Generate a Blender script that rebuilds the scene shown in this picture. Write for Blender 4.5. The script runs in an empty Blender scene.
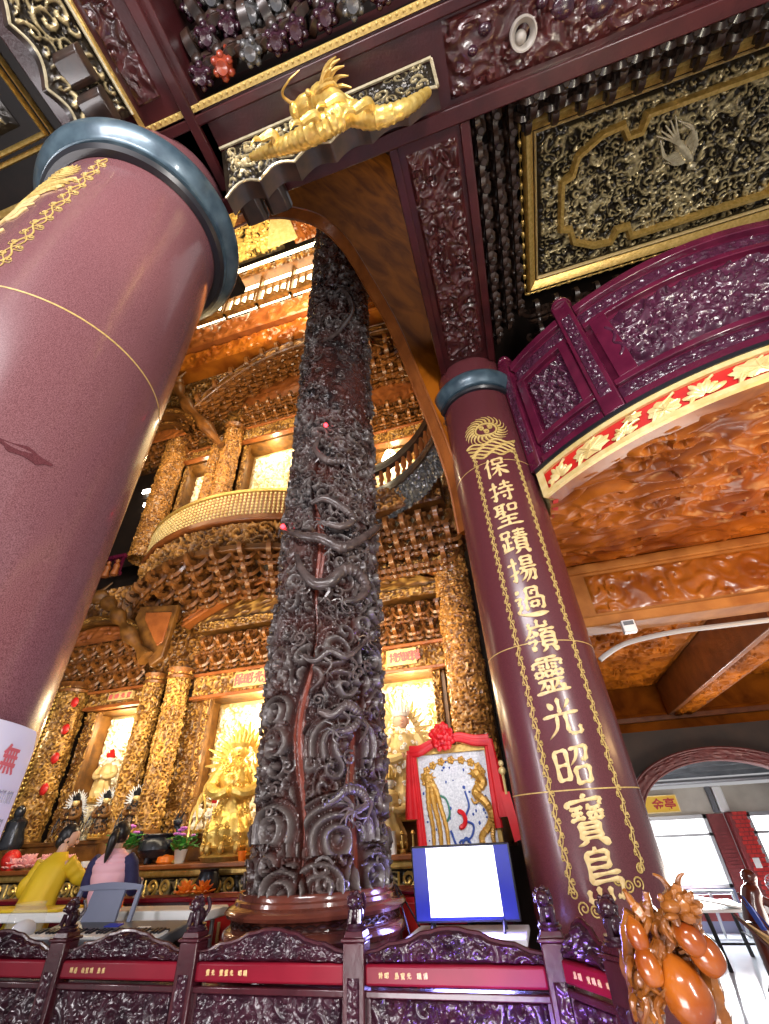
import bpy, bmesh, math, random
import numpy as np
from mathutils import Matrix, Vector
PI = math.pi
S = bpy.context.scene
COL = S.collection
# ------------------------------------------------------------------ camera
FPX, CX, CY = 434.0, 384.5, 512.0
CAM = np.array([0.0, 0.0, 1.45])
def _n(a): return a / np.linalg.norm(a)
_up = _n(np.array([352 - CX, -(-80 - CY), -FPX]))
_b = np.array([545 - CX, -(821 - CY), -FPX]); _b = _n(_b - _up * _b.dot(_up))
VM = np.array([np.cross(_b, _up), _b, _up])
def ray(x, y): return VM @ _n(np.array([x - CX, -(y - CY), -FPX]))
def aty(x, y, Y):
    d = ray(x, y); return CAM + d * (Y / d[1])
def atz(x, y, Z):
    d = ray(x, y); return CAM + d * ((Z - CAM[2]) / d[2])
def oncyl(x, y, c, r):          # where the line of sight meets an upright cylinder: (angle, height)
    d = ray(x, y); a = d[0]**2 + d[1]**2; b = -(d[0]*c[0] + d[1]*c[1]); k = c[0]**2 + c[1]**2 - r*r
    t = (-b - math.sqrt(max(b*b - a*k, 0))) / a
    p = CAM + d*t; return math.atan2(p[1]-c[1], p[0]-c[0]), p[2]
cd = bpy.data.cameras.new('camera'); cam = bpy.data.objects.new('camera', cd); COL.objects.link(cam)
cd.sensor_fit = 'VERTICAL'; cd.sensor_height = 36; cd.lens = FPX/1024*36; cd.clip_start = .05
m4 = Matrix.Identity(4)
for i in range(3):
    for j in range(3): m4[i][j] = VM[i, j]
    m4[i][3] = CAM[i]
cam.matrix_world = m4
S.camera = cam
S.view_settings.view_transform = 'Standard'; S.view_settings.look = 'None'
S.view_settings.gamma = 1; S.view_settings.use_curve_mapping = False
S.view_settings.exposure = 0.42
# ------------------------------------------------------------------ light
W = bpy.data.worlds.new('hall_air'); S.world = W; W.use_nodes = True
W.node_tree.nodes['Background'].inputs[0].default_value = (.92, .90, .92, 1)
W.node_tree.nodes['Background'].inputs[1].default_value = .36
def lamp(name, kind, loc, power, col, size=.1, size_y=None, target=None, spot=None):
    l = bpy.data.lights.new(name, kind); l.energy = power; l.color = col
    if kind == 'AREA':
        l.size = size
        if size_y: l.shape = 'RECTANGLE'; l.size_y = size_y
    else: l.shadow_soft_size = size
    if kind == 'SPOT': l.spot_size = spot or 1.2; l.spot_blend = .6
    o = bpy.data.objects.new(name, l); COL.objects.link(o); o.location = loc
    if target is not None:
        o.rotation_euler = (Vector(target) - Vector(loc)).to_track_quat('-Z', 'Y').to_euler()
    return o
WARM = (1.0, .80, .50); COOL = (.98, .94, .96); WHITE = (1, .95, .9)
lamp('hall_light', 'AREA', (-1.0, -3.2, 6.0), 300, COOL, 3.0, 1.0, (-.8, 3.5, 2.5))
lamp('hall_light', 'AREA', (3.6, -2.6, 3.2), 260, WHITE, .35, 2.6, (0, 3.5, 4.0))
lamp('hall_light', 'AREA', (-5.6, .2, 2.0), 110, COOL, .5, 2.6, (-2.6, 1.2, 4.0))
lamp('hall_light', 'AREA', (-1.2, .2, .2), 60, COOL, 1.5, 1.0, (-.6, 3.2, .7))
lamp('violet_fence_fill', 'SPOT', (-.30, 2.35, .25), 75, (.30, .14, 1), .08, None, (-.38, 3.2, .88), 1.25)  # unseen violet spots added to tint the fence and column foot
lamp('violet_fence_fill', 'SPOT', (.05, 2.3, .35), 22, (.30, .14, 1), .08, None, (-.05, 3.6, 1.0), .9)
lamp('altar_light', 'AREA', (-4.4, 4.7, 3.0), 110, WARM, 3.5, .6, (-4.6, 6.5, 3.4))
lamp('altar_light', 'AREA', (-1.9, 5.0, 3.4), 42, WARM, 1.4, .5, (-1.2, 6.5, 3.6))
lamp('altar_light', 'AREA', (-4.6, 4.4, 8.0), 130, WARM, 3.5, .8, (-4.6, 6.5, 8.8))
lamp('altar_light', 'AREA', (-3.0, 4.6, 12.2), 190, WARM, 4.5, .8, (-4.2, 6.2, 13.2))
lamp('altar_light', 'AREA', (-1.6, 5.1, 7.2), 32, WARM, 1.2, .8, (-1.2, 6.5, 8.6))
lamp('aisle_fill', 'AREA', (4.2, 4.4, 2.3), 55, (1, .62, .26), 1.2, .8, (3.2, 4.7, 5.0))  # warm lamps added, aimed up to brighten the balcony and aisle soffits
lamp('aisle_fill', 'AREA', (4.5, 9.6, .2), 120, (1, .9, .78), 2.5, 2.0, (3.2, 8.6, 4.0))
lamp('window_daylight', 'AREA', (3.0, 13.7, .6), 150, (.92, .96, 1), 1.2, 1.1, (2.2, 9, -.6))
lamp('upper_light', 'SPOT', (2.2, .8, 4.2), 130, (1, .92, .72), .25, None, (2.6, 2.9, 8.2), 1.5)
lamp('upper_light', 'SPOT', (-1.2, .5, 3.6), 60, (1, .9, .75), .2, None, (-1.0, 1.0, 7.0), 1.6)
# ------------------------------------------------------------------ materials
def mat(name, c1, c2=None, scale=6, rough=.4, metal=0., bump=0., bscale=40, coat=0., hi=None, lo=.45, up=.7, emit=0, detail=5, dist=0., spec=.5, trans=0., alpha=1., low=None):
    m = bpy.data.materials.new(name); m.use_nodes = True
    nt = m.node_tree; N = nt.nodes; L = nt.links; b = N['Principled BSDF']
    b.inputs['Roughness'].default_value = rough; b.inputs['Metallic'].default_value = metal
    b.inputs['Coat Weight'].default_value = coat; b.inputs['Coat Roughness'].default_value = .08
    b.inputs['Specular IOR Level'].default_value = spec
    b.inputs['Transmission Weight'].default_value = trans; b.inputs['Alpha'].default_value = alpha
    tc = N.new('ShaderNodeTexCoord'); out = None
    if c2 is not None:
        nz = N.new('ShaderNodeTexNoise'); nz.inputs['Scale'].default_value = scale; nz.inputs['Detail'].default_value = detail
        nz.inputs['Distortion'].default_value = dist
        L.new(tc.outputs['Object'], nz.inputs['Vector'])
        rp = N.new('ShaderNodeValToRGB'); rp.color_ramp.elements[0].position = .35; rp.color_ramp.elements[1].position = .65
        rp.color_ramp.elements[0].color = (*c1, 1); rp.color_ramp.elements[1].color = (*c2, 1)
        L.new(nz.outputs['Fac'], rp.inputs['Fac']); out = rp.outputs['Color']
    if hi is not None:      # carved height stored on the mesh tones gilding, and painted highlights and crevice shade
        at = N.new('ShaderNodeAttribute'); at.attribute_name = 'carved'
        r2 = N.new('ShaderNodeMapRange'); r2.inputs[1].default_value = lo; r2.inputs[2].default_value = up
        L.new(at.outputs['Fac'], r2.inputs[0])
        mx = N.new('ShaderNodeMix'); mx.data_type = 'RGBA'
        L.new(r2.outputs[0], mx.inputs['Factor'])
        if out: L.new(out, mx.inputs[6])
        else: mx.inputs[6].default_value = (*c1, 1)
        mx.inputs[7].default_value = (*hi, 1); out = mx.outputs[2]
    if low is not None:     # smooth polished strips are stored below zero
        at = N.new('ShaderNodeAttribute'); at.attribute_name = 'carved'
        r2 = N.new('ShaderNodeMapRange'); r2.inputs[1].default_value = -.02; r2.inputs[2].default_value = -.25
        L.new(at.outputs['Fac'], r2.inputs[0])
        mx = N.new('ShaderNodeMix'); mx.data_type = 'RGBA'; L.new(r2.outputs[0], mx.inputs['Factor'])
        L.new(out, mx.inputs[6]); mx.inputs[7].default_value = (*low, 1); out = mx.outputs[2]
    if out: L.new(out, b.inputs['Base Color'])
    else: b.inputs['Base Color'].default_value = (*c1, 1)
    if bump:
        nb = N.new('ShaderNodeTexNoise'); nb.inputs['Scale'].default_value = bscale; nb.inputs['Detail'].default_value = 3
        L.new(tc.outputs['Object'], nb.inputs['Vector'])
        bp = N.new('ShaderNodeBump'); bp.inputs['Strength'].default_value = bump; bp.inputs['Distance'].default_value = .02
        L.new(nb.outputs['Fac'], bp.inputs['Height']); L.new(bp.outputs['Normal'], b.inputs['Normal'])
    if emit:
        b.inputs['Emission Color'].default_value = (*c1, 1); b.inputs['Emission Strength'].default_value = emit
    return m
M = {}
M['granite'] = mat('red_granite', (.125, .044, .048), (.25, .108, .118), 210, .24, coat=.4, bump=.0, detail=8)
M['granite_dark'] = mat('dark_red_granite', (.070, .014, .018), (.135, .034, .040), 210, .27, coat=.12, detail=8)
M['collar'] = mat('blue_grey_bronze', (.030, .055, .078), (.075, .12, .15), 7, .34, metal=.3, coat=.2)
M['collar_dark'] = mat('black_band', (.012, .012, .016), None, rough=.3)
M['gold'] = mat('gold_leaf', (.50, .31, .07), (.70, .47, .15), 25, .34, metal=.55, bump=.15)
M['gold_paint'] = mat('gold_paint', (.62, .43, .17), (.74, .55, .26), 30, .45, metal=.1)
M['gold_pale'] = mat('pale_gold_trim', (.80, .58, .22), (.92, .74, .36), 10, .35, metal=.25)
M['gold_bright'] = mat('bright_gilt', (.70, .45, .09), (.88, .64, .20), 20, .3, metal=.6, bump=.2)
M['vine'] = mat('faded_gold_vine', (.45, .30, .08), (.62, .44, .14), 60, .5)
M['pillar'] = mat('aged_dark_wood', (.014, .010, .011), (.070, .020, .015), 2.6, .26, coat=.3, bump=.3, bscale=60, hi=(.115, .095, .088), lo=.3, up=.85, low=(.20, .040, .022))  # greyer raised carving: highlights put into the colour over darker hollows
M['pillar_relief'] = mat('grey_brown_relief_wood', (.050, .036, .034), (.105, .075, .068), 8, .27, coat=.3, bump=.25, bscale=50)
M['pierced_gold'] = mat('gold_pierced_over_black', (.015, .009, .004), (.03, .018, .006), 6, .35, metal=.2, hi=(.72, .46, .13), lo=.12, up=.3)
M['pillar_red'] = mat('polished_red_wood', (.045, .014, .012), (.12, .032, .02), 4, .16, coat=.5, bump=.1, bscale=25)
M['rosewood'] = mat('rosewood', (.034, .006, .010), (.062, .010, .016), 5, .26, coat=.3, bump=.08, bscale=30)
M['rosewood_carved'] = mat('carved_rosewood', (.020, .007, .013), (.045, .010, .020), 7, .24, coat=.3, bump=.15, bscale=70)
M['rail_red'] = mat('red_lacquer_rail', (.15, .004, .014), (.21, .007, .020), 3, .35, spec=.25)
M['purple_wood'] = mat('purple_rosewood', (.075, .006, .024), (.12, .011, .036), 4, .2, coat=.5, bump=.05)
M['purple_carved'] = mat('carved_purple_rosewood', (.045, .010, .026), (.08, .018, .044), 12, .22, coat=.5, bump=.15, bscale=60)
M['beam'] = mat('dark_red_beam', (.028, .005, .006), (.055, .009, .010), 3, .34, coat=.1, spec=.35, bump=.1)
M['beam_carved'] = mat('carved_red_beam', (.030, .006, .006), (.062, .012, .012), 6, .3, coat=.25, bump=.2, bscale=50)
M['black'] = mat('black_lacquer', (.010, .007, .006), (.018, .011, .008), 5, .5, spec=.25)
M['dark_bracket'] = mat('dark_lacquer_bracket', (.016, .010, .008), (.042, .020, .013), 9, .36, coat=.15)
M['pendant_grey'] = mat('silvered_carving', (.07, .07, .075), (.13, .125, .12), 15, .25, metal=.3, coat=.3)
M['pendant_red'] = mat('vermilion_carving', (.20, .025, .014), (.32, .055, .02), 12, .3, coat=.3)
M['gilt_black'] = mat('black_lacquer_gilt_relief', (.014, .010, .006), (.025, .018, .01), 8, .3, metal=.3, hi=(.62, .50, .26), lo=.38, up=.75)
M['silver_gilt'] = mat('old_silver_gilt', (.50, .42, .26), (.72, .63, .42), 20, .25, metal=.5)
M['altar'] = mat('carved_camphor_wood', (.075, .026, .006), (.17, .062, .012), 5, .36, coat=.2, bump=.3, bscale=45, hi=(.50, .23, .05), lo=.34, up=.72)  # darker hollows: crevice shade put into the wood colour
M['altar_red'] = mat('reddish_camphor_wood', (.20, .055, .012), (.33, .10, .022), 4, .36, coat=.2, bump=.25, bscale=35)
M['altar_gold'] = mat('gilded_camphor_carving', (.075, .028, .005), (.18, .075, .013), 7, .42, metal=.05, bump=.12, bscale=45, hi=(.60, .335, .08), lo=.38, up=.75)  # gilt on raised parts; dark hollows put crevice shade into the colour
M['altar_bracket'] = mat('brown_bracket_wood', (.10, .034, .008), (.24, .088, .018), 9, .36, coat=.2, bump=.2)
M['niche'] = mat('pale_gilt_panel', (.50, .33, .11), (.72, .54, .26), 6, .38, metal=.1, hi=(.98, .91, .72), lo=.2, up=.6)  # raised relief near white: the niche glare put into the colour
M['orange_wood'] = mat('orange_varnished_wood', (.22, .052, .006), (.42, .125, .012), 2.5, .28, coat=.15, bump=.06, bscale=14, dist=.6)
M['arch_wood'] = mat('brown_orange_wood', (.20, .050, .004), (.46, .130, .009), 1.6, .6, coat=.0, spec=.06, bump=.06, bscale=12, dist=.8)
M['soffit_wood'] = mat('orange_carved_soffit', (.17, .034, .003), (.44, .125, .010), 1.6, .34, spec=.3, bump=.06, bscale=14, dist=.6)
M['orange_matte'] = mat('orange_edge_wood', (.30, .10, .02), (.46, .18, .04), 3, .55, spec=.2)
M['lamp_rim'] = mat('greyed_lamp_rim', (.30, .27, .24), None, rough=.5)
M['gourd'] = mat('amber_lacquer', (.20, .028, .003), (.42, .110, .010), 4.5, .2, coat=.5)
M['root'] = mat('amber_root_wood', (.15, .040, .006), (.36, .12, .018), 9, .25, coat=.5, bump=.3, bscale=40)
M['red_paint'] = mat('red_paint', (.52, .012, .012), (.60, .02, .015), 4, .4)
M['red_cloth'] = mat('red_satin', (.62, .006, .012), (.75, .012, .02), 8, .38)
M['floor'] = mat('pale_polished_stone', (.56, .60, .66), (.66, .69, .74), 1.2, .12, coat=.3)
M['plinth'] = mat('dark_stone', (.10, .09, .09), (.14, .12, .12), 8, .3)
M['dark_wall'] = mat('dark_wall', (.022, .014, .010), (.04, .022, .014), 3, .6)
M['beige'] = mat('beige_plaster', (.50, .46, .40), (.58, .54, .47), 4, .6)
M['maroon'] = mat('maroon_tile', (.20, .022, .026), (.26, .035, .038), 6, .3)
M['maroon_carved'] = mat('maroon_carved_stone', (.09, .016, .018), (.14, .03, .03), 12, .5, bump=.3, bscale=50, hi=(.26, .11, .10), lo=.5, up=.9)
M['aluminium'] = mat('aluminium', (.42, .43, .46), None, rough=.35, metal=.6)
M['daylight'] = mat('daylit_pane', (1, 1, 1), None, emit=2.6)
M['screen_white'] = mat('lit_page', (1, 1, 1), None, emit=1.6)
M['screen_blue'] = mat('lit_blue', (.012, .018, .19), None, emit=.45)
M['plastic_black'] = mat('black_plastic', (.012, .012, .02), None, rough=.35)
M['plastic_grey'] = mat('slate_plastic', (.13, .15, .24), (.15, .17, .27), 3, .4)
M['dark_grey'] = mat('grey_plastic', (.12, .13, .15), None, rough=.4)
M['white'] = mat('white_enamel', (.80, .80, .80), (.86, .86, .85), 3, .35)
M['paper'] = mat('white_paper', (.62, .60, .66), (.68, .66, .71), 2, .5)
M['ink'] = mat('grey_ink', (.28, .26, .33), None, rough=.6)
M['red_ink'] = mat('red_ink', (.55, .10, .10), None, rough=.6)
M['sign_yellow'] = mat('yellow_sign', (.92, .56, .02), (.95, .6, .03), 2, .4, emit=.0)
M['led_red'] = mat('red_led', (1, .02, .03), None, emit=9)
M['bulb'] = mat('lit_bulb', (1, .93, .78), None, emit=14)
M['tube'] = mat('lit_tube', (1, .86, .55), None, emit=6)
M['skin'] = mat('skin', (.58, .34, .25), (.64, .39, .29), 4, .5)
M['hair'] = mat('black_hair', (.008, .007, .008), (.02, .017, .018), 40, .35)
M['pink'] = mat('pink_quilted_nylon', (.86, .46, .56), (.90, .52, .62), 3, .5)
M['navy'] = mat('navy_knit', (.015, .014, .075), (.025, .022, .10), 30, .7)
M['yellow'] = mat('yellow_cloth', (.68, .44, .012), (.78, .54, .02), 3, .6)
M['trousers'] = mat('dark_trousers', (.015, .014, .016), None, rough=.7)
M['leaf'] = mat('green_leaf', (.03, .17, .02), (.06, .30, .04), 12, .4)
M['violet'] = mat('violet_petal', (.42, .10, .50), (.56, .18, .62), 8, .5)
M['pink_petal'] = mat('pink_petal', (.80, .34, .36), (.88, .48, .46), 8, .5)
M['bronze'] = mat('black_bronze', (.018, .020, .028), (.05, .055, .07), 8, .25, metal=.5)
M['embroidery'] = mat('silver_brocade', (.55, .57, .63), (.78, .79, .83), 60, .5, bump=.3, bscale=90)
M['thread_gold'] = mat('gold_thread', (.45, .22, .03), (.66, .38, .08), 60, .4, metal=.3)
M['thread_blue'] = mat('blue_thread', (.03, .08, .35), None, rough=.5)
M['thread_green'] = mat('green_thread', (.04, .22, .14), None, rough=.5)
M['glass'] = mat('clear_plastic', (.85, .9, .9), None, rough=.08, alpha=.14)
M['conduit'] = mat('grey_conduit', (.50, .50, .53), None, rough=.4)
M['teal'] = mat('teal_panel', (.04, .30, .20), (.06, .38, .27), 3, .4)
M['blue_flag'] = mat('blue_cloth', (.03, .07, .38), (.05, .10, .48), 5, .6)
M['tan_flag'] = mat('tan_cloth', (.55, .36, .16), (.70, .48, .2), 5, .6)
M['awning'] = mat('grey_corrugated_sheet', (.06, .065, .075), (.11, .115, .125), 3, .5, metal=.2)
M['porcelain'] = mat('white_porcelain', (.78, .74, .68), (.86, .82, .75), 9, .25)
M['orange_plastic'] = mat('orange_plastic', (.85, .17, .015), (.9, .25, .02), 8, .35)
M['wood_dark'] = mat('dark_carved_figure_wood', (.07, .012, .008), (.12, .025, .014), 7, .22, coat=.5)
# ------------------------------------------------------------------ noise and carving
def hsh(ix, iy, s):
    h = (ix.astype(np.int64)*374761393 + iy.astype(np.int64)*668265263 + s*974634777) & 0xffffffff
    h = ((h ^ (h >> 13)) * 1274126177) & 0xffffffff
    return ((h ^ (h >> 16)) & 0xffffff) / float(0xffffff)
def vnoise(x, y, s=0):
    ix, iy = np.floor(x), np.floor(y); fx, fy = x-ix, y-iy
    fx = fx*fx*(3-2*fx); fy = fy*fy*(3-2*fy)
    a, b = hsh(ix, iy, s), hsh(ix+1, iy, s); c, d = hsh(ix, iy+1, s), hsh(ix+1, iy+1, s)
    return (a*(1-fx)+b*fx)*(1-fy) + (c*(1-fx)+d*fx)*fy
def fbm(x, y, s=0, o=4):
    t, a, n = 0, .5, 0
    for k in range(o): t = t + a*vnoise(x*2**k, y*2**k, s+k); n += a; a *= .5
    return t/n
def scroll(x, y, cell, s=0, turns=1.5):          # carved cloud scrolls
    X, Y = x/cell, y/cell; ix, iy = np.floor(X), np.floor(Y)
    best = np.full(X.shape, 9.); th = np.zeros(X.shape); sg = np.ones(X.shape)
    for dx in (-1, 0, 1):
        for dy in (-1, 0, 1):
            jx, jy = ix+dx, iy+dy
            px = jx+.5+.7*(hsh(jx, jy, s)-.5); py = jy+.5+.7*(hsh(jx, jy, s+7)-.5)
            rr = .42+.38*hsh(jx, jy, s+3); d = np.hypot(X-px, Y-py)/rr
            k = d < best
            best = np.where(k, d, best); th = np.where(k, np.arctan2(Y-py, X-px), th)
            sg = np.where(k, np.where(hsh(jx, jy, s+5) > .5, 1., -1.), sg)
    w = .5+.5*np.cos(2*PI*turns*best - sg*th)
    f = np.clip((1.45-best)/.5, 0, 1)
    return w*f*(.55+.45*np.clip(1-best, 0, 1))
def carve(x, y, s=0, cell=.2):
    wx = x + cell*.35*(fbm(x/cell, y/cell, s+11, 2)-.5); wy = y + cell*.35*(fbm(x/cell, y/cell, s+17, 2)-.5)
    a = scroll(wx, wy, cell, s); b = scroll(wx+3.1, wy+1.7, cell*.47, s+23, 1.2)
    lum = fbm(x/cell*.8, y/cell*.8, s+31, 2)
    h = np.maximum(a*.9, b*.55) * (.55+.7*lum) + .18*lum
    return np.clip(h, 0, 1)
def vines(x, y, s=0, cell=.2):                  # leafy branches: ridged noise with buds
    wx = x + cell*.5*(fbm(x/cell*1.3, y/cell*1.3, s, 2)-.5); wy = y + cell*.5*(fbm(x/cell*1.3, y/cell*1.3, s+9, 2)-.5)
    r = 1-np.abs(2*fbm(wx/cell, wy/cell, s+2, 3)-1)*2.2
    b = scroll(wx, wy, cell*.6, s+4, 1.)
    return np.clip(np.maximum(np.clip(r, 0, 1)**2*.7, b*.9), 0, 1)
# ------------------------------------------------------------------ mesh builder
OFF = {}
ORD = 'first second third fourth fifth sixth seventh eighth ninth tenth eleventh twelfth thirteenth fourteenth fifteenth sixteenth seventeenth eighteenth nineteenth twentieth'.split()
def shown(p, mg=2.0, edge=40):          # False where the photograph shows nothing of a repeat (behind a column or out of the frame)
    v = np.asarray(p, float)-CAM; c = VM.T @ v
    if c[2] > -.05: return False
    x, y = CX+FPX*c[0]/-c[2], CY-FPX*c[1]/-c[2]
    if not (-edge < x < 769+edge and -edge < y < 1024+edge): return False
    a = math.degrees(math.atan2(v[0], v[1])); d = math.hypot(v[0], v[1]); el = math.degrees(math.atan2(v[2], d))
    if d > 5.2 and -30.5+mg < a < -16.2-mg: return False
    if d > 3.4 and a < -52-mg*.6 and el < 62: return False
    if d > 5 and -2.6+mg < a < 9.6-mg and el < 47: return False
    return True
class MB:
    def __init__(s): s.v = []; s.f = []; s.n = 0; s.h = []; s.hash = False
    def add(s, v, f, h=None):
        v = np.asarray(v, float).reshape(-1, 3)
        s.f.extend([tuple(int(i)+s.n for i in q) for q in f]) if not isinstance(f, np.ndarray) else s.f.extend(map(tuple, (f+s.n).tolist()))
        s.v.append(v); s.n += len(v)
        s.h.append(np.zeros(len(v)) if h is None else np.asarray(h, float).ravel())
        if h is not None: s.hash = True
        return s
    def box(s, c, d, R=None, taper=1.):
        x, y, z = d[0]/2, d[1]/2, d[2]/2
        v = np.array([[-x,-y,-z],[x,-y,-z],[x,y,-z],[-x,y,-z],[-x*taper,-y*taper,z],[x*taper,-y*taper,z],[x*taper,y*taper,z],[-x*taper,y*taper,z]])
        if R is not None: v = v @ np.asarray(R).T
        return s.add(v+np.asarray(c), [(0,3,2,1),(4,5,6,7),(0,1,5,4),(1,2,6,5),(2,3,7,6),(3,0,4,7)])
    def bx(s, x0, x1, y0, y1, z0, z1): return s.box(((x0+x1)/2, (y0+y1)/2, (z0+z1)/2), (abs(x1-x0), abs(y1-y0), abs(z1-z0)))
    def grid(s, P, cu=False, cv=False, h=None):
        P = np.asarray(P, float); a, b = P.shape[:2]
        i = np.arange(a if cu else a-1); j = np.arange(b if cv else b-1)
        I, J = np.meshgrid(i, j, indexing='ij'); I2 = (I+1) % a; J2 = (J+1) % b
        f = np.stack([I*b+J, I2*b+J, I2*b+J2, I*b+J2], -1).reshape(-1, 4)
        return s.add(P.reshape(-1, 3), f, h)
    def tube(s, pts, r, n=6, closed=False, sq=None, upv=None):
        p = np.asarray(pts, float); m = len(p); r = np.broadcast_to(np.asarray(r, float), (m,))
        t = np.roll(p, -1, 0)-np.roll(p, 1, 0) if closed else np.gradient(p, axis=0)
        t /= np.linalg.norm(t, axis=1, keepdims=True)+1e-9
        ref = np.array(upv if upv is not None else (0, 0, 1.)); 
        if upv is None and abs(t[0] @ ref) > .9: ref = np.array([0, 1., 0])
        rings = []; nn = ref
        for k in range(m):
            nn = (ref if upv is not None else nn) - t[k]*(t[k] @ (ref if upv is not None else nn)); nn = nn/(np.linalg.norm(nn)+1e-9); bb = np.cross(t[k], nn)
            a = np.arange(n)/n*2*PI + (PI/4 if sq else 0)
            ca, sa = np.cos(a), np.sin(a)
            if sq: rings.append(p[k] + (np.outer(ca*1.414*sq[0], nn) + np.outer(sa*1.414*sq[1], bb))*r[k])
            else: rings.append(p[k] + (np.outer(ca, nn)+np.outer(sa, bb))*r[k])
        base = s.n; s.grid(np.array(rings), closed, True)
        if not closed: s.f.append(tuple(base+i for i in range(n))[::-1]); s.f.append(tuple(base+(m-1)*n+i for i in range(n)))
        return s
    def lathe(s, prof, n=32, c=(0, 0, 0), a0=0, a1=2*PI, cap=True):
        p = np.asarray(prof, float); full = abs(a1-a0-2*PI) < 1e-6
        a = a0+(a1-a0)*np.arange(n+(0 if full else 1))/n
        P = np.stack([np.outer(np.cos(a), p[:, 0]), np.outer(np.sin(a), p[:, 0]), np.broadcast_to(p[:, 1], (len(a), len(p)))], -1)+np.asarray(c)
        base = s.n; s.grid(P, full)
        if cap and full:
            m = len(p); s.f.append(tuple(base+i*m for i in range(n))[::-1]); s.f.append(tuple(base+i*m+m-1 for i in range(n)))
        return s
    def ball(s, c, r, n=12, R=None, fn=None):
        r = np.broadcast_to(np.asarray(r, float), (3,)); a = np.arange(n)/n*2*PI; b = np.linspace(-PI/2+.02, PI/2-.02, max(n//2, 5)+1)
        P = np.stack([np.outer(np.cos(a), np.cos(b)), np.outer(np.sin(a), np.cos(b)), np.broadcast_to(np.sin(b), (n, len(b)))], -1)
        if fn is not None: P = P*fn(P)[..., None]
        P = P*r
        if R is not None: P = P @ np.asarray(R).T
        base = s.n; s.grid(P+np.asarray(c), True); m = len(b)
        s.f.append(tuple(base+i*m for i in range(n))[::-1]); s.f.append(tuple(base+i*m+m-1 for i in range(n))); return s
    def prism(s, poly, d, o=(0, 0, 0), u=(1, 0, 0), v=(0, 0, 1)):
        u, v, o = np.array(u, float), np.array(v, float), np.array(o, float); w = np.cross(u, v)
        q = np.asarray(poly, float); a = o+np.outer(q[:, 0], u)+np.outer(q[:, 1], v); m = len(q)
        f = [tuple(range(m)), tuple(range(2*m-1, m-1, -1))]+[(i, m+i, m+(i+1) % m, (i+1) % m) for i in range(m)]
        return s.add(np.vstack([a, a-w*d]), f)
    def panel(s, fn, w, h, nu, nv, o, u, v, depth, seed=0, cell=.2, edge=.06, skirt=.02):
        # carved panel: o lower-left corner, u/v unit axes; relief stands out along u x v
        u, v, o = np.array(u, float), np.array(v, float), np.array(o, float); nrm = np.cross(u, v)
        a, b = np.meshgrid(np.linspace(0, w, nu), np.linspace(0, h, nv), indexing='ij')
        H = fn(a+seed*1.37, b+seed*2.11, seed, cell)
        e = np.minimum(np.minimum(a, w-a), np.minimum(b, h-b)); k = np.clip(e/max(min(w, h)*edge, 1e-6), 0, 1)
        H = H*k
        P = o+a[..., None]*u+b[..., None]*v+(H*depth)[..., None]*nrm
        return s.grid(P, h=H)
    def build(s, name, m, parent=None, smooth=True, bevel=0, angle=None):
        V = np.vstack(s.v) if s.v else np.zeros((0, 3))
        if parent is not None: off = OFF[parent.name]
        else:
            lo, hi = V.min(0), V.max(0); off = np.array([(lo[0]+hi[0])/2, (lo[1]+hi[1])/2, lo[2]])
        me = bpy.data.meshes.new(name); me.from_pydata((V-off).tolist(), [], s.f)
        bm = bmesh.new(); bm.from_mesh(me); bmesh.ops.recalc_face_normals(bm, faces=bm.faces[:]) if len(s.f) < 6000 and not s.hash else None
        bm.to_mesh(me); bm.free()
        if s.hash:
            at = me.attributes.new('carved', 'FLOAT', 'POINT'); at.data.foreach_set('value', np.concatenate(s.h).astype(np.float32))
        me.materials.append(m)
        o = bpy.data.objects.new(name, me); COL.objects.link(o)
        if parent is not None: o.parent = parent; OFF[o.name] = off
        else: o.location = off; OFF[o.name] = off
        if smooth:
            me.polygons.foreach_set('use_smooth', np.ones(len(me.polygons), bool))
            if angle is not None or True:
                try: me.set_sharp_from_angle(angle=math.radians(angle or 40))
                except Exception: pass
        if bevel:
            bv = o.modifiers.new('bevel', 'BEVEL'); bv.width = bevel; bv.segments = 2; bv.limit_method = 'ANGLE'
        return o
def tag(o, label, cat, group=None):
    o['label'] = label; o['category'] = cat
    if group: o['group'] = group
    return o
def thing(name, label, cat, loc=(0, 0, 0), group=None):
    o = bpy.data.objects.new(name, None); COL.objects.link(o); o.location = loc; OFF[o.name] = np.array(loc, float); o.empty_display_size = .1
    return tag(o, label, cat, group)
def struct(name, mb, m, smooth=False, bevel=0):
    o = mb.build(name, m, None, smooth, bevel); o['kind'] = 'structure'; return o
def dup(root, loc, rz=0, label=None, group=None, scale=None):
    r = root.copy(); COL.objects.link(r); r.location = loc; r.rotation_euler = (0, 0, rz); OFF[r.name] = np.array(loc, float)
    if scale: r.scale = (scale,)*3 if not hasattr(scale, '__len__') else scale
    if label: r['label'] = label
    if group: r['group'] = group
    for ch in list(root.children):
        c = ch.copy(); COL.objects.link(c); c.parent = r
        for g in ch.children:
            d = g.copy(); COL.objects.link(d); d.parent = c
    return r
def rotz(a): c, s_ = math.cos(a), math.sin(a); return np.array([[c, -s_, 0], [s_, c, 0], [0, 0, 1.]])
def rotx(a): c, s_ = math.cos(a), math.sin(a); return np.array([[1., 0, 0], [0, c, -s_], [0, s_, c]])
def roty(a): c, s_ = math.cos(a), math.sin(a); return np.array([[c, 0, s_], [0, 1., 0], [-s_, 0, c]])
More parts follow.
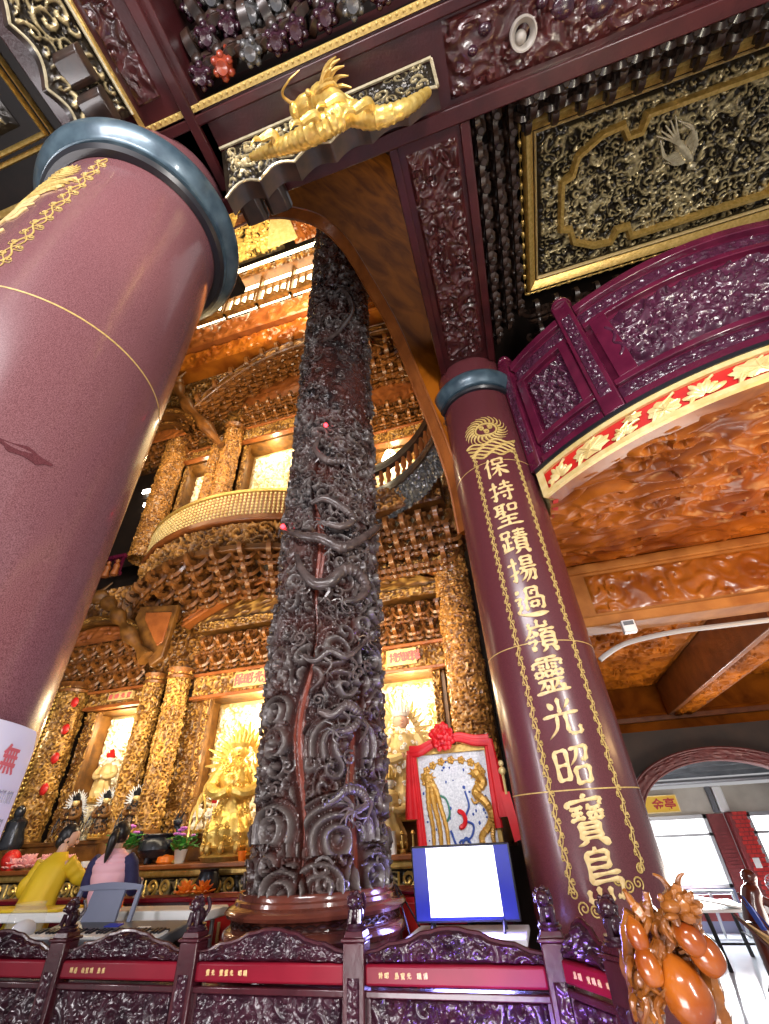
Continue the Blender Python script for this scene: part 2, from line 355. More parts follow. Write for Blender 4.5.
def spline(pts, n):
    p = np.asarray(pts, float); m = len(p); t = np.linspace(0, m-1, n); k = np.clip(t.astype(int), 0, m-2); f = (t-k)[:, None]
    q = np.vstack([2*p[0]-p[1], p, 2*p[-1]-p[-2]]); a, b, c, d = q[k], q[k+1], q[k+2], q[k+3]
    return .5*((2*b)+(-a+c)*f+(2*a-5*b+4*c-d)*f**2+(-a+3*b-3*c+d)*f**3)
def spiral(c, u, v, r0, r1, turns, a0=0, n=24):
    t = np.linspace(0, 1, n); a = a0+turns*2*PI*t; r = r0+(r1-r0)*t
    return np.asarray(c)+np.outer(r*np.cos(a), u)+np.outer(r*np.sin(a), v)
def glyphs(text, size=1., thick=.0, sub=0):       # lettering as a flat triangle mesh, centred on its own box
    c = bpy.data.curves.new('lettering', 'FONT'); c.body = text; c.size = size; c.offset = thick; c.resolution_u = 4
    o = bpy.data.objects.new('lettering', c); COL.objects.link(o)
    dg = bpy.context.evaluated_depsgraph_get(); dg.update(); me = bpy.data.meshes.new_from_object(o.evaluated_get(dg))
    bm = bmesh.new(); bm.from_mesh(me); bmesh.ops.triangulate(bm, faces=bm.faces[:])
    for _ in range(sub):
        es = [e for e in bm.edges if e.calc_length() > .12*size]
        if es: bmesh.ops.subdivide_edges(bm, edges=es, cuts=1, use_grid_fill=False); bmesh.ops.triangulate(bm, faces=bm.faces[:])
    bm.verts.index_update()
    V = np.array([v.co[:] for v in bm.verts]).reshape(-1, 3); F = [tuple(v.index for v in f.verts) for f in bm.faces]
    bm.free(); bpy.data.objects.remove(o); bpy.data.curves.remove(c); bpy.data.meshes.remove(me)
    if len(V): V[:, :2] -= (V[:, :2].min(0)+V[:, :2].max(0))/2
    return V, F
def slab(mb, V, F, place, d):                     # lettering given thickness d by place(x, y, depth)
    a = place(V[:, 0], V[:, 1], d); b = place(V[:, 0], V[:, 1], 0.); n = len(V)
    edge = {}
    for f in F:
        for i in range(len(f)):
            e = (f[i], f[(i+1) % len(f)]); k = (min(e), max(e)); edge[k] = None if k in edge else e
    mb.add(np.vstack([a, b]), list(F)+[(e[0]+n, e[1]+n, e[1], e[0]) for e in edge.values() if e])
# ------------------------------------------------------------------ setting
rng = random.Random(5)
struct('floor', MB().bx(-16, 14, -7, 15.2, -.75, -.6), M['floor'])
struct('trim_1', MB().bx(-13, .62, 2.35, 8.0, -.6, 0), M['plinth'], bevel=.02)
struct('wall_altar', MB().bx(-13, .75, 7.0, 7.3, -.6, 17.6), M['dark_wall'])
# side wall of the aisle, far behind the right column: piers, header, doors to daylight
k = 14.0
struct('wall_side', MB().bx(2.3, 9, k, k+.3, 1.42, 1.95).bx(1.6, 9, k+.1, k+.35, 2.9, 4.6).bx(1.6, 2.35, k, k+.3, -.6, 1.95), M['beige'])
struct('wall_lower', MB().bx(2.3, 3.62, k, k+.2, -.6, .12).bx(4.35, 9, k, k+.2, -.6, -.1), M['plastic_grey'])
struct('wall_pier', MB().bx(3.62, 3.98, k-.02, k+.3, -.6, 1.42), M['maroon'], bevel=.01)
for n_, (x0, x1, z0) in enumerate(((2.3, 3.6, .12), (4.42, 6.6, -.1))):
    fr = MB()
    for (a, b, c, d) in ((x0, x0+.07, z0, 1.42), (x1-.07, x1, z0, 1.42), (x0, x1, z0, z0+.06), (x0, x1, 1.34, 1.42), (x0, x1, 1.02, 1.07)): fr.bx(a, b, k-.05, k+.08, c, d)
    w = struct('window_%d' % (n_+1), fr, M['aluminium'])
    MB().bx(x0+.05, x1-.05, k+.1, k+.13, z0+.03, 1.38).build('pane', M['daylight'], w)
struct('ceiling', MB().bx(.6, 10, 6.6, 15.2, 4.25, 4.4), M['dark_wall'])
# ------------------------------------------------------------------ the two granite columns
def ring_band(c, r, z, h=.006, w=.002):
    return MB().lathe([(r-.004, z-h), (r+w, z-h), (r+w, z+h), (r-.004, z+h)], 96, (*c, 0), cap=False)
def column(c, r, ztop, zr, rr, label, m):
    t = thing('granite_column', label, 'column', (c[0], c[1], -.6))
    MB().lathe([(r, -.6), (r, ztop)], 128, (*c, 0)).build('shaft', m, t)
    MB().lathe([(r*1.22, -.6), (r*1.22, -.42), (r*1.14, -.36), (r*1.14, -.2), (r*1.0, -.12)], 96, (*c, 0), cap=False).build('base', M['plinth'], t)
    q = rr-r
    pf = [(r+.005, zr-.30), (r+.06*q/.2, zr-.30), (r+.09*q/.2, zr-.27), (r+.06*q/.2, zr-.235)]
    MB().lathe(pf, 128, (*c, 0), cap=False).build('collar_groove', M['collar_dark'], t)
    a = np.linspace(0, 1, 14)
    pf = [(r+.04*q/.2, zr-.235), (r+.10*q/.2, zr-.23)]+[(r+q*(.52+.48*math.sin(x*PI*.62)), zr-.21+.2*x) for x in a]+[(rr-.02, zr+.005), (rr-.1*q/.2, zr+.01), (r+.01, zr+.012)]
    MB().lathe(pf, 128, (*c, 0), cap=False).build('collar', M['collar'], t)
    return t
CL, RL = (-2.63, 1.16), .705
CR, RR = (.28, 4.58), .5
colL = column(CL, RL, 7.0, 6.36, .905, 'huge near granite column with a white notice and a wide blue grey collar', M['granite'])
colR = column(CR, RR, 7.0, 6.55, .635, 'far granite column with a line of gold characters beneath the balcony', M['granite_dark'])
ring_band(CL, RL, 3.95).build('stone_joint', M['vine'], colL)
for z in (1.63, 2.75, 4.95): ring_band(CR, RR, z, .004, .0012).build('stone_joint', M['vine'], colR)
def cylmap(c, r, a0, z0):        # sheet (x right, y up) wrapped on a column, centred on angle a0
    def f(x, y, d):
        a = a0+np.asarray(x)/r; R = r+.001+np.asarray(d)
        return np.stack([c[0]+R*np.cos(a), c[1]+R*np.sin(a), z0+np.asarray(y)+0*a], -1)
    return f
# brush lettering: every character as strokes on a 100 x 100 square (h flat, v upright, p sweep left, n sweep right, d dot)
HAND = 'h 6 72 36 76,v 24 96 24 10 14 18,p 38 46 22 38 4 34'
SHELL = 'v 54 58 54 18,h 54 58 88 58 88 18,h 54 45 88 45,h 54 32 88 32,h 54 19 88 19,p 62 18 54 8 42 2,n 80 18 88 10 98 2'
STROKES = [
 'p 28 96 22 78 6 58,v 20 74 20 4,v 42 92 44 64,h 42 90 82 93 78 65,h 44 66 78 68,h 34 46 96 50,v 61 62 61 2,p 60 46 48 28 30 14,n 62 46 76 28 98 14',
 HAND+',h 48 82 86 85,v 66 98 66 66,h 40 64 96 68,h 42 44 96 48,v 76 62 76 6 64 12,d 52 32 60 22',
 'h 6 92 48 95,v 16 92 16 58,v 36 94 36 46,h 16 80 36 82,h 16 68 36 70,h 4 54 46 60,v 58 90 60 64,h 58 90 88 92 84 66,h 60 66 84 67,h 16 40 86 43,h 22 24 78 26,h 4 4 98 7,v 50 42 50 6',
 'v 8 92 10 68,h 8 92 36 93 33 70,h 10 70 33 71,v 24 68 24 20,h 24 46 40 48,v 10 50 12 18,p 42 26 24 20 4 14,h 50 90 92 93,h 54 78 90 80,h 44 66 98 69,v 70 98 70 68,'+SHELL,
 HAND+',v 52 94 54 64,h 52 94 86 95 84 65,h 53 80 85 81,h 54 66 84 67,h 42 54 98 57,p 58 54 50 42 38 32,h 54 42 90 44 86 8 76 14,p 66 42 56 22 40 8,p 78 42 68 18 54 2',
 'v 42 94 42 58,h 42 94 78 95 76 60,v 58 82 58 72,h 58 83 76 84,h 36 58 92 60 88 22 80 26,v 36 58 36 22,v 52 46 52 30,h 52 46 74 47 72 31,h 52 31 72 31,d 10 92 18 82,h 4 64 22 66 13 48 20 36 6 18,n 6 16 30 8 60 4 98 6',
 'v 50 99 50 78,v 24 92 24 77,h 24 77 76 78,v 76 92 76 77,p 28 72 20 58 4 44,n 30 70 38 60 48 52,h 18 50 34 51,h 12 36 38 38,p 38 38 32 28 22 18,d 20 22 32 10,h 52 66 98 68,p 74 66 70 60 68 56,v 56 56 56 18,h 56 56 92 56 92 18,h 56 44 92 44,h 56 31 92 31,h 56 18 92 18,p 66 17 58 8 48 2,n 80 17 88 10 98 2',
 'h 20 96 80 98,v 10 86 8 72,h 10 86 92 88 88 74,v 50 96 50 66,h 24 78 40 76,h 24 69 40 67,h 60 79 76 77,h 60 70 76 68,v 12 60 13 47,h 12 60 32 60 30 47,h 13 47 30 47,v 40 60 41 47,h 40 60 60 60 58 47,h 41 47 58 47,v 68 60 69 47,h 68 60 88 60 86 47,h 69 47 86 47,h 14 34 86 36,v 50 36 50 8,p 32 32 26 22 14 12,n 30 24 36 18 42 13,p 70 32 64 22 54 12,n 68 24 78 17 88 12,h 4 4 98 7',
 'v 50 98 50 62,d 22 90 34 74,p 80 92 72 80 64 72,h 4 56 98 60,p 40 56 34 26 8 4,v 62 58 62 16 72 8 96 10 94 26',
 'v 8 86 10 22,h 8 86 38 88 36 22,h 9 55 36 56,h 10 24 36 25,h 48 88 92 91 84 60 74 62,p 68 90 60 68 44 52,v 52 44 54 10,h 52 44 88 46 84 12,h 54 12 84 13',
 'd 50 99 53 90,d 11 87 8 74,h 10 84 92 86 86 74,h 14 70 44 72,h 16 60 42 61,h 12 48 46 51,v 29 71 29 49,p 60 76 56 70 52 66,h 58 68 86 70,h 52 58 92 60,v 72 69 72 48,v 58 56 58 47,h 58 47 86 48,v 86 56 86 47,v 28 40 28 12,h 28 40 74 40 74 12,h 28 31 74 31,h 28 22 74 22,h 28 12 74 12,p 40 11 30 4 14 0,n 62 11 74 6 90 -2',
 'p 50 99 46 94 42 88,v 26 90 26 38,h 26 90 74 91 72 62,h 26 77 72 77,h 26 63 72 63,h 26 50 92 52,h 26 38 90 40 86 8 74 12,v 36 30 36 8,v 14 26 14 7,h 14 7 60 8,v 60 28 60 6']
CZ = [4.84, 4.48, 4.16, 3.81, 3.48, 3.14, 2.80, 2.46, 2.12, 1.78, 1.455, 1.14]
def brush_char(mb, strokes, size, place, wt=1.22):
    for st in strokes.split(','):
        q = st.split(); kd = q[0]; p = np.array([float(x) for x in q[1:]]).reshape(-1, 2)
        segs = [p[i:i+2] for i in range(len(p)-1)] if kd in 'hv' else [p]
        for sg in segs:
            n = 10; L_ = spline(sg, n); t = np.linspace(0, 1, n); ln = np.linalg.norm(sg[-1]-sg[0])
            up = abs(sg[-1][1]-sg[0][1]) > abs(sg[-1][0]-sg[0][0])
            if kd == 'p': w = 4.6*(1.05-t)**.6
            elif kd == 'n': w = 2.0+4.6*np.sin(PI*np.clip(t, 0, 1)**1.9*.93)
            elif kd == 'd': w = 2.0+4.2*np.sin(PI*t*.8)
            else: w = (4.4 if up else 3.3)*(1+.28*np.cos(2*PI*t)); 
            if kd in 'hv' and ln > 30: L_ = L_+np.outer(np.sin(PI*t), (0, .9) if not up else (.5, 0))
            w = w*wt; w[0] *= .55; w[-1] *= .5 if kd in 'hvd' else .3
            d = np.gradient(L_, axis=0); d /= np.linalg.norm(d, axis=1, keepdims=True)+1e-9; nr = np.stack([-d[:, 1], d[:, 0]], 1)
            L_ = np.vstack([L_[0]-d[0]*w[0]*.6, L_, L_[-1]+d[-1]*w[-1]*.6]); w = np.r_[w[0]*.4, w, w[-1]*.3]; nr = np.vstack([nr[0], nr, nr[-1]])
            a = (L_+nr*w[:, None]-50)/100*size; b = (L_-nr*w[:, None]-50)/100*size; a[:, 1] += .10*a[:, 0]; b[:, 1] += .10*b[:, 0]
            up_ = lambda q_, dd: place(q_[:, 0]*.98, q_[:, 1], dd+0*q_[:, 0])
            mb.grid(np.stack([up_(a, 0.), up_(a, .006), up_((a+b)/2, .010), up_(b, .006), up_(b, 0.)], 1))
for st, z in zip(STROKES, CZ):
    g = MB(); brush_char(g, st, .30, cylmap(CR, RR, math.radians(-88.3), z)); g.build('gilt_character', M['gold_paint'], colR)
def vine_border(c, r, a0, z0, z1, wl, amp, par, name='gold_vine_border'):
    g = MB(); f = cylmap(c, r, a0, 0)
    n = int((z1-z0)/wl*14); z = np.linspace(z0, z1, n)
    g.tube(f(amp*.55*np.sin(2*PI*z/wl), z, .003), .0050, 5); g.tube(f(amp*.62*np.sin(2*PI*z/wl+2.2), z, .003), .0036, 5)
    k_ = z0+wl/8; i = 0
    while k_ < z1-wl*.2:
        s_ = 1 if i % 2 else -1
        p = spiral((0, 0, 0), (s_, 0, 0), (0, 1, 0), amp*.10, amp*.48, 1.35, 1.2+rng.random(), 13); g.tube(f(p[:, 0]+s_*amp*.72, p[:, 1]+k_, .003), .0040, 4)
        q = spline([(s_*amp*.2, k_-wl*.10), (s_*amp*1.05, k_-wl*.13), (s_*amp*1.2, k_-wl*.02)], 6); g.tube(f(q[:, 0], q[:, 1], .003), np.linspace(.0045, .0015, 6), 4)
        k_ += wl/4; i += 1
    return g.build(name, M['vine'], par)
def down_curls(c, r, a0, z, s_, par):
    g = MB(); f = cylmap(c, r, a0, z)
    for i, (dx, dy, R_) in enumerate(((0, .02, .035), (.05, -.05, .04), (.12, -.06, .035), (.18, -.03, .03))):
        p = spiral((0, 0, 0), (1, 0, 0), (0, 1, 0), .006, R_, 1.5, i, 18); g.tube(f(s_*(p[:, 0]+dx), p[:, 1]+dy, .003), .005, 4)
    return g.build('border_scroll_end', M['vine'], par)
vine_border(CR, RR, math.radians(-113), 1.05, 5.15, .17, .024, colR)
vine_border(CR, RR, math.radians(-55), 1.15, 5.15, .17, .024, colR)
down_curls(CR, RR, math.radians(-113), 1.02, 1, colR); down_curls(CR, RR, math.radians(-57), 1.14, -1, colR)
def emblem(c, r, a0, z, s_, par):                # gilded lion's head in a halo of flames over two paws
    g = MB(); f = cylmap(c, r, a0, z)
    for i in range(22):
        a = 2*PI*i/22; q = np.linspace(0, 1, 6)
        x = (s_*(.085+.075*q))*np.cos(a+.5*q**2); y = (s_*(.07+.065*q))*np.sin(a+.5*q**2)
        g.tube(f(x, y, .004), s_*.011*(1-q*.85), 5)
    for (x, y, R_) in ((-.03, .02, .02), (.03, .02, .02), (0, -.02, .022)):
        p = spiral((0, 0, 0), (1, 0, 0), (0, 1, 0), .004, R_, 1.4, 0, 16); g.tube(f(s_*(p[:, 0]+x), s_*(p[:, 1]+y), .004), s_*.006, 5)
    a = np.linspace(0, 2*PI, 30); g.tube(f(s_*.075*np.cos(a), s_*.06*np.sin(a), .004), s_*.008, 5)
    x = np.linspace(-.05, .05, 8); g.tube(f(s_*x, s_*(-.045-.01*np.cos(x*30)), .004), s_*.008, 5)
    for t in range(7):
        x = np.linspace(-.17, .19, 20); y = -.12-.02*t+.016*np.sin(x*38+t*1.3)
        g.tube(f(s_*x*(1-.04*t), s_*y, .004), s_*.008, 4)
    return g.build('lion_emblem', M['vine'], par)
emblem(CR, RR, math.radians(-88), 5.48, 1.75, colR)
emblem(CL, RL, math.radians(-97), 5.72, 1.7, colL)
vine_border(CL, RL, math.radians(-67), 3.97, 6.02, .30, .045, colL)
for z, i in ((5.02, 4), (4.45, 9)):
    g = MB(); brush_char(g, STROKES[i], .46, cylmap(CL, RL, math.radians(-99), z)); g.build('gilt_character', M['gold_paint'], colL)
# wavy oval mark on the near shaft in a darker stone colour
V = np.array([[math.cos(a)*(.11+.02*math.sin(3*a)), math.sin(a)*.03*(1+.3*math.sin(5*a))] for a in np.linspace(0, 2*PI, 24, endpoint=False)])
g = MB(); slab(g, V, [tuple(range(24))], cylmap(CL, RL, oncyl(25, 453, CL, RL)[0], oncyl(25, 453, CL, RL)[1]), .002); g.build('dark_mark', M['granite_dark'], colL)
# notice wrapped on the near column
a0, _ = oncyl(12, 780, CL, RL)
nt = thing('notice_sheet', 'white notice with a red heading on the near left column', 'notice', (*CL, .9))
f = cylmap(CL, RL+.012, math.radians(12), 0)
xs = np.linspace(-.42, .32, 40); g = MB()
def ntop(x): return 1.86-np.clip((x-.26)/.06, 0, 1)**2*.07
P = np.array([[f(x, .95+(ntop(x)-.95)*t, .006) for t in np.linspace(0, 1, 8)] for x in xs]); Q = np.array([[f(x, .95+(ntop(x)-.95)*t, -.004) for t in np.linspace(0, 1, 8)] for x in xs])
g.grid(P); g.grid(Q[::-1]); g.build('sheet', M['paper'], nt)
V, F = glyphs('無', .105, .002, 2); g = MB(); slab(g, V, F, lambda x, y, d: f(x+.14, y+1.74, .008+d), .001); g.build('red_heading', M['red_ink'], nt, smooth=False)
g = MB()
for row, (z, n_) in enumerate(((1.62, 8), (1.53, 7), (1.44, 8), (1.35, 6))):
    g = MB()
    for i in range(n_):
        x = .24-.065*i
        for j in range(3):
            p = np.array([[x-.02+.02*j, z-.02], [x-.016+.02*j, z+.02]]); g.tube(f(p[:, 0], p[:, 1], .009), .0025, 4)
        g.tube(f(np.array([x-.022, x+.022]), np.array([z+.012, z+.016]), .009), .0025, 4)
    g.build('printed_line', M['ink'], nt)
# ------------------------------------------------------------------ the great carved pillar
CP, RP = (-1.76, 4.03), .50
AP = math.atan2(-CP[1], -CP[0])
pil = thing('carved_dragon_pillar', 'tall dark wooden pillar carved all round with dragons and clouds', 'pillar', (*CP, 0))
nth, nz = 400, 1350
th = np.linspace(0, 2*PI, nth, endpoint=False); zz = np.linspace(1.12, 14.6, nz)
A, Z = np.meshgrid(th, zz, indexing='ij'); SS = ((A+PI) % (2*PI)-PI)*RP
H = carve(SS+7.3, Z, 3, .22)
ph_ = fbm(SS*2.2, Z*1.8, 41, 3)*8; gr_ = .5+.5*np.cos(2*PI*ph_*1.8)                 # combed strands between the scrolls
H = np.maximum(H, .62*gr_*np.clip(fbm(SS*3.1+9, Z*2.6, 52, 2)*2.4-.75, 0, 1))
up_ = np.clip((Z-3.0)/1.5, 0, 1)
for (s0, z0, R0, w0) in ((.12, 1.42, .36, .085), (.17, 2.02, .34, .085), (-.36, 1.5, .24, .08), (.0, 1.16, .20, .075), (.40, 1.2, .24, .075), (-.24, 1.14, .18, .07), (-.42, 2.3, .2, .07), (.42, 2.75, .2, .07)):
    dz = (Z-z0)*(1+.25*np.sign(Z-z0)); d = np.hypot(SS-s0, dz); ins = (d < R0) & (Z > z0-.10)
    H = np.where(ins, (.30+.58*(.5+.5*np.cos(2*PI*d/w0)))*np.clip((R0-d)/.03, .25, 1), H)
H = np.clip(H+.10*fbm(SS*30, Z*30, 5, 2)-.05, 0, 1)
def flame(c, w, z_hi, n_):
    global H
    k_ = np.exp(-((SS-c)/w)**2)*np.clip((z_hi-Z)/.4, 0, 1); k_ = np.where(k_ > .25, np.clip(k_*1.6, 0, 1), k_*.6)
    H = H*(1-k_)+k_*(-.30+.14*np.sin((SS-c)*n_+Z*2)+.06)
flame(-.14+.05*np.sin(Z*2.3)+.03*np.sin(Z*5.1), .030+.022*np.sin(Z*3.7), 5.4, 120)
flame(.30+.05*np.sin(Z*2.7), .036+.02*np.sin(Z*4.1+1), 3.1, 110)
flame(.22+.08*np.sin(Z*3.3), .05+.03*np.sin(Z*5+2), 4.6, 60) if False else None
sm = np.clip(1.3-np.abs(Z-6.9)/1.0, 0, 1)*np.clip(1.5-np.abs(SS-.12)/.42, 0, 1)   # unlit band high up put into the shape: relief flattened and darker
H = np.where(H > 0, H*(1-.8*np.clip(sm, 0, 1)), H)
rz = np.clip(1-np.abs(Z-9.0)/1.3, 0, 1)*np.clip(1.4-np.abs(SS-.05)/.45, 0, 1)*(H < .42)
H = np.where((rz > .35) & (H >= 0), H*.3-.22*rz, H)
R_ = RP-.02+.12*np.clip(H, -.15, 1)
P = np.stack([CP[0]+R_*np.cos(A+AP), CP[1]+R_*np.sin(A+AP), Z], -1)
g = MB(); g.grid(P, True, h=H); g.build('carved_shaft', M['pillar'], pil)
pf = [(.53, 1.135), (.575, 1.13), (.585, 1.115), (.585, 1.095), (.60, 1.085), (.605, 1.065), (.625, 1.055), (.65, 1.045), (.665, 1.025), (.655, 1.005), (.625, .998), (.605, .99), (.60, .97), (.605, .95), (.635, .942), (.66, .925), (.668, .90), (.655, .875), (.63, .865), (.63, .80), (.65, .78), (.66, .70), (.64, .62), (.61, .58), (.61, .2), (.66, .12), (.66, 0)]
MB().lathe(pf, 120, (*CP, 0), cap=False).build('turned_base', M['pillar_red'], pil)
g = MB(); f = cylmap(CP, .605, AP, .97)
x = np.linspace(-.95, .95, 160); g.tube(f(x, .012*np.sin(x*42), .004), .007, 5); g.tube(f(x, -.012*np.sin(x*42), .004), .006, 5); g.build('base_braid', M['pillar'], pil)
fP = cylmap(CP, RP, AP, 0)
def onP(x, y, d=.06):
    a, z = oncyl(x, y, CP, RP+d); a = (a-AP+PI) % (2*PI)-PI
    return a*RP, z
def dragon_relief(px, r, lift, name='relief_dragon', claws=True):
    s_ = np.array([onP(*p) for p in px]); q = spline(s_, 48)
    t = np.linspace(0, 1, 48); rad = r*np.sin(PI*np.clip(t*.93+.05, 0, 1))**.55
    g = MB(); c3 = fP(q[:, 0], q[:, 1], lift*np.ones(48)); g.tube(c3, rad*(1+.10*np.sin(t*150)), 10)
    fin = fP(q[:, 0], q[:, 1]+rad*.9, lift+.02); g.tube(fin, .010+.006*np.sin(t*90), 4)
    h = q[-1]; 
    for i in range(7):
        a = i*.9; p = spline([(h[0], h[1]), (h[0]+.05*math.cos(a), h[1]+.05*math.sin(a)), (h[0]+.1*math.cos(a+.5), h[1]+.1*math.sin(a+.5))], 8); g.tube(fP(p[:, 0], p[:, 1], lift+.01), .016*np.linspace(1, .2, 8), 5)
    if claws:
        for u_ in (.3, .65):
            b = q[int(u_*47)]; p = spline([b, b+(.07, -.06), b+(.04, -.13)], 8); g.tube(fP(p[:, 0], p[:, 1], lift), r*np.linspace(.55, .3, 8), 6)
            for j in (-1, 0, 1):
                e = p[-1]; w_ = np.array([e, e+(.03*j, -.03), e+(.045*j, -.055)]); g.tube(fP(w_[:, 0], w_[:, 1], lift), r*np.array([.26, .2, .05]), 5)
    return g.build(name, M['pillar_relief'], pil)
dragon_relief([(298, 556), (304, 572), (316, 585), (330, 584), (342, 572), (356, 574), (364, 588), (356, 600), (342, 603)], .062, .085)
dragon_relief([(388, 524), (372, 530), (356, 543), (340, 550), (322, 541), (304, 538), (285, 530)], .055, .10)
dragon_relief([(312, 505), (325, 500), (340, 508), (352, 520), (340, 528), (322, 524)], .050, .08)
dragon_relief([(300, 655), (315, 662), (330, 652), (345, 658), (358, 648), (366, 640)], .030, .08)
dragon_relief([(318, 712), (332, 716), (346, 706), (358, 716), (350, 730), (334, 732)], .040, .08)
dragon_relief([(322, 808), (334, 800), (346, 790), (360, 793), (364, 805), (352, 812)], .036, .08)
dragon_relief([(330, 300), (342, 290), (352, 310), (340, 330), (328, 340)], .050, .06)
dragon_relief([(322, 436), (316, 450), (328, 462), (346, 464), (352, 478)], .045, .08)
g = MB(); pr = random.Random(9)                  # knobs and curls standing out all over the shaft
for i in range(300):
    s0 = pr.uniform(-.85, .85); z0 = 1.15+pr.random()**1.25*8.5; sz = pr.uniform(.018, .045)
    if abs(s0+.13) < .07: continue
    if pr.random() < .55:
        p = spiral((0, 0, 0), (1, 0, 0), (0, 1, 0), .006, sz*1.7, 1.4*pr.choice((1, -1)), pr.random()*6, 14); g.tube(fP(p[:, 0]+s0, p[:, 1]+z0, .045+.025*np.linspace(1, 0, 14)), sz*.34, 5)
    else:
        a = pr.uniform(0, 3.1); p = spline([(s0, z0), (s0+sz*1.5*math.cos(a), z0+sz*1.5*math.sin(a)), (s0+sz*2.4*math.cos(a+.8), z0+sz*3*math.sin(a+.5))], 9); g.tube(fP(p[:, 0], p[:, 1], .05), sz*.5*np.linspace(1, .15, 9), 5)
o = g.build('relief_curls', M['pillar_relief'], pil); o['kind'] = 'stuff'
for (x, y) in ((326, 426), (284, 527)):
    s0, z0 = onP(x, y, .12); p = fP(np.array([s0]), np.array([z0]), np.array([.135]))[0]
    tag(MB().ball(p, .026, 12).build('red_indicator_lamp', M['led_red']), 'glowing red lamp on the carved pillar, %s' % ('upper one' if y < 500 else 'lower one at its left edge'), 'lamp', 'red lamps on the carved pillar')
# ------------------------------------------------------------------ great beams overhead
bD = thing('dragon_beam', 'dark red beam with round spotlight crossing above the near column', 'beam', (1.5, 1.0, 7.0))
MB().bx(-2.4, 6.6, .58, 1.40, 7.0, 8.3).build('timber', M['beam'], bD, bevel=.01)
g = MB(); g.panel(vines, 5.6, .52, 260, 40, (.55, .70, 7.0), (1, 0, 0), (0, 1, 0), -.07, 4, .30); g.build('carved_soffit', M['beam_carved'], bD)
for (y0, y1, z0) in ((1.26, 1.40, 6.93), (.60, .68, 6.95)): MB().bx(-2.3, 6.6, y0, y1, z0, 7.02).build('moulding', M['beam'], bD, bevel=.012)
g = MB(); g.bx(-2.4, 6.6, .535, .58, 6.97, 7.06)
for i in range(150): g.ball((-2.38+i*.06, .545, 6.965), .014, 6)
g.build('gold_edging', M['vine'], bD)
g = MB()
for (x, y, r) in ((1.55, .92, .10), (1.72, .82, .07), (1.85, .98, .12), (2.05, .88, .08), (1.38, .84, .05), (.78, .95, .05), (.9, .85, .06)):
    g.ball((x, y, 6.97), (r, r*.8, .05), 14)
g.build('fruit_carving', M['rosewood_carved'], bD)
bR = thing('carved_cross_beam', 'dark beam with carved underside running to the top of the far column', 'beam', (.29, 3, 7.0))
MB().bx(-.13, .70, 1.40, 5.05, 7.0, 8.3).build('timber', M['beam'], bR, bevel=.01)
g = MB(); g.panel(vines, .52, 2.55, 50, 200, (.03, 1.5, 7.0), (1, 0, 0), (0, 1, 0), -.06, 9, .26); g.build('carved_soffit', M['beam_carved'], bR)
for x in (-.08, .64): MB().bx(x-.045, x+.045, 1.4, 4.2, 6.95, 7.02).build('moulding', M['beam'], bR, bevel=.01)
bL = thing('left_cross_beam', 'dark beam running over the near column, beside the black gold framed coffer', 'beam', (-2.5, -.6, 7.0))
MB().bx(-3.05, -1.72, -2.4, 1.4, 7.0, 8.3).build('timber', M['beam'], bL, bevel=.01)
g = MB(); g.panel(vines, .24, 2.6, 24, 170, (-2.26, -2.2, 7.0), (1, 0, 0), (0, 1, 0), -.05, 14, .24); g.build('carved_soffit', M['beam_carved'], bL)
MB().bx(-1.90, -1.80, -2.4, 1.2, 6.94, 7.02).build('moulding', M['beam'], bL, bevel=.012)
MB().bx(-2.345, -2.31, -2.4, 1.1, 6.96, 7.01).build('gold_edging', M['gold'], bL)
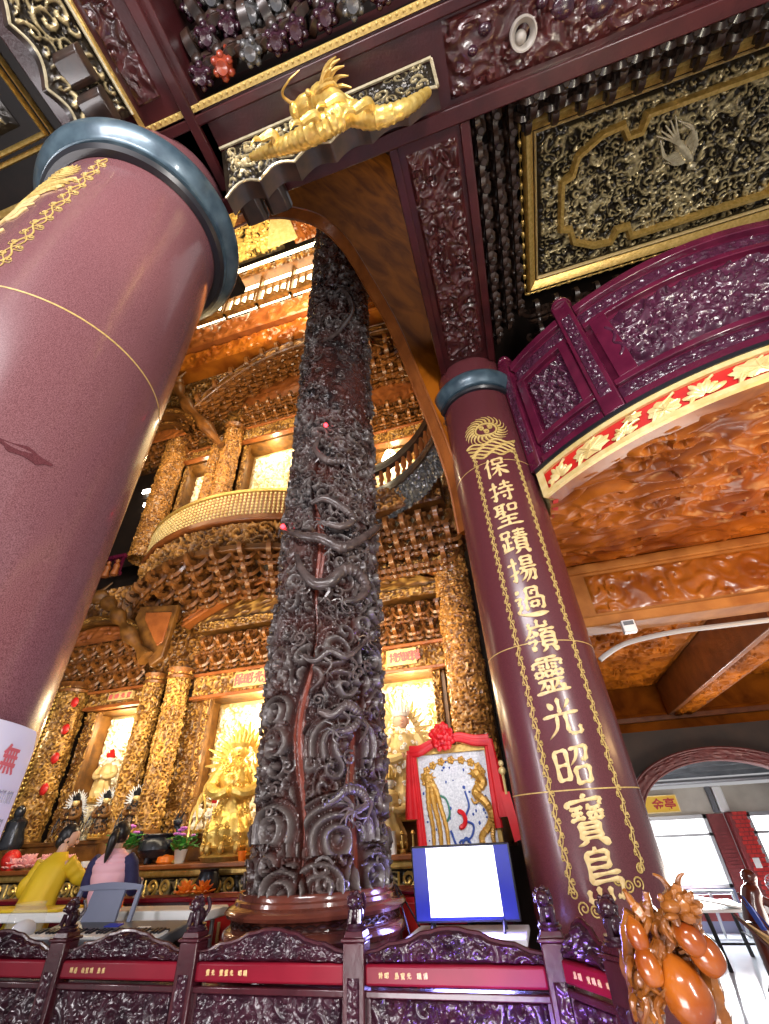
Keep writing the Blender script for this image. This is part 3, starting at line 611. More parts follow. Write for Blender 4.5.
# gilded bracket plates under the beams
def bracket_plate(o, u, L, top_off, low_off, label, seed, bk=1):
    # o: left end on the soffit; u: along the beam; plate leans from top_off to low_off (across, down)
    t = thing('gilded_bracket', label, 'bracket', o)
    o, u = np.array(o, float), np.array(u, float); w = np.cross((0, 0, 1.), u)        # w points across the beam
    n = 160; s_ = np.linspace(0, L, n)
    dep = (.60+.40*np.clip(1-s_/L*1.25, 0, 1))*(1-.16*np.abs(np.sin(s_*8.5)))
    T = np.linspace(0, 1, 34)
    Sg, Tg = np.meshgrid(s_, T, indexing='ij')
    vv = np.array([0, 0, 1.])*(-low_off[1]+0)+w*0
    face0 = w*top_off; face1 = w*low_off[0]+np.array([0, 0, -low_off[1]])
    Hh = carve(Sg+seed, Tg*.5, seed, .17); e = np.clip(np.minimum(np.minimum(Tg, 1-Tg)*9, np.minimum(Sg, L-Sg)*12), 0, 1); Hh *= e
    nrm = _n(np.cross(u, face1-face0)); nrm = nrm if nrm[2] < 0 else -nrm
    B = o+Sg[..., None]*u+face0+(face1-face0)*(Tg*dep[:, None])[..., None]
    g = MB(); g.grid(B+(Hh*.065)[..., None]*nrm, h=Hh); g.build('relief_panel', M['gilt_black'], t)
    back = B+w*(.15 if bk > 0 else .05)*bk; g = MB(); edge = np.stack([B[:, -1], B[:, -1]*.5+back[:, -1]*.5, back[:, -1]], 1); g.grid(edge)
    g.grid(np.stack([B[-1], back[-1]], 0)); g.grid(np.stack([B[0], back[0]], 0)); g.grid(back); g.build('plate_core', M['dark_bracket'], t)
    g = MB(); g.tube(o+np.outer(s_, u)+face0+nrm*.03, .016, 6); g.tube(B[:, -1]+nrm*.015, .013, 6); g.tube([B[-1, 0]+nrm*.02, B[-1, -1]+nrm*.02], .016, 6); g.build('gold_moulding', M['silver_gilt'], t)
    for i in range(2):                            # plain shaped blocks at the root of the bracket
        c = o+u*(.14+.26*i)+w*(low_off[0]*.6+.02*bk)+np.array([0, 0, -low_off[1]*(.62-.1*i)])
        g = MB(); p = [(-.12, .07), (.12, .07), (.12, -.03), (.08, -.07), (-.08, -.07), (-.12, -.03)]
        g.prism([(a, b) for a, b in p], .24, c+w*.12, u, (0, 0, 1)); g.build('root_block', M['dark_bracket'], t, bevel=.01)
    return t
bracket_plate((-1.72, 1.0, 6.98), (1, 0, 0), 2.14, -.09, (.16, .52), 'gilded bracket with a golden dragon under the long beam', 3)
bracket_plate((-2.62, .42, 6.98), (0, -1, 0), 2.3, .26, (-.16, .42), 'gilded bracket with plain blocks under the beam that runs over the near column', 6, -1)
# golden dragon perched on the bracket plate
dr = thing('golden_dragon', 'golden dragon crawling along the bracket under the long beam', 'dragon carving', (-.5, .85, 6.5))
body = spline([aty(*p, y_) for p, y_ in (((428, 92), .95), ((405, 108), .92), ((375, 118), .90), ((350, 113), .86), ((338, 118), .84), ((318, 130), .86), ((295, 142), .90), ((272, 150), .92), ((252, 157), .95))], 90)
tt = np.linspace(0, 1, 90); g = MB(); g.tube(body, .028+.062*np.sin(PI*np.clip(tt*.95+.03, 0, 1))+.006*np.sin(tt*220), 12); g.build('body', M['gold_bright'], dr)
g = MB(); nb = body-np.array([0, .05, .05])*np.sin(PI*tt)[:, None]
g.tube(nb[3:89], .014, 6)
for i in range(4, 88, 3): g.ball(nb[i], (.03, .025, .03), 6)
g.build('spine_crest', M['gold'], dr)
hc = aty(322, 100, .80)
R0 = np.array([[-.94, .10, .33], [.0, 1, 0], [-.33, 0, -.94]]).T   # head points left along the beam
g = MB(); g.ball(hc, (.14, .12, .11), 16, R0); g.ball(hc+R0 @ np.array([.16, -.02, .02]), (.13, .085, .05), 14, R0); g.ball(hc+R0 @ np.array([.27, -.02, .035]), (.05, .075, .05), 12, R0)
g.ball(hc+R0 @ np.array([.12, -.02, -.09]), (.15, .07, .028), 12, R0)
g.tube(spline([hc, hc*.5+body[36]*.5+np.array([0, -.02, .05]), body[38]], 12), np.linspace(.11, .09, 12), 12); g.build('head', M['gold_bright'], dr)
g = MB()
for s_ in (-1, 1):
    g.tube(spline([hc+R0 @ np.array(p) for p in ((-.02, s_*.06, .09), (-.12, s_*.09, .17), (-.22, s_*.08, .16), (-.27, s_*.06, .22))], 14), np.linspace(.028, .008, 14), 7)
    g.ball(hc+R0 @ np.array([.07, s_*.09, .07]), .03, 10)
g.build('horns_and_eyes', M['gold'], dr)
g = MB(); pr = random.Random(3)
for i in range(16):
    a = i*2*PI/16; p0 = hc+R0 @ np.array([-.06, .10*math.cos(a), .10*math.sin(a)]); p2 = p0+R0 @ np.array([-.16, .10*math.cos(a+.4), .09*math.sin(a+.4)]); g.tube(spline([p0, p0*.5+p2*.5+np.array([0, -.03, 0]), p2], 8), np.linspace(.03, .006, 8), 6)
for s_ in (-1, 1): g.tube(spline([hc+R0 @ np.array(p) for p in ((.25, s_*.05, .03), (.30, s_*.16, .10), (.18, s_*.22, .14), (.08, s_*.24, .08))], 14), np.linspace(.016, .004, 14), 6)
g.build('mane_and_whiskers', M['gold'], dr)
for i, (u_, s_) in enumerate(((.28, 1), (.45, -1), (.62, 1), (.85, -1))):
    b = body[int(u_*89)]; e = b+np.array([-.10, -.10, -.13+.10*(i % 2)]); m_ = b*.5+e*.5+np.array([.06, -.05, .0])
    g = MB(); g.tube(spline([b, m_, e], 10), np.linspace(.05, .028, 10), 8)
    for j in range(4): g.tube(spline([e, e+np.array([-.05, -.02, .05-.035*j]), e+np.array([-.085, .0, .05-.045*j])], 7), np.linspace(.016, .004, 7), 5)
    g.build('leg', M['gold_bright'], dr)
# recessed spot lamp in the beam
sp = thing('recessed_spotlight', 'round white eyeball spotlight set in the dark red beam', 'lamp', (1.21, .97, 6.9))
MB().lathe([(.062, 6.95), (.10, 6.90), (.112, 6.90), (.115, 6.93), (.105, 6.99)], 40, (1.21, .97, 0), cap=False).build('rim', M['lamp_rim'], sp)
MB().lathe([(.06, 6.945), (.062, 6.99), (.0, 6.99)], 30, (1.21, .97, 0), cap=False).build('recess', M['dark_grey'], sp)
MB().ball((1.19, .99, 6.95), .052, 18).build('eyeball', M['lamp_rim'], sp)
# ------------------------------------------------------------------ arched plate between the two columns
aw = thing('arched_spandrel', 'brown wooden arch plate spanning from near column to far column', 'arch', (-1.17, 2.87, 4.6))
u0 = _n(np.array([CR[0]-CL[0], CR[1]-CL[1], 0])); n0 = np.array([u0[1], -u0[0], 0]); o0 = np.array([CL[0], CL[1], 0])-n0*.34
def on_plate(x, y):
    d = ray(x, y); q = CAM+d*(n0 @ (o0-CAM))/(n0 @ d); return ((q-o0) @ u0, q[2])
crv = spline([on_plate(*p) for p in ((236, 222), (250, 216), (268, 213), (290, 213), (320, 222), (345, 245), (370, 285), (395, 330), (420, 390), (440, 440), (454, 482), (464, 530))], 70)
F_ = np.stack([o0+np.outer(crv[:, 0], u0)+np.outer(crv[:, 1], (0, 0, 1)), o0+np.outer(crv[:, 0], u0)+np.outer([17.5]*len(crv), (0, 0, 1))], 1)
g = MB(); g.grid(F_+n0*.09); g.grid(F_-n0*.09)
a = o0+crv[-1, 0]*u0; b = o0+4.4*u0
for s_ in (.09, -.09): g.add([a+n0*s_+(0, 0, crv[-1, 1]), b+n0*s_+(0, 0, crv[-1, 1]), b+n0*s_+(0, 0, 17.5), a+n0*s_+(0, 0, 17.5)], [(0, 1, 2, 3)])
g.build('plate', M['arch_wood'], aw)
g = MB(); g.grid(np.stack([F_[:, 0]+n0*.1, F_[:, 0]-n0*.1], 1)); g.tube(F_[:, 0]+n0*.1, .016, 6); g.tube(F_[:, 0]-n0*.1, .016, 6); g.build('edge_bead', M['altar_red'], aw)
# ------------------------------------------------------------------ coffered ceiling at the upper right
PX0, PX1, PY0, PY1, PZ = 1.53, 6.1, 2.02, 4.06, 8.30
cf = thing('ceiling_coffer', 'black and gold ceiling coffer with cusped inner frame above the balcony', 'ceiling coffer', ((PX0+PX1)/2, (PY0+PY1)/2, PZ))
struct('ceiling_upper', MB().bx(.70, 9.0, 1.40, 6.9, 8.62, 8.8).bx(.75, 9, 6.62, 6.8, 4.3, 8.7).bx(.72, .75, 4.9, 6.7, 4.3, 8.7).bx(-13, 7, -5.2, 1.4, 9.7, 9.9).bx(-13, -3.05, -3, 3, 8.9, 9.1), M['black'])
MB().bx(PX0, PX1, PY0, PY1, PZ+.06, PZ+.12).build('board', M['black'], cf)
def lizard(x, y, s=0, cell=.2): return np.clip(vines(x, y, s, cell)*.85+.25*carve(x, y, s+5, cell*.6), 0, 1)
g = MB(); g.panel(lizard, PX1-PX0-.24, PY1-PY0-.24, 330, 150, (PX0+.12, PY0+.12, PZ+.05), (1, 0, 0), (0, 1, 0), -.085, 8, .19, .03); g.build('gilt_relief', M['gilt_black'], cf)
def frame(x0, x1, y0, y1, z, w, h, name, m, par):
    g = MB()
    prof = [(-w/2, 0), (-w/2, -h*.5), (-w*.2, -h), (w*.1, -h*.8), (w/2, -h*.3), (w/2, 0)]
    cs = [(x0, y0), (x1, y0), (x1, y1), (x0, y1)]; cx_, cy_ = (x0+x1)/2, (y0+y1)/2; rings = []
    for (x, y) in cs: rings.append([(x+np.sign(cx_-x)*a, y+np.sign(cy_-y)*a, z+b) for a, b in prof])
    g.grid(np.array(rings), True, False); return g.build(name, m, par)
frame(PX0, PX1, PY0, PY1, PZ+.05, .13, .11, 'outer_frame', M['gold'], cf)
frame(PX0+.10, PX1-.10, PY0+.10, PY1-.10, PZ+.05, .03, .05, 'inner_bead', M['gold_paint'], cf)
g = MB()
for i in range(30): g.ball((PX0-.05+i*.156, PY0-.10, PZ), (.05, .03, .03), 6); g.ball((PX0-.05+i*.156, PY1+.10, PZ), (.05, .03, .03), 6)
for i in range(14): g.ball((PX0-.10, PY0-.02+i*.156, PZ), (.03, .05, .03), 6)
g.tube([(PX0-.10, PY0-.10, PZ), (PX1+.1, PY0-.10, PZ), (PX1+.1, PY1+.10, PZ), (PX0-.10, PY1+.10, PZ)], .014, 6, True); g.build('beaded_edge', M['gold'], cf)
cx_, cy_ = (PX0+PX1)/2, (PY0+PY1)/2
hx, hy = 1.86, .70
q = [(-1, 0.42), (-.93, .48), (-.9, .75), (-.75, .95), (-.62, .98), (-.58, .78), (-.5, .78), (-.47, 1.0), (0.0, 1.0)]
half = [(x*hx, y*hy) for x, y in q]; pl = half+[(-x, y) for x, y in half[::-1][1:]]; pl = pl+[(x, -y) for x, y in pl[::-1]]
pl = np.array([(cx_+x, cy_+y, PZ-.02) for x, y in pl])
def closed_bar(p, w, h, name, m, par):
    c = p[:, :2]; n = len(c); d1 = c-np.roll(c, 1, 0); d2 = np.roll(c, -1, 0)-c
    d1 /= np.linalg.norm(d1, axis=1, keepdims=True)+1e-9; d2 /= np.linalg.norm(d2, axis=1, keepdims=True)+1e-9
    n1 = np.stack([-d1[:, 1], d1[:, 0]], 1); n2 = np.stack([-d2[:, 1], d2[:, 0]], 1); b = n1+n2; b /= np.maximum((b*n1).sum(1, keepdims=True), .4)
    prof = [(-w/2, .06), (-w/2, 0), (-w/4, -h), (w/4, -h), (w/2, 0), (w/2, .06)]
    P = np.stack([np.c_[c+b*a, p[:, 2]+z] for a, z in prof], 1); return MB().grid(P, True).build(name, m, par)
closed_bar(pl, .085, .07, 'cusped_frame', M['gold'], cf)
g = MB(); bc = atz(684, 152, PZ-.06)            # the bird in the middle of the relief
R0 = rotz(.9); B_ = lambda *p: bc+R0 @ np.array(p)
g.ball(bc, (.20, .075, .06), 14, R0); g.ball(B_(.22, .02, -.02), (.06, .045, .04), 10); g.tube([B_(.27, .02, -.02), B_(.33, .0, -.02)], [.018, .004], 6)
for i in range(5): g.tube(spline([B_(-.14, 0, -.02), B_(-.30, -.05+.025*i, -.03), B_(-.46, -.12+.06*i, 0)], 8), np.linspace(.026, .008, 8), 5)
for s_ in (-1, 1):
    for i in range(5): g.tube(spline([B_(.08-.04*i, s_*.05, -.03), B_(.02-.05*i, s_*(.13+.012*i), -.04), B_(-.10-.07*i, s_*(.19-.02*i), -.01)], 8), np.linspace(.03, .010, 8), 5)
g.build('bird_relief', M['silver_gilt'], cf)
# carved bracket clusters (one master, copied along every row)
def bracket_mesh(g, s=1., arms=True, face=True):
    # about .34 wide, hangs from z=0 downwards and towards -y
    prof = [(.0, -.30), (.03, -.30), (.055, -.27), (.04, -.22), (.05, -.19), (.075, -.16), (.06, -.11), (.05, -.06), (.06, 0.)]
    g.lathe([(r*s, z*s) for r, z in prof], 10)
    for sx in (-1, 1):
        p = spline([(0, -.02, -.14), (sx*.06, -.05, -.20), (sx*.12, -.03, -.14), (sx*.17, -.01, -.05), (sx*.165, -.05, .0), (sx*.13, -.06, -.02)], 12)
        g.tube(np.array(p)*s, s*np.linspace(.034, .022, 12), 4, sq=(.8, 1.1))
        p = spline([(0, 0, -.24), (sx*.07, -.03, -.29), (sx*.13, -.02, -.25), (sx*.12, -.02, -.21)], 8); g.tube(np.array(p)*s, s*np.linspace(.028, .018, 8), 4, sq=(.8, 1.1))
    p = spline([(0, -.02, -.10), (0, -.12, -.16), (0, -.20, -.12), (0, -.21, -.05)], 8); g.tube(np.array(p)*s, s*np.linspace(.04, .026, 8), 4, sq=(1, 1))
    g.box((0, 0, .01*s), (.17*s, .12*s, .05*s)); g.box((0, -.17*s, -.04*s), (.09*s, .07*s, .05*s))
    g.ball((0, -.07*s, -.19*s), (.05*s, .045*s, .065*s), 8); g.ball((0, -.08*s, -.11*s), (.034*s, .034*s, .036*s), 8)
    return g
def bracket_master(name, label, group, m, s=1.):
    g = bracket_mesh(MB(), s); V = np.vstack(g.v); me_o = g.build(name, m)
    me_o.data.transform(Matrix.Translation(Vector(OFF[me_o.name].tolist()))); OFF[me_o.name] = np.zeros(3)
    tag(me_o, label, 'bracket', group); return me_o
class Row:                                       # copies of one bracket; labelled when the row is finished
    def __init__(s, name, text, group, m, size=1.): s.o = bracket_master(name, text, group, m, size); s.text = text; s.items = []
    def put(s, loc, rz=0, row='', key=None, side=''):
        if not shown(loc): return
        o = s.o if not s.items else s.o.copy()
        if s.items: COL.objects.link(o)
        o.location = loc; o.rotation_euler = (0, 0, rz); s.items.append((row, side, key if key is not None else loc[0], o))
    def done(s, start):
        if not s.items: bpy.data.objects.remove(s.o); return
        for rs in sorted({(i[0], i[1]) for i in s.items}):
            for n, it in enumerate(sorted((i for i in s.items if i[:2] == rs), key=lambda q: q[2])):
                it[3]['label'] = '%s, %s from %s in the %s row' % (s.text, ORD[min(n, 19)], start, rs[0])
rw = Row('ceiling_bracket', 'small black bracket beside the coffer', 'brackets around the ceiling coffer', M['dark_bracket'], 1.05)
RN = ('lowest', 'second', 'third', 'top')
for c_ in range(3):                              # left side, three steps rising to the panel
    for i in range(10): rw.put((.84+.22*c_, 1.62+.275*i, 7.62+.27*c_), -PI/2, ('outer', 'middle', 'inner')[c_], 1.62+.275*i)
rw.done('the long beam')
rw = Row('ceiling_bracket', 'small black bracket between coffer and balcony', 'brackets between coffer and balcony', M['dark_bracket'], 1.05)
for c_ in range(3):
    for i in range(14): rw.put((1.55+.30*i, 4.95-.27*c_, 7.62+.27*c_), 0, RN[c_])
rw.done('the left')
rw = Row('ceiling_bracket', 'small black bracket between coffer and long beam', 'brackets between coffer and long beam', M['dark_bracket'], 1.05)
for c_ in range(2):
    for i in range(14): rw.put((1.45+.30*i, 1.55+.2*c_, 7.8+.25*c_), PI, RN[c_])
rw.done('the left')
# figures and bracket clusters in the dark void at the top edge
vr = random.Random(12)
def pendant(name, label, group, m2):
    t = thing(name, label, 'ceiling carving', (0, 0, 0), group)
    bracket_mesh(MB(), 1.25).build('bracket', M['dark_bracket'], t)
    g = MB(); g.lathe([(.0, -.46), (.05, -.47), (.085, -.40), (.07, -.30), (.045, -.24), (.03, -.2)], 12); g.ball((0, 0, -.17), .05, 10)
    for i in range(6): a = i*PI/3; g.ball((.075*math.cos(a), .075*math.sin(a), -.40), (.035, .035, .055), 7)
    for sx in (-1, 1): g.tube(spline([(sx*.03, 0, -.24), (sx*.11, -.03, -.28), (sx*.09, -.08, -.33)], 6), .018, 5)
    g.build('carved_figure', m2, t); return t
kinds = [pendant('ceiling_pendant', 'silvery carved figure hanging among the dark brackets above the long beam', 'silvery pendants above the long beam', M['pendant_grey']),
         pendant('ceiling_pendant', 'red carved figure hanging among the dark brackets above the long beam', 'red pendants above the long beam', M['pendant_red']),
         pendant('ceiling_pendant', 'dark brown carved figure hanging among the dark brackets above the long beam', 'brown pendants above the long beam', M['rosewood_carved'])]
n_ = [0, 0, 0]; cn = {}
for j in range(5):
    for i in range(15):
        kx = [0, 2, 0, 1, 2, 0, 2][(i*2+j*3+vr.randrange(2)) % 7]
        x, y = -1.60+.24*i+.12*(j % 2)+vr.uniform(-.03, .03), .40-.19*j; z = 7.50+.24*j+vr.uniform(-.05, .05)
        if not shown((x, y, z-.3), edge=30): continue
        cn[(kx, j)] = cn.get((kx, j), 0)+1
        lb = '%s carved pendant, %s from left in the %s row above the beam' % (('silvery', 'red', 'brown')[kx], ORD[cn[(kx, j)]-1], ('nearest', 'second', 'third', 'fourth', 'farthest')[j])
        if n_[kx] == 0: kinds[kx].location = (x, y, z); kinds[kx].rotation_euler = (0, 0, vr.uniform(-.6, .6)); kinds[kx]['label'] = lb
        else: dup(kinds[kx], (x, y, z), vr.uniform(-.6, .6), lb)
        n_[kx] += 1
# gold framed coffer at the far left top
c2 = thing('ceiling_coffer', 'black ceiling coffer with thin gold frames beyond the near column', 'ceiling coffer', (-4.2, -.7, 7.6))
MB().bx(-6.4, -3.06, -2.4, .9, 7.62, 7.72).build('board', M['black'], c2)
for i, d in enumerate((.06, .42, .50)): frame(-6.3+d, -3.10-d, -2.2+d, .82-d, 7.62, .05 if i else .08, .06, 'gold_frame', M['gold'], c2)
g = MB(); g.panel(vines, 1.7, 1.5, 90, 80, (-5.5, -1.3, 7.61), (1, 0, 0), (0, 1, 0), -.07, 21, .4); g.build('relief_field', M['gilt_black'], c2)
g = MB(); g.panel(lizard, 3.2, .34, 160, 26, (-6.3, 1.0, 7.2), (1, 0, 0), (0, .25, .97), .06, 22, .2); g.build('gilt_border_relief', M['gilt_black'], c2)
MB().bx(-6.4, -3.05, .95, 1.02, 7.08, 7.2).bx(-6.4, -3.05, .95, 1.02, 7.54, 7.62).build('border_rail', M['altar_red'], c2, bevel=.01)
# ------------------------------------------------------------------ curved balcony at the right
BC, BR, BZ = np.array([3.2, 6.35]), 3.2, 4.40
A0, A1 = math.radians(220.5), math.radians(319.5)
def arc(r, a, z): return np.array([BC[0]+r*math.cos(a), BC[1]+r*math.sin(a), z])
bal = thing('curved_balcony', 'curved balcony with a gold and red frieze and orange carved underside', 'balcony', (*BC, BZ))
aa = np.linspace(A0, A1, 72)
def arcwall(r0, r1, z0, z1, a=aa):
    g = MB(); P = np.array([[arc(r0, t, z0), arc(r0, t, z1), arc(r1, t, z1), arc(r1, t, z0)] for t in a]); g.grid(P, False, True)
    g.f += [(0, 1, 2, 3), tuple(g.n-4+i for i in (3, 2, 1, 0))]; return g
arcwall(BR, BR-.12, BZ+.05, BZ+.34).build('frieze_ground', M['red_paint'], bal)
for z0, z1 in ((BZ, BZ+.055), (BZ+.29, BZ+.35)): arcwall(BR+.035, BR-.02, z0, z1).build('gold_band', M['gold_pale'], bal)
g = MB()
for a in (A0+.01, ): g.grid(np.array([[arc(BR+.035, a+d, BZ), arc(BR+.035, a+d, BZ+.35)] for d in (-.012, .02)])); g.grid(np.array([[arc(BR+.035, a-.012, BZ), arc(BR+.035, a-.012, BZ+.35)], [arc(BR-.15, a-.012, BZ), arc(BR-.15, a-.012, BZ+.35)]]))
g.build('end_board', M['gold_pale'], bal)
g = MB(); fr = random.Random(4)
fB = cylmap(BC, BR, 0, BZ)
def fa(s, z, d): return fB(np.asarray(s)*1., z, d)
def leafpad(s0, z0, w, h, n=9):                  # ribbed lotus leaf
    t = np.linspace(0, 2*PI, 26, endpoint=False); R = 1+.12*np.sin(n*t)
    o_ = fa(s0+w*R*np.cos(t), z0+h*R*np.sin(t), .012); c = fa(np.array([s0]), np.array([z0-h*.4]), np.array([.045]))
    g.add(np.vstack([o_, c]), [(i, (i+1) % 26, 26) for i in range(26)])
    for i in range(0, 26, 3): g.tube(np.vstack([c, (o_[i]*.9+c[0]*.1)[None]]), .007, 4)
def flower(s0, z0, r):
    for i in range(7):
        a = math.radians(15+25*i); t = np.linspace(0, 2*PI, 12, endpoint=False); L = r*(1.1 if i % 2 == 0 else .9)
        x = s0+L*.55*math.cos(a)+L*.5*np.cos(t)*math.cos(a)-r*.2*np.sin(t)*math.sin(a); y = z0+L*.55*math.sin(a)+L*.5*np.cos(t)*math.sin(a)+r*.2*np.sin(t)*math.cos(a)
        c = fa(np.array([s0+L*.55*math.cos(a)]), np.array([z0+L*.55*math.sin(a)]), np.array([.05])); g.add(np.vstack([fa(x, y, .012), c]), [(k, (k+1) % 12, 12) for k in range(12)])
s_ = BR*(A0+.03); e_ = BR*A1; i = 0
while s_ < e_:
    k_ = i % 4; zz_ = .06+fr.uniform(0, .02)
    if k_ == 0: flower(s_+.17, .10, .16)
    elif k_ == 1: leafpad(s_+.21, .18, .20, .095)
    elif k_ == 2: flower(s_+.12, .085, .12); leafpad(s_+.24, .235, .09, .045, 7)
    else: leafpad(s_+.16, .15, .14, .10, 8)
    for j in range(2):
        q = spline([(s_+.03, .055), (s_+.08+.05*j, .14), (s_+.17+.08*j, .20-.03*j), (s_+.29, .27-.1*j)], 10); g.tube(fa(q[:, 0], q[:, 1], .018), .013, 5)
    s_ += (.38, .43, .34, .32)[k_]; i += 1
g.build('lotus_relief', M['gold_pale'], bal)
# carved underside
nu, nv = 230, 150
T = np.linspace(0, 1, nv); P = np.zeros((nu, nv, 3)); 
for i, a in enumerate(np.linspace(A0, A1, nu)):
    p0 = arc(BR-.06, a, BZ+.05); p1 = np.array([np.interp(i/(nu-1), [0, 1], [.80, 5.6]), 6.2, BZ+.05]); P[i] = p0+(p1-p0)*T[:, None]
H = np.clip(1.3*vines(P[..., 0]*.8, P[..., 1]*1.7, 31, .8)*.55+.45*fbm(P[..., 0]*1.2+.7*P[..., 1], P[..., 1]*4, 8, 3)-.1, 0, 1); H *= np.clip(np.minimum(T, 1-T)*14, 0, 1)[None, :]
P[..., 2] -= .15*H
MB().grid(P).build('carved_underside', M['soffit_wood'], bal)
arcwall(BR-.01, BR-.2, BZ+.005, BZ+.1).build('inner_rim', M['orange_wood'], bal)
arcwall(BR+.05, BR-.25, BZ+.35, BZ+.40).build('floor_edge', M['collar_dark'], bal)
g = MB(); g.panel(vines, 1.75, .32, 90, 24, arc(BR-.12, A0, BZ+.02)+np.array([-.03, 1.65, 0]), (0, -1, 0), (0, 0, 1), .03, 5, .12); g.build('gilt_side_frieze', M['gold_pale'], bal)
a_ = arc(BR-.12, A0, 0); MB().bx(a_[0]-.02, a_[0]+.04, a_[1], 6.2, BZ+.0, BZ+.36).build('side_board', M['red_paint'], bal)
# balustrade
bs = thing('balcony_balustrade', 'purple carved wooden balustrade along the curved balcony', 'balustrade', (*BC, BZ+.40))
z0 = BZ+.40; RA = BR-.03
posts = [math.radians(d) for d in (221, 239.3, 300.7, 319)]
pw = .075
for i, a in enumerate(posts):
    big = 1.25 if i in (1, 2) else 1.
    R0 = rotz(a+PI/2); c = arc(RA, a, 0); g = MB(); g.box((c[0], c[1], z0+1.02), (.17*big, .17, 2.04), R0); g.build('post', M['purple_wood'], bs, bevel=.012)
    n_out = np.array([math.cos(a), math.sin(a), 0]); tg = np.array([-math.sin(a), math.cos(a), 0])
    o_ = arc(RA+.086, a, z0+.25)-tg*.05*big; g = MB(); g.panel(vines, .10*big, 1.5, 14, 120, o_, tg, (0, 0, 1), .022, 4+i, .11); g.build('post_relief', M['purple_carved'], bs)
    g = MB(); top = z0+2.04
    P_ = [(.10*big, top), (.105*big, top+.03), (.085*big, top+.05)]+[(.095*big*math.cos(t), top+.06+.12*math.sin(t)) for t in np.linspace(0, PI/2*.97, 7)]
    g.lathe(P_, 24, (c[0], c[1], 0)); g.build('post_cap', M['purple_wood'], bs)
def arcbar(a_, b_, r, z, w, h, name, m, n=30): return arcwall(r+w/2, r-w/2, z-h/2, z+h/2, np.linspace(a_, b_, n)).build(name, m, bs, bevel=.008)
def arcpanel(a_, b_, r, za, zb, nu, nv, depth, seed, cell, name, m):
    a, z = np.meshgrid(np.linspace(a_, b_, nu), np.linspace(za, zb, nv), indexing='ij'); H = carve(a*r, z, seed, cell); H = np.maximum(H, vines(a*r, z, seed+3, cell*.8)*.8)
    e = np.minimum(np.minimum(a-a_, b_-a)*r, np.minimum(z-za, zb-z)); H *= np.clip(e/.05, 0, 1); R_ = r+depth*H
    MB().grid(np.stack([BC[0]+R_*np.cos(a), BC[1]+R_*np.sin(a), z], -1)).build(name, m, bs)
    arcwall(r+.0, r-.04, za-.02, zb+.02, np.linspace(a_, b_, 24)).build(name+'_back', M['purple_wood'], bs)
for i in range(3):
    a_, b_ = posts[i]+.035, posts[i+1]-.035; nu = 200 if i == 1 else 60
    arcbar(a_, b_, RA, z0+1.80, .15, .12, 'top_rail', M['purple_wood']); arcbar(a_, b_, RA, z0+1.44, .10, .08, 'middle_rail', M['purple_wood'])
    arcbar(a_, b_, RA, z0+.36, .10, .08, 'lower_rail', M['purple_wood']); arcbar(a_, b_, RA, z0+.05, .14, .10, 'bottom_rail', M['purple_wood'])
    arcpanel(a_, b_, RA, z0+1.50, z0+1.72, nu, 20, .035, 5+i, .12, 'upper_frieze', M['purple_carved'])
    arcpanel(a_+.04, b_-.04, RA-.02, z0+.46, z0+1.34, nu, 90, .11, 15+i, .34 if i == 1 else .26, 'carved_panel', M['purple_carved'])
    arcpanel(a_, b_, RA, z0+.11, z0+.31, nu, 20, .035, 25+i, .10, 'lower_frieze', M['purple_carved'])
    arcwall(RA-.02, RA-.07, z0+.10, z0+1.78, np.linspace(a_-.01, b_+.01, 30)).build('panel_backing', M['purple_wood'], bs)
    for a in ((a_+.02, b_-.02) if i != 1 else (a_+.05, b_-.05)): arcbar(a-.018 if i != 1 else a-.03, a+.018 if i != 1 else a+.03, RA+.01, z0+.90, .09, 1.02, 'panel_stile', M['purple_wood'], 4)
# ------------------------------------------------------------------ beams under and behind the balcony
ar = thing('orange_architrave', 'orange varnished beam with carved face under the balcony', 'beam', (3.4, 6.4, 3.5))
MB().bx(.80, 6.2, 6.22, 6.6, 3.53, 4.42).build('timber', M['orange_matte'], ar, bevel=.015)
MB().bx(.80, 6.2, 6.17, 6.24, 3.52, 3.66).bx(.80, 6.2, 6.17, 6.24, 4.30, 4.44).build('edge_moulding', M['orange_matte'], ar, bevel=.02)
g = MB(); g.panel(vines, 4.9, .56, 240, 34, (1.25, 6.215, 3.70), (1, 0, 0), (0, 0, 1), .04, 41, .5); g.build('carved_face', M['orange_wood'], ar)
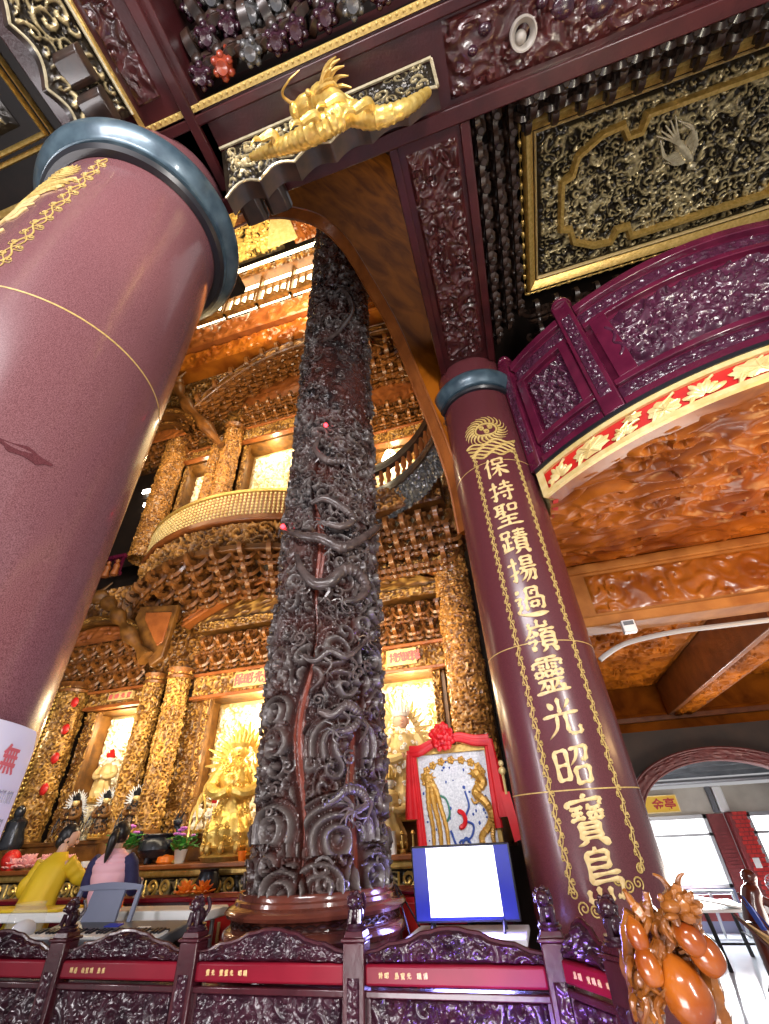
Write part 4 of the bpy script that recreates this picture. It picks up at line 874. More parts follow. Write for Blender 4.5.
# ------------------------------------------------------------------ carved altar screen behind the pillar
YF = 6.4
def rel_box(name, m, x0, x1, z0, z1, y, thick, depth, seed, cell, label=None, cat=None, par=None, fn=None, dens=42, group=None, extra=None):
    # one carved block: plain core with relief on the face towards the hall
    nu = int(np.clip((x1-x0)*dens, 12, 260)); nv = int(np.clip((z1-z0)*dens, 10, 260))
    g = MB(); g.bx(x0, x1, y, y+thick, z0, z1); g.panel(fn or carve, x1-x0, z1-z0, nu, nv, (x0, y-.001, z0), (1, 0, 0), (0, 0, 1), depth, seed, cell)
    if extra: extra(g)
    o = g.build(name, m, par)
    if label: tag(o, label, cat, group)
    return o
def arcband(name, m, xc, hw, z0, rise, th, y, thick, label, cat, seed=0, cell=.14, x_lo=None, x_hi=None):
    # segmental arch moulding with carved face
    n = 90; x = np.linspace(x_lo if x_lo is not None else xc-hw, x_hi if x_hi is not None else xc+hw, n)
    zc = z0+rise*(1-((x-xc)/hw)**2)
    T = np.linspace(0, 1, 14); Pz = zc[:, None]+th*T; X = np.broadcast_to(x[:, None], Pz.shape)
    H = carve(X+seed, Pz, seed, cell)*np.clip(np.minimum(T, 1-T)*8, 0, 1)
    g = MB(); g.grid(np.stack([X, y-.05*H, Pz], -1), h=H)
    for T_ in (0, -1): g.grid(np.stack([np.stack([x, y+0*x, Pz[:, T_]], 1), np.stack([x, y+thick+0*x, Pz[:, T_]], 1)], 1))
    g.tube(np.stack([x, y-.02+0*x, zc], 1), .03, 6); g.tube(np.stack([x, y-.02+0*x, zc+th], 1), .025, 6)
    return tag(g.build(name, m), label, cat)
def lunette(name, m, xc, hw, z0, rise, y, label, cat, seed, x_lo=None, x_hi=None, cell=.3):
    n = 60; x = np.linspace(x_lo if x_lo is not None else xc-hw, x_hi if x_hi is not None else xc+hw, n); top = rise*(1-((x-xc)/hw)**2)
    T = np.linspace(0, 1, 22); Z = z0+top[:, None]*T; X = np.broadcast_to(x[:, None], Z.shape); H = vines(X, Z, seed, cell)*np.clip(np.minimum(T, 1-T)*8, 0, 1)
    return tag(MB().grid(np.stack([X, y-.05*H, Z], -1), h=H).build(name, m), label, cat)
def round_post(name, m, x, y, r, z0, z1, label, seed, base=True, group=None):
    t = thing(name, label, 'pillar', (x, y, z0), group); n, nz = 72, int((z1-z0)*60)
    A, Z = np.meshgrid(np.linspace(0, 2*PI, n, endpoint=False), np.linspace(z0, z1, nz), indexing='ij')
    H = np.maximum(carve(A*r+seed, Z, seed, .13), vines(A*r+seed, Z, seed+2, .11)*.9); R_ = r+.07*H-.025
    MB().grid(np.stack([x+R_*np.cos(A), y+R_*np.sin(A), Z], -1), True, h=H).build('carved_shaft', m, t)
    MB().lathe([(r*1.25, z1-.16), (r*1.3, z1-.12), (r*1.05, z1-.08), (r*1.35, z1)], 24, (x, y, 0), cap=False).build('capital', M['altar_bracket'], t)
    if base: MB().lathe([(r*1.35, z0), (r*1.5, z0+.12), (r*1.35, z0+.26), (r*1.05, z0+.30)], 24, (x, y, 0), cap=False).build('pedestal', M['altar_gold'], t)
    return t
def lamp_lit(x, z, y, p, name='niche_light'): lamp(name, 'POINT', (x, y, z), p*.7, (1, .86, .58), .05)
def niche(name, x0, x1, z0, z1, y, label, seed, power, cx=None):
    t = thing(name, label, 'niche', ((x0+x1)/2, y, z0))
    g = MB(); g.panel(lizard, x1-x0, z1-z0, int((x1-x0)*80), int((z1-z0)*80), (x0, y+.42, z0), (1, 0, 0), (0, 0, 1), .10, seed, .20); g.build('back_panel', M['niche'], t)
    for xa, s_ in ((x0, 1), (x1, -1)):
        g = MB(); g.bx(xa-.03, xa+.03, y, y+.45, z0, z1); g.build('reveal', M['altar_gold'], t)
        g = MB(); g.panel(vines, .13, z1-z0, 12, int((z1-z0)*60), (xa+(0.02 if s_ > 0 else -.15), y-.02, z0), (1, 0, 0), (0, 0, 1), .05, seed+2, .13); g.bx(xa+(0.02 if s_ > 0 else -.15), xa+(.15 if s_ > 0 else -.02), y-.018, y+.06, z0, z1); g.build('carved_jamb', M['altar_gold'], t)
    MB().bx(x0, x1, y-.0, y+.45, z1, z1+.05).build('soffit', M['altar_gold'], t)
    lamp_lit((x0+x1)/2 if cx is None else cx, z1-.25, y+.12, power)
    return t
# -- ground storey
niche('lit_niche', -7.16, -6.06, 1.45, 3.32, YF, 'narrow bright gold niche with whitened relief behind the two women', 3, 44)
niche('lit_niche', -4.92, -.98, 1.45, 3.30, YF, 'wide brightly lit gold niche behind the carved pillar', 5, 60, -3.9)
lamp_lit(-1.5, 3.0, YF+.1, 45); lamp_lit(-4.3, 2.5, YF+.0, 20)
round_post('altar_pillar', M['altar_gold'], -7.55, 6.25, .21, 1.25, 3.8, 'carved gilded altar pillar with red studs beside the narrow niche', 4)
round_post('altar_pillar', M['altar_gold'], -5.82, 6.2, .14, 1.3, 3.75, 'carved gilded altar pillar right beside the narrow niche', 6)
round_post('altar_pillar', M['altar_gold'], -5.28, 6.14, .16, 1.3, 3.75, 'carved gilded altar pillar left of the wide niche', 8)
round_post('altar_pillar', M['altar'], -.62, 6.15, .24, 1.3, 5.2, 'carved altar pillar right of the wide niche, behind the embroidered banner', 9)
for i in range(4):
    z = 3.45-.42*i; g = MB(); t_ = np.linspace(0, 2*PI, 9)[:-1]
    g.ball((-7.28, 6.07, z), (.075, .04, .085), 8); tag(g.build('red_stud', M['red_paint']), 'red carved stud on the gilded pillar left of the narrow niche, %s from the top' % ORD[i], 'ornament', 'red studs on the altar pillar')
# wall of tiny gilded lamps: one cell row after another
t = thing('buddha_lamp_wall', 'strip of tiny golden lamp cells beside the pillar with red studs', 'lamp wall', (-8.05, 6.5, 1.5))
MB().bx(-8.32, -7.80, 6.42, 6.5, 1.5, 4.0).build('ground', M['altar_gold'], t)
g = MB()
for i in range(7):
    for j in range(34): g.ball((-8.28+.075*i, 6.41, 1.54+.073*j), (.026, .02, .026), 6)
o = g.build('lamp_cells', M['gold_bright'], t); o['kind'] = 'stuff'
lamp_lit(-7.9, 3.0, 5.9, 12)
# lintels
def lintel(x0, x1, z0, z1, y, label, seed, plate=None):
    t = thing('inscribed_lintel', label, 'lintel', ((x0+x1)/2, y, z0))
    rel_box('carved_board', M['altar_gold'], x0, x1, z0, z1, y, .2, .06, seed, .13, par=t, fn=vines, dens=46)
    for z in (z0, z1): MB().bx(x0, x1, y-.07, y+.05, z-.025, z+.025).build('moulding', M['altar_red'], t, bevel=.008)
    if plate:
        xa, xb = plate; MB().bx(xa, xb, y-.085, y-.03, z0+.07, z1-.06).build('pale_plate', M['niche'], t)
        g = MB(); h_ = z1-z0-.17; n = 4
        for i in range(n):
            xm = xa+(xb-xa)*(i+.5)/n; f_ = lambda x, y_, d: np.stack([xm+x, YF*0+y-.087-d+0*x, (z0+z1)/2+.005+y_], -1); brush_char(g, STROKES[(0, 9, 8, 2)[i]], h_*.95, f_, 2.2)
        g.build('red_lettering', M['red_ink'], t)
    return t
lintel(-7.25, -6.05, 3.36, 3.62, 6.3, 'carved lintel over the narrow niche with a small red lettered plate', 3, (-6.75, -6.25))
lintel(-5.1, -.85, 3.30, 3.66, 6.3, 'long carved lintel over the wide niche with red lettered plate', 4, (-4.3, -3.6))
t = bpy.data.objects['inscribed_lintel.001']; MB().bx(-1.75, -1.30, 6.215, 6.27, 3.37, 3.60).build('pale_plate', M['niche'], t)
g = MB()
for i in range(4):
    xm = -1.70+.11*i+.06; brush_char(g, STROKES[(1, 8, 9, 0)[i]], .15, lambda x, y_, d: np.stack([xm+x, 6.213-d+0*x, 3.485+y_], -1), 2.2)
g.build('red_lettering', M['red_ink'], t)
# bracket rows of the ground storey
r1 = Row('altar_bracket', 'small brown bracket above the wide niche lintel', 'brackets above the wide niche lintel', M['altar_bracket'], .85)
for j in range(2):
    for i in range(15): r1.put((-5.0+.285*i+.14*j, 6.28-.12*j, 3.98+.24*j), 0, RN[j])
r1.done('the left')
r2 = Row('altar_bracket', 'small brown bracket above the narrow niche', 'brackets above the narrow niche', M['altar_bracket'], .85)
for j in range(3):
    for i in range(6): r2.put((-7.85+.30*i+.12*j, 6.3-.1*j, 3.92+.24*j), 0, RN[j])
r2.done('the left')
rel_box('bracket_board', M['altar'], -5.2, -.7, 3.66, 5.2, 6.66, .2, .09, 51, .2, 'dark carved board behind the brackets above the wide niche', 'board')
rel_box('bracket_board', M['altar'], -8.6, -4.6, 3.66, 6.0, 6.68, .2, .09, 52, .22, 'dark carved board behind the brackets above the narrow niche', 'board')
for (xa, xb, lb) in ((-7.34, -7.14, 'between red studded pillar and narrow niche'), (-6.03, -4.94, 'behind the pair of gilded pillars'), (-.96, -.36, 'behind the pillar right of the wide niche')):
    rel_box('carved_wall_board', M['altar_gold'], xa, xb, 1.24, 3.36, 6.46, .2, .07, 53, .13, 'gilded carved wall board '+lb, 'board', dens=60)
rel_box('carved_frieze', M['altar_gold'], -5.1, -.8, 4.36, 4.52, 6.12, .2, .05, 6, .12, 'thin carved frieze under the lunette above the wide niche', 'frieze', fn=vines)
lunette('carved_lunette', M['altar_gold'], -2.95, 2.35, 4.50, .62, 6.18, 'gilded carved lunette above the wide niche, half behind the pillar', 'lunette', 7)
arcband('lunette_arch', M['altar_red'], -2.95, 2.45, 4.50, .68, .10, 6.05, .2, 'curved wooden moulding over the lunette above the wide niche', 'arch', 3)
lunette('carved_lunette', M['altar_red'], -7.4, 1.1, 4.48, .34, 6.1, 'small carved lunette above the narrow niche', 'lunette', 12)
arcband('lunette_arch', M['altar_gold'], -7.4, 1.2, 4.46, .38, .12, 6.0, .2, 'curved gilded moulding above the narrow niche at the left', 'arch', 5)
# fan of brackets stepping out to the balcony over the lunette
r3 = Row('altar_bracket', 'brown bracket under the gold lattice balcony', 'brackets in the fan under the gold lattice balcony', M['altar_bracket'], 1.25)
GC, GR = np.array([-4.7, 8.6]), 3.24
for j in range(3):
    R_ = GR-.62+.24*j; a0_, a1_ = math.radians(222-3*j), math.radians(318+3*j); n = 11+j
    for i in range(n):
        a = a0_+(a1_-a0_)*(i+.5*(j % 2))/n; x, y = GC[0]+R_*math.cos(a), GC[1]+R_*math.sin(a)
        r3.put((x, y, 5.06+.20*j+.10*math.cos((x+3.4)*.8)), a+PI/2, RN[j])
r3.done('the left')
def garc(r0, r1, z0, z1, a0=214, a1=326, n=70):
    g = MB(); a_ = np.linspace(math.radians(a0), math.radians(a1), n)
    P = np.array([[(GC[0]+r*math.cos(a), GC[1]+r*math.sin(a), z) for r, z in ((r0, z0), (r0, z1), (r1, z1), (r1, z0))] for a in a_]); return g.grid(P, False, True)
gb = thing('lattice_balcony', 'curved balcony with golden lattice parapet above the wide niche', 'balcony', (*GC, 5.4))
a_, z_ = np.meshgrid(np.linspace(math.radians(214), math.radians(326), 330), np.linspace(5.52, 6.02, 40), indexing='ij')
H = np.maximum(carve(a_*GR, z_, 4, .30), vines(a_*GR, z_, 6, .26)*.9); e = np.clip(np.minimum(z_-5.52, 6.02-z_)/.05, 0, 1); H = H*e; R_ = GR-.10+.20*H-.10*(6.02-z_)
MB().grid(np.stack([GC[0]+R_*np.cos(a_), GC[1]+R_*np.sin(a_), z_], -1), h=H).build('carved_frieze', M['altar'], gb)
garc(GR+.02, GR-.4, 5.42, 5.53).build('lower_moulding', M['altar'], gb, bevel=.015); garc(GR+.06, GR-.3, 6.02, 6.14).build('cornice', M['altar_red'], gb, bevel=.02)
garc(GR+.01, GR-.03, 6.14, 6.70).build('lattice_ground', M['altar_red'], gb); garc(GR+.05, GR-.06, 6.66, 6.73).build('top_rail', M['gold'], gb, bevel=.01)
def glatt(a, z, d): return np.array([GC[0]+(GR+d)*math.cos(a), GC[1]+(GR+d)*math.sin(a), z])
g = MB()
na = 80
for i in range(na):
    a = math.radians(214.5+111*i/(na-1))
    for j in range(7): g.ball(glatt(a, 6.185+.073*j, .012), (.031, .026, .031), 6)
o = g.build('gold_cells', M['gold_pale'], gb); o['kind'] = 'stuff'
lamp('lattice_light', 'AREA', (-4.9, 4.6, 6.9), 14, WARM, 2.6, .3, (-4.9, 5.5, 6.3))
# dark stretch of wall and posts left of the balcony
rel_box('carved_spandrel', M['altar'], -9.4, -6.9, 4.9, 5.75, 6.3, .3, .12, 21, .24, 'carved spandrel left of the gold lattice balcony', 'carved panel')
g = MB(); g.bx(-8.6, -7.2, 5.95, 6.03, 6.25, 6.33).bx(-8.6, -7.2, 5.95, 6.03, 5.85, 5.92)
for i in range(9): g.bx(-8.55+.16*i, -8.50+.16*i, 5.97, 6.01, 5.9, 6.28)
tag(g.build('small_railing', M['purple_wood']), 'small purple railing left of the gold lattice balcony', 'railing')
for i in range(7):
    x = -8.5+.22*i
    g = MB(); g.lathe([(.06, 5.76), (.075, 5.80), (.05, 5.9), (.065, 5.97), (.03, 6.03)], 10, (x, 5.85, 0)); g.ball((x, 5.84, 6.07), .045, 8)
    tag(g.build('small_figure', M['altar_red']), 'tiny carved figure before the small purple railing, %s from the left' % ORD[i], 'figure', 'carved figures before the small railing')
tag(MB().bx(-8.6, -7.0, 6.5, 6.55, 6.4, 9.2).build('dark_opening', M['black']), 'dark opening beside the upper storey left of the lattice balcony', 'opening')
for (x, z, w_) in ((-7.62, 8.05, 'lowest'), (-7.8, 8.5, 'topmost'), (-7.5, 8.35, 'middle')):
    tag(MB().bx(x-.10, x+.10, 6.40, 6.44, z-.05, z+.05).build('wall_lamp', M['bulb']), 'small white lamp in the dark opening beside the upper storey, %s of three' % w_, 'lamp', 'white lamps in the dark opening')
# slanting carved strut
st = thing('dragon_strut', 'slanting gilded strut carved as a dragon beneath the lattice balcony', 'strut', (-6.1, 5.8, 3.7))
q = spline([(-6.95, 5.7, 5.12), (-6.5, 5.62, 4.75), (-6.1, 5.6, 4.35), (-5.6, 5.65, 3.85)], 40); t_ = np.linspace(0, 1, 40)
MB().tube(q, .10+.035*np.sin(t_*20), 10).build('body', M['altar_gold'], st)
MB().ball((-7.05, 5.62, 5.16), (.20, .13, .14), 12).ball((-7.22, 5.58, 5.10), (.10, .09, .07), 10).tube([(-7.0, 5.6, 5.28), (-6.85, 5.62, 5.42)], [.03, .01], 6).build('head', M['altar_gold'], st)
fan = [(-5.55, 3.72), (-5.35, 3.85), (-5.28, 4.75), (-6.1, 4.85), (-6.15, 4.62)]
MB().prism(fan, .10, (0, 5.70, 0), (1, 0, 0), (0, 0, 1)).build('web', M['altar_gold'], st, bevel=.02)
g = MB(); g.prism([(-5.5, 4.05), (-5.40, 4.1), (-5.38, 4.62), (-5.92, 4.70), (-5.9, 4.56)], .03, (0, 5.68, 0), (1, 0, 0), (0, 0, 1)); g.build('inner_panel', M['altar_red'], st, bevel=.01)
# -- upper storey
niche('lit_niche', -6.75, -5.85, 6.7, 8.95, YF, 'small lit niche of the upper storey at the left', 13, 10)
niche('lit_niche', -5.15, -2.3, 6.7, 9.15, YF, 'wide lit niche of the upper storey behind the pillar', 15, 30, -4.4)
round_post('altar_pillar', M['altar'], -6.95, 6.15, .24, 6.2, 10.4, 'tall carved pillar at the left end of the upper storey', 14, False)
round_post('altar_pillar', M['altar'], -5.72, 6.2, .15, 6.7, 9.3, 'slim carved pillar of the upper storey, left one of the pair', 15, False)
round_post('altar_pillar', M['altar'], -5.32, 6.15, .19, 6.7, 9.6, 'carved pillar of the upper storey, right one of the pair', 16, False)
lintel(-6.8, -5.8, 9.0, 9.3, 6.3, 'carved lintel over the small upper niche', 23)
lintel(-5.25, -2.0, 9.18, 9.62, 6.3, 'carved lintel over the wide upper niche', 24)
rel_box('bracket_board', M['altar'], -8.8, -2.4, 9.2, 13.4, 6.66, .2, .12, 54, .3, 'dark carved board behind the brackets of the upper storey', 'board', dens=30)
r4 = Row('altar_bracket', 'small brown bracket above the wide upper niche', 'brackets above the wide upper niche', M['altar_bracket'], .95)
for j in range(2):
    for i in range(12): r4.put((-5.15+.30*i+.14*j, 6.28-.14*j, 9.95+.26*j), 0, RN[j])
r4.done('the left')
r5 = Row('altar_bracket', 'small brown bracket above the small upper niche', 'brackets above the small upper niche', M['altar_bracket'], .95)
for j in range(5):
    for i in range(5): r5.put((-8.0+.34*i+.15*j-.06*j*(i < 2), 6.3-.12*j, 9.45+.20*j), 0, (RN+('uppermost',))[j])
r5.done('the left')
lunette('carved_lunette', M['altar_red'], -4.0, 2.1, 10.42, 1.05, 6.2, 'red brown carved lunette of the upper storey left of the pillar', 'lunette', 17, cell=.5)
arcband('lunette_arch', M['altar_gold'], -4.0, 2.2, 10.42, 1.1, .12, 6.08, .2, 'curved moulding over the red brown upper lunette', 'arch', 13)
lunette('carved_lunette', M['altar_red'], -7.25, .8, 9.5, .42, 5.85, 'small red brown lunette of the upper storey at the far left', 'lunette', 18, cell=.4)
arcband('lunette_arch', M['altar'], -7.25, .9, 9.5, .46, .10, 5.75, .2, 'curved moulding over the small upper lunette at the far left', 'arch', 15)
r6 = Row('altar_bracket', 'brown bracket under the big top arch', 'brackets in the upper fan under the top arch', M['altar_bracket'], 1.25)
for j in range(4):
    for i in range(13):
        x = -6.2+.40*i+.2*(j % 2); top = 11.42+.03*j-.23*(x+3.7)**2
        if top > 9.9: r6.put((x, 6.12-.17*j, top), 0, RN[j])
r6.done('the left')
arcband('top_arch', M['altar'], -3.6, 2.5, 9.95, 1.28, .26, 5.5, .2, 'big carved arch band under the top beams left of the pillar', 'arch', 25, .2)
arcband('top_arch', M['altar'], -7.15, 1.1, 9.4, .75, .20, 5.6, .2, 'smaller carved arch band beside the tall pillar of the upper storey', 'arch', 27, .2)
stt = thing('dragon_strut', 'carved strut rising between the two upper arches', 'strut', (-6.0, 5.6, 8.8)); t_ = np.linspace(0, 1, 40)
q = spline([(-6.75, 5.35, 10.9), (-6.45, 5.4, 10.3), (-5.95, 5.55, 9.6), (-5.35, 5.85, 8.75)], 40); MB().tube(q, .12+.045*np.sin(t_*18), 9).build('body', M['altar'], stt)
MB().ball((-6.77, 5.33, 10.98), (.20, .15, .17), 10).tube([(-6.7, 5.3, 11.1), (-6.55, 5.3, 11.3)], [.05, .015], 6).build('head', M['altar'], stt)
# -- right of the pillar
r7 = Row('altar_bracket', 'bracket under the dark baluster balcony', 'brackets right of the pillar, lower storey', M['altar_bracket'], 1.2)
for j in range(3):
    for i in range(6): r7.put((-2.0+.27*i+.13*(j % 2), 5.95-.12*j, 4.98+.27*j), 0, RN[j])
r7.done('the pillar')
rel_box('carved_frieze', M['altar_gold'], -2.3, -.55, 4.72, 4.86, 5.9, .2, .05, 16, .12, 'thin gilded frieze between bracket rows right of the pillar', 'frieze', fn=vines)
rel_box('carved_frieze', M['altar'], -2.4, -.5, 5.68, 6.15, 5.55, .3, .10, 36, .2, 'carved frieze under the dark baluster balcony right of the pillar', 'frieze')
db = thing('baluster_balcony', 'dark curved balcony with turned balusters right of the pillar', 'balcony', (-.6, 5.2, 6.2))
q = spline([(-2.5, 5.75, 0), (-1.9, 5.72, 0), (-1.3, 5.55, 0), (-.8, 5.2, 0), (-.42, 4.75, 0), (-.2, 4.4, 0)], 60)
def zz(h): return q+np.array([0, 0, h])
for h, w, m_ in ((6.12, .05, 'dark_bracket'), (6.22, .035, 'pendant_grey'), (6.66, .045, 'dark_bracket'), (6.75, .04, 'dark_bracket')): MB().tube(zz(h), w, 4, sq=(1, 1.2), upv=(0, 0, 1)).build('rail', M[m_], db)
g = MB(); H = carve(np.linspace(0, 3.2, 160)[:, None]+0*np.linspace(0, .5, 24), np.broadcast_to(np.linspace(0, .5, 24), (160, 24)), 8, .16)
q2 = spline(q, 160); nn = np.stack([q2[:, 1]*0-.35, q2[:, 1]*0-1, q2[:, 1]*0], 1); P = q2[:, None]+np.array([0, 0, 1.])*np.linspace(5.60, 6.1, 24)[None, :, None]+nn[:, None]*(.08*H)[..., None]-nn[:, None]*(.12*np.linspace(1, 0, 24)[None, :, None]); g.grid(P, h=H); g.build('carved_apron', M['pendant_grey'], db)
for i in range(17):
    c = q[3+int(i*3.3)]; MB().lathe([(.03, 6.24), (.045, 6.30), (.03, 6.36), (.055, 6.46), (.04, 6.54), (.03, 6.60), (.035, 6.66)], 10, (c[0], c[1], 0)).build('baluster', M['altar_red'], db)
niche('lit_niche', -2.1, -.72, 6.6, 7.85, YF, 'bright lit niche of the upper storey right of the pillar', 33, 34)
lintel(-2.2, -.55, 7.9, 8.25, 6.25, 'carved lintel of the upper storey right of the pillar', 43)
r8 = Row('altar_bracket', 'small bracket below the right lunette', 'brackets right of the pillar, upper storey', M['altar_bracket'], .9)
for j in range(2):
    for i in range(6): r8.put((-2.1+.28*i+.14*j, 6.25-.14*j, 8.62+.27*j), 0, RN[j])
r8.done('the pillar')
rel_box('bracket_board', M['altar'], -2.38, -.35, 8.2, 13.2, 6.64, .2, .12, 55, .3, 'dark carved board behind the upper brackets right of the pillar', 'board', dens=30)
lunette('carved_lunette', M['altar_red'], -1.5, 1.15, 9.0, .75, 6.15, 'red brown lunette right of the pillar', 'lunette', 47, cell=.5)
arcband('lunette_arch', M['altar_gold'], -1.5, 1.25, 9.0, .78, .10, 6.02, .2, 'curved moulding over the lunette right of the pillar', 'arch', 33)
r9 = Row('altar_bracket', 'brown bracket above the right lunette', 'brackets in the upper fan right of the pillar', M['altar_bracket'], 1.35)
for j in range(4):
    for i in range(5): r9.put((-2.15+.38*i+.18*(j % 2), 6.1-.15*j, 10.0+.17*j-.25*((-2.15+.38*i+1.5))**2), 0, RN[j])
r9.done('the pillar')
arcband('top_arch', M['altar'], -1.5, 1.4, 10.15, .5, .24, 5.4, .2, 'carved arch band at the top right of the pillar', 'arch', 35, .2)
round_post('altar_pillar', M['altar'], -.35, 6.0, .2, 5.2, 9.5, 'dark carved post between the altar screen and the far column', 26, False)
ch = thing('crystal_chandelier', 'small sparkling crystal lamp in the upper niche right of the pillar', 'lamp', (-1.45, 6.1, 7.2))
g = MB()
for i in range(12):
    a = i*PI/6; g.tube([(-1.45+.08*math.cos(a), 6.1+.08*math.sin(a), 7.5), (-1.45+.17*math.cos(a), 6.1+.17*math.sin(a), 7.25), (-1.45+.05*math.cos(a), 6.1+.05*math.sin(a), 7.02)], .014, 5)
g.build('crystal_strings', M['tube'], ch); MB().ball((-1.45, 6.1, 7.28), .06, 10).build('bulb', M['bulb'], ch); MB().tube([(-1.45, 6.1, 7.4), (-1.45, 6.1, 7.85)], .012, 6).build('rod', M['gold'], ch)
# -- top beams, cornices and the gold ceiling
def top_beam(x0, x1, z0, z1, y, m, label, seed, cell=.3, fn=vines): return rel_box('altar_beam', m, x0, x1, z0, z1, y, .4, .09, seed, cell, label, 'beam', fn=fn, dens=30)
top_beam(-11, -.5, 11.5, 12.2, 5.35, M['orange_wood'], 'carved beam above the big upper arch', 3, .5)
top_beam(-11, -.5, 12.22, 13.1, 5.2, M['altar_red'], 'plain reddish beam below the row of lit panels', 5, .8)
lpn = 0
for i in range(9):
    x0 = -9.6+1.0*i
    if not shown((x0+.45, 5.1, 13.8), 1.): continue
    lpn += 1; t = thing('lit_cornice', 'bright lit gilded panel below the gold ceiling, %s from the left' % ORD[lpn-1], 'lit panel', (x0+.45, 5.1, 13.12), 'lit panels below the gold ceiling')
    MB().bx(x0, x0+.9, 5.12, 5.2, 13.2, 14.5).build('glowing_pane', M['tube'], t)
    g = MB(); g.bx(x0-.05, x0+.02, 5.0, 5.2, 13.12, 14.55).bx(x0-.05, x0+.92, 5.02, 5.12, 13.12, 13.26).bx(x0-.05, x0+.92, 5.02, 5.12, 13.95, 14.02)
    for j in range(3): g.tube(spiral((x0+.2+.25*j, 5.08, 13.42), (1, 0, 0), (0, 0, 1), .02, .13, 1.3, j, 14), .035, 5)
    for j in range(4): g.bx(x0+.13+.22*j, x0+.19+.22*j, 5.06, 5.12, 13.2, 13.98)
    g.build('pierced_screen', M['altar_gold'], t)
top_beam(-11, -.5, 14.55, 14.95, 4.9, M['altar'], 'carved cornice above the row of lit panels', 8, .2, carve)
tl = tag(MB().bx(-10, -.5, 4.80, 4.86, 14.98, 15.08).build('strip_light', M['tube']), 'bright strip light along the cornice below the gold ceiling', 'lamp')
gc = thing('gold_ceiling', 'sloping gold ceiling panel with pierced black lattice seen through the arch', 'ceiling panel', (-4.8, 4.2, 15.1))
g = MB(); g.panel(lizard, 6.2, 4.2, 300, 200, (-10.0, 4.72, 15.12), (1, 0, 0), (0, -.45, .89), .12, 12, .42); g.build('lattice_relief', M['pierced_gold'], gc)
MB().prism([(-4.3, .1), (-3.35, .1), (-3.8, 2.2)], .06, (0, 4.62, 15.12), (1, 0, 0), (0, -.45, .89)).build('plain_gold_kite', M['gold_pale'], gc)
g = MB(); g.panel(vines, .9, 3.4, 30, 100, (-3.45, 4.7, 15.12), (1, 0, 0), (-.20, -.45, .86), .08, 17, .25); g.build('hip_rib', M['altar_red'], gc)
struct('ceiling_altar', MB().bx(-13, .75, 1.4, 7.3, 17.6, 17.8).bx(-13, -12.8, -3, 7.3, -.6, 17.8).bx(.55, .78, 4.9, 7.3, 8.3, 17.8).bx(.62, .75, 5.3, 7.3, -.6, 8.4).bx(-13, .8, 1.2, 1.4, 8.3, 17.8), M['dark_wall'])
lamp('ceiling_light', 'AREA', (-4.4, 3.0, 13.6), 110, (1, .82, .5), 2.2, .5, (-4.8, 4.4, 16))
# ------------------------------------------------------------------ altar tables and what stands on them
at = thing('altar_table', 'long altar table with black and gold scroll frieze in front of the two women', 'table', (-5.4, 5.9, 0))
def altar_tab(t, x0, x1, seed):
    MB().bx(x0, x1, 5.52, 6.2, 1.19, 1.24).build('table_top', M['altar_red'], t, bevel=.012)
    MB().bx(x0, x1, 5.56, 6.1, 1.12, 1.19).build('gilt_band', M['gold'], t, bevel=.02)
    MB().bx(x0, x1, 5.62, 6.1, 0, 1.08).build('carcass', M['black'], t)
    g = MB(); g.panel(lizard, x1-x0-.1, .22, int((x1-x0)*70), 22, (x0+.05, 5.615, .90), (1, 0, 0), (0, 0, 1), .04, seed, .16, .1); g.build('scroll_frieze', M['gilt_black'], t)
    g = MB()
    n = int((x1-x0)/.42)
    for i in range(n):
        x = x0+.2+i*.42
        for s_ in (-1, 1): g.tube(spiral((x+s_*.09, 5.58, 1.035), (s_, 0, 0), (0, 0, 1), .012, .075, 1.35, 2.2, 16), .016, 5)
        g.tube([(x-.19, 5.58, .97), (x-.19, 5.58, 1.10)], .012, 4)
    g.build('gilt_scrolls', M['gold_bright'], t)
    MB().bx(x0, x1, 5.58, 6.1, .70, .82).build('lower_band', M['rail_red'], t, bevel=.01)
altar_tab(at, -8.0, -3.15, 3)
at2 = thing('altar_table', 'altar table with gold scroll frieze between the pillar and the banner', 'table', (-1.7, 5.9, 0)); altar_tab(at2, -2.4, -.9, 5)
tag(MB().bx(-7.6, -3.3, 6.02, 6.35, 1.24, 1.50).bx(-7.6, -3.3, 6.0, 6.36, 1.47, 1.52).build('altar_shelf', M['altar_gold'], None, bevel=.01), 'gilded step at the back of the long altar table', 'shelf')
tag(MB().bx(-2.3, -.95, 6.02, 6.35, 1.24, 1.50).bx(-2.3, -.95, 6.0, 6.36, 1.47, 1.52).build('altar_shelf', M['altar_gold'], None, bevel=.01), 'gilded step at the back of the altar table right of the pillar', 'shelf')
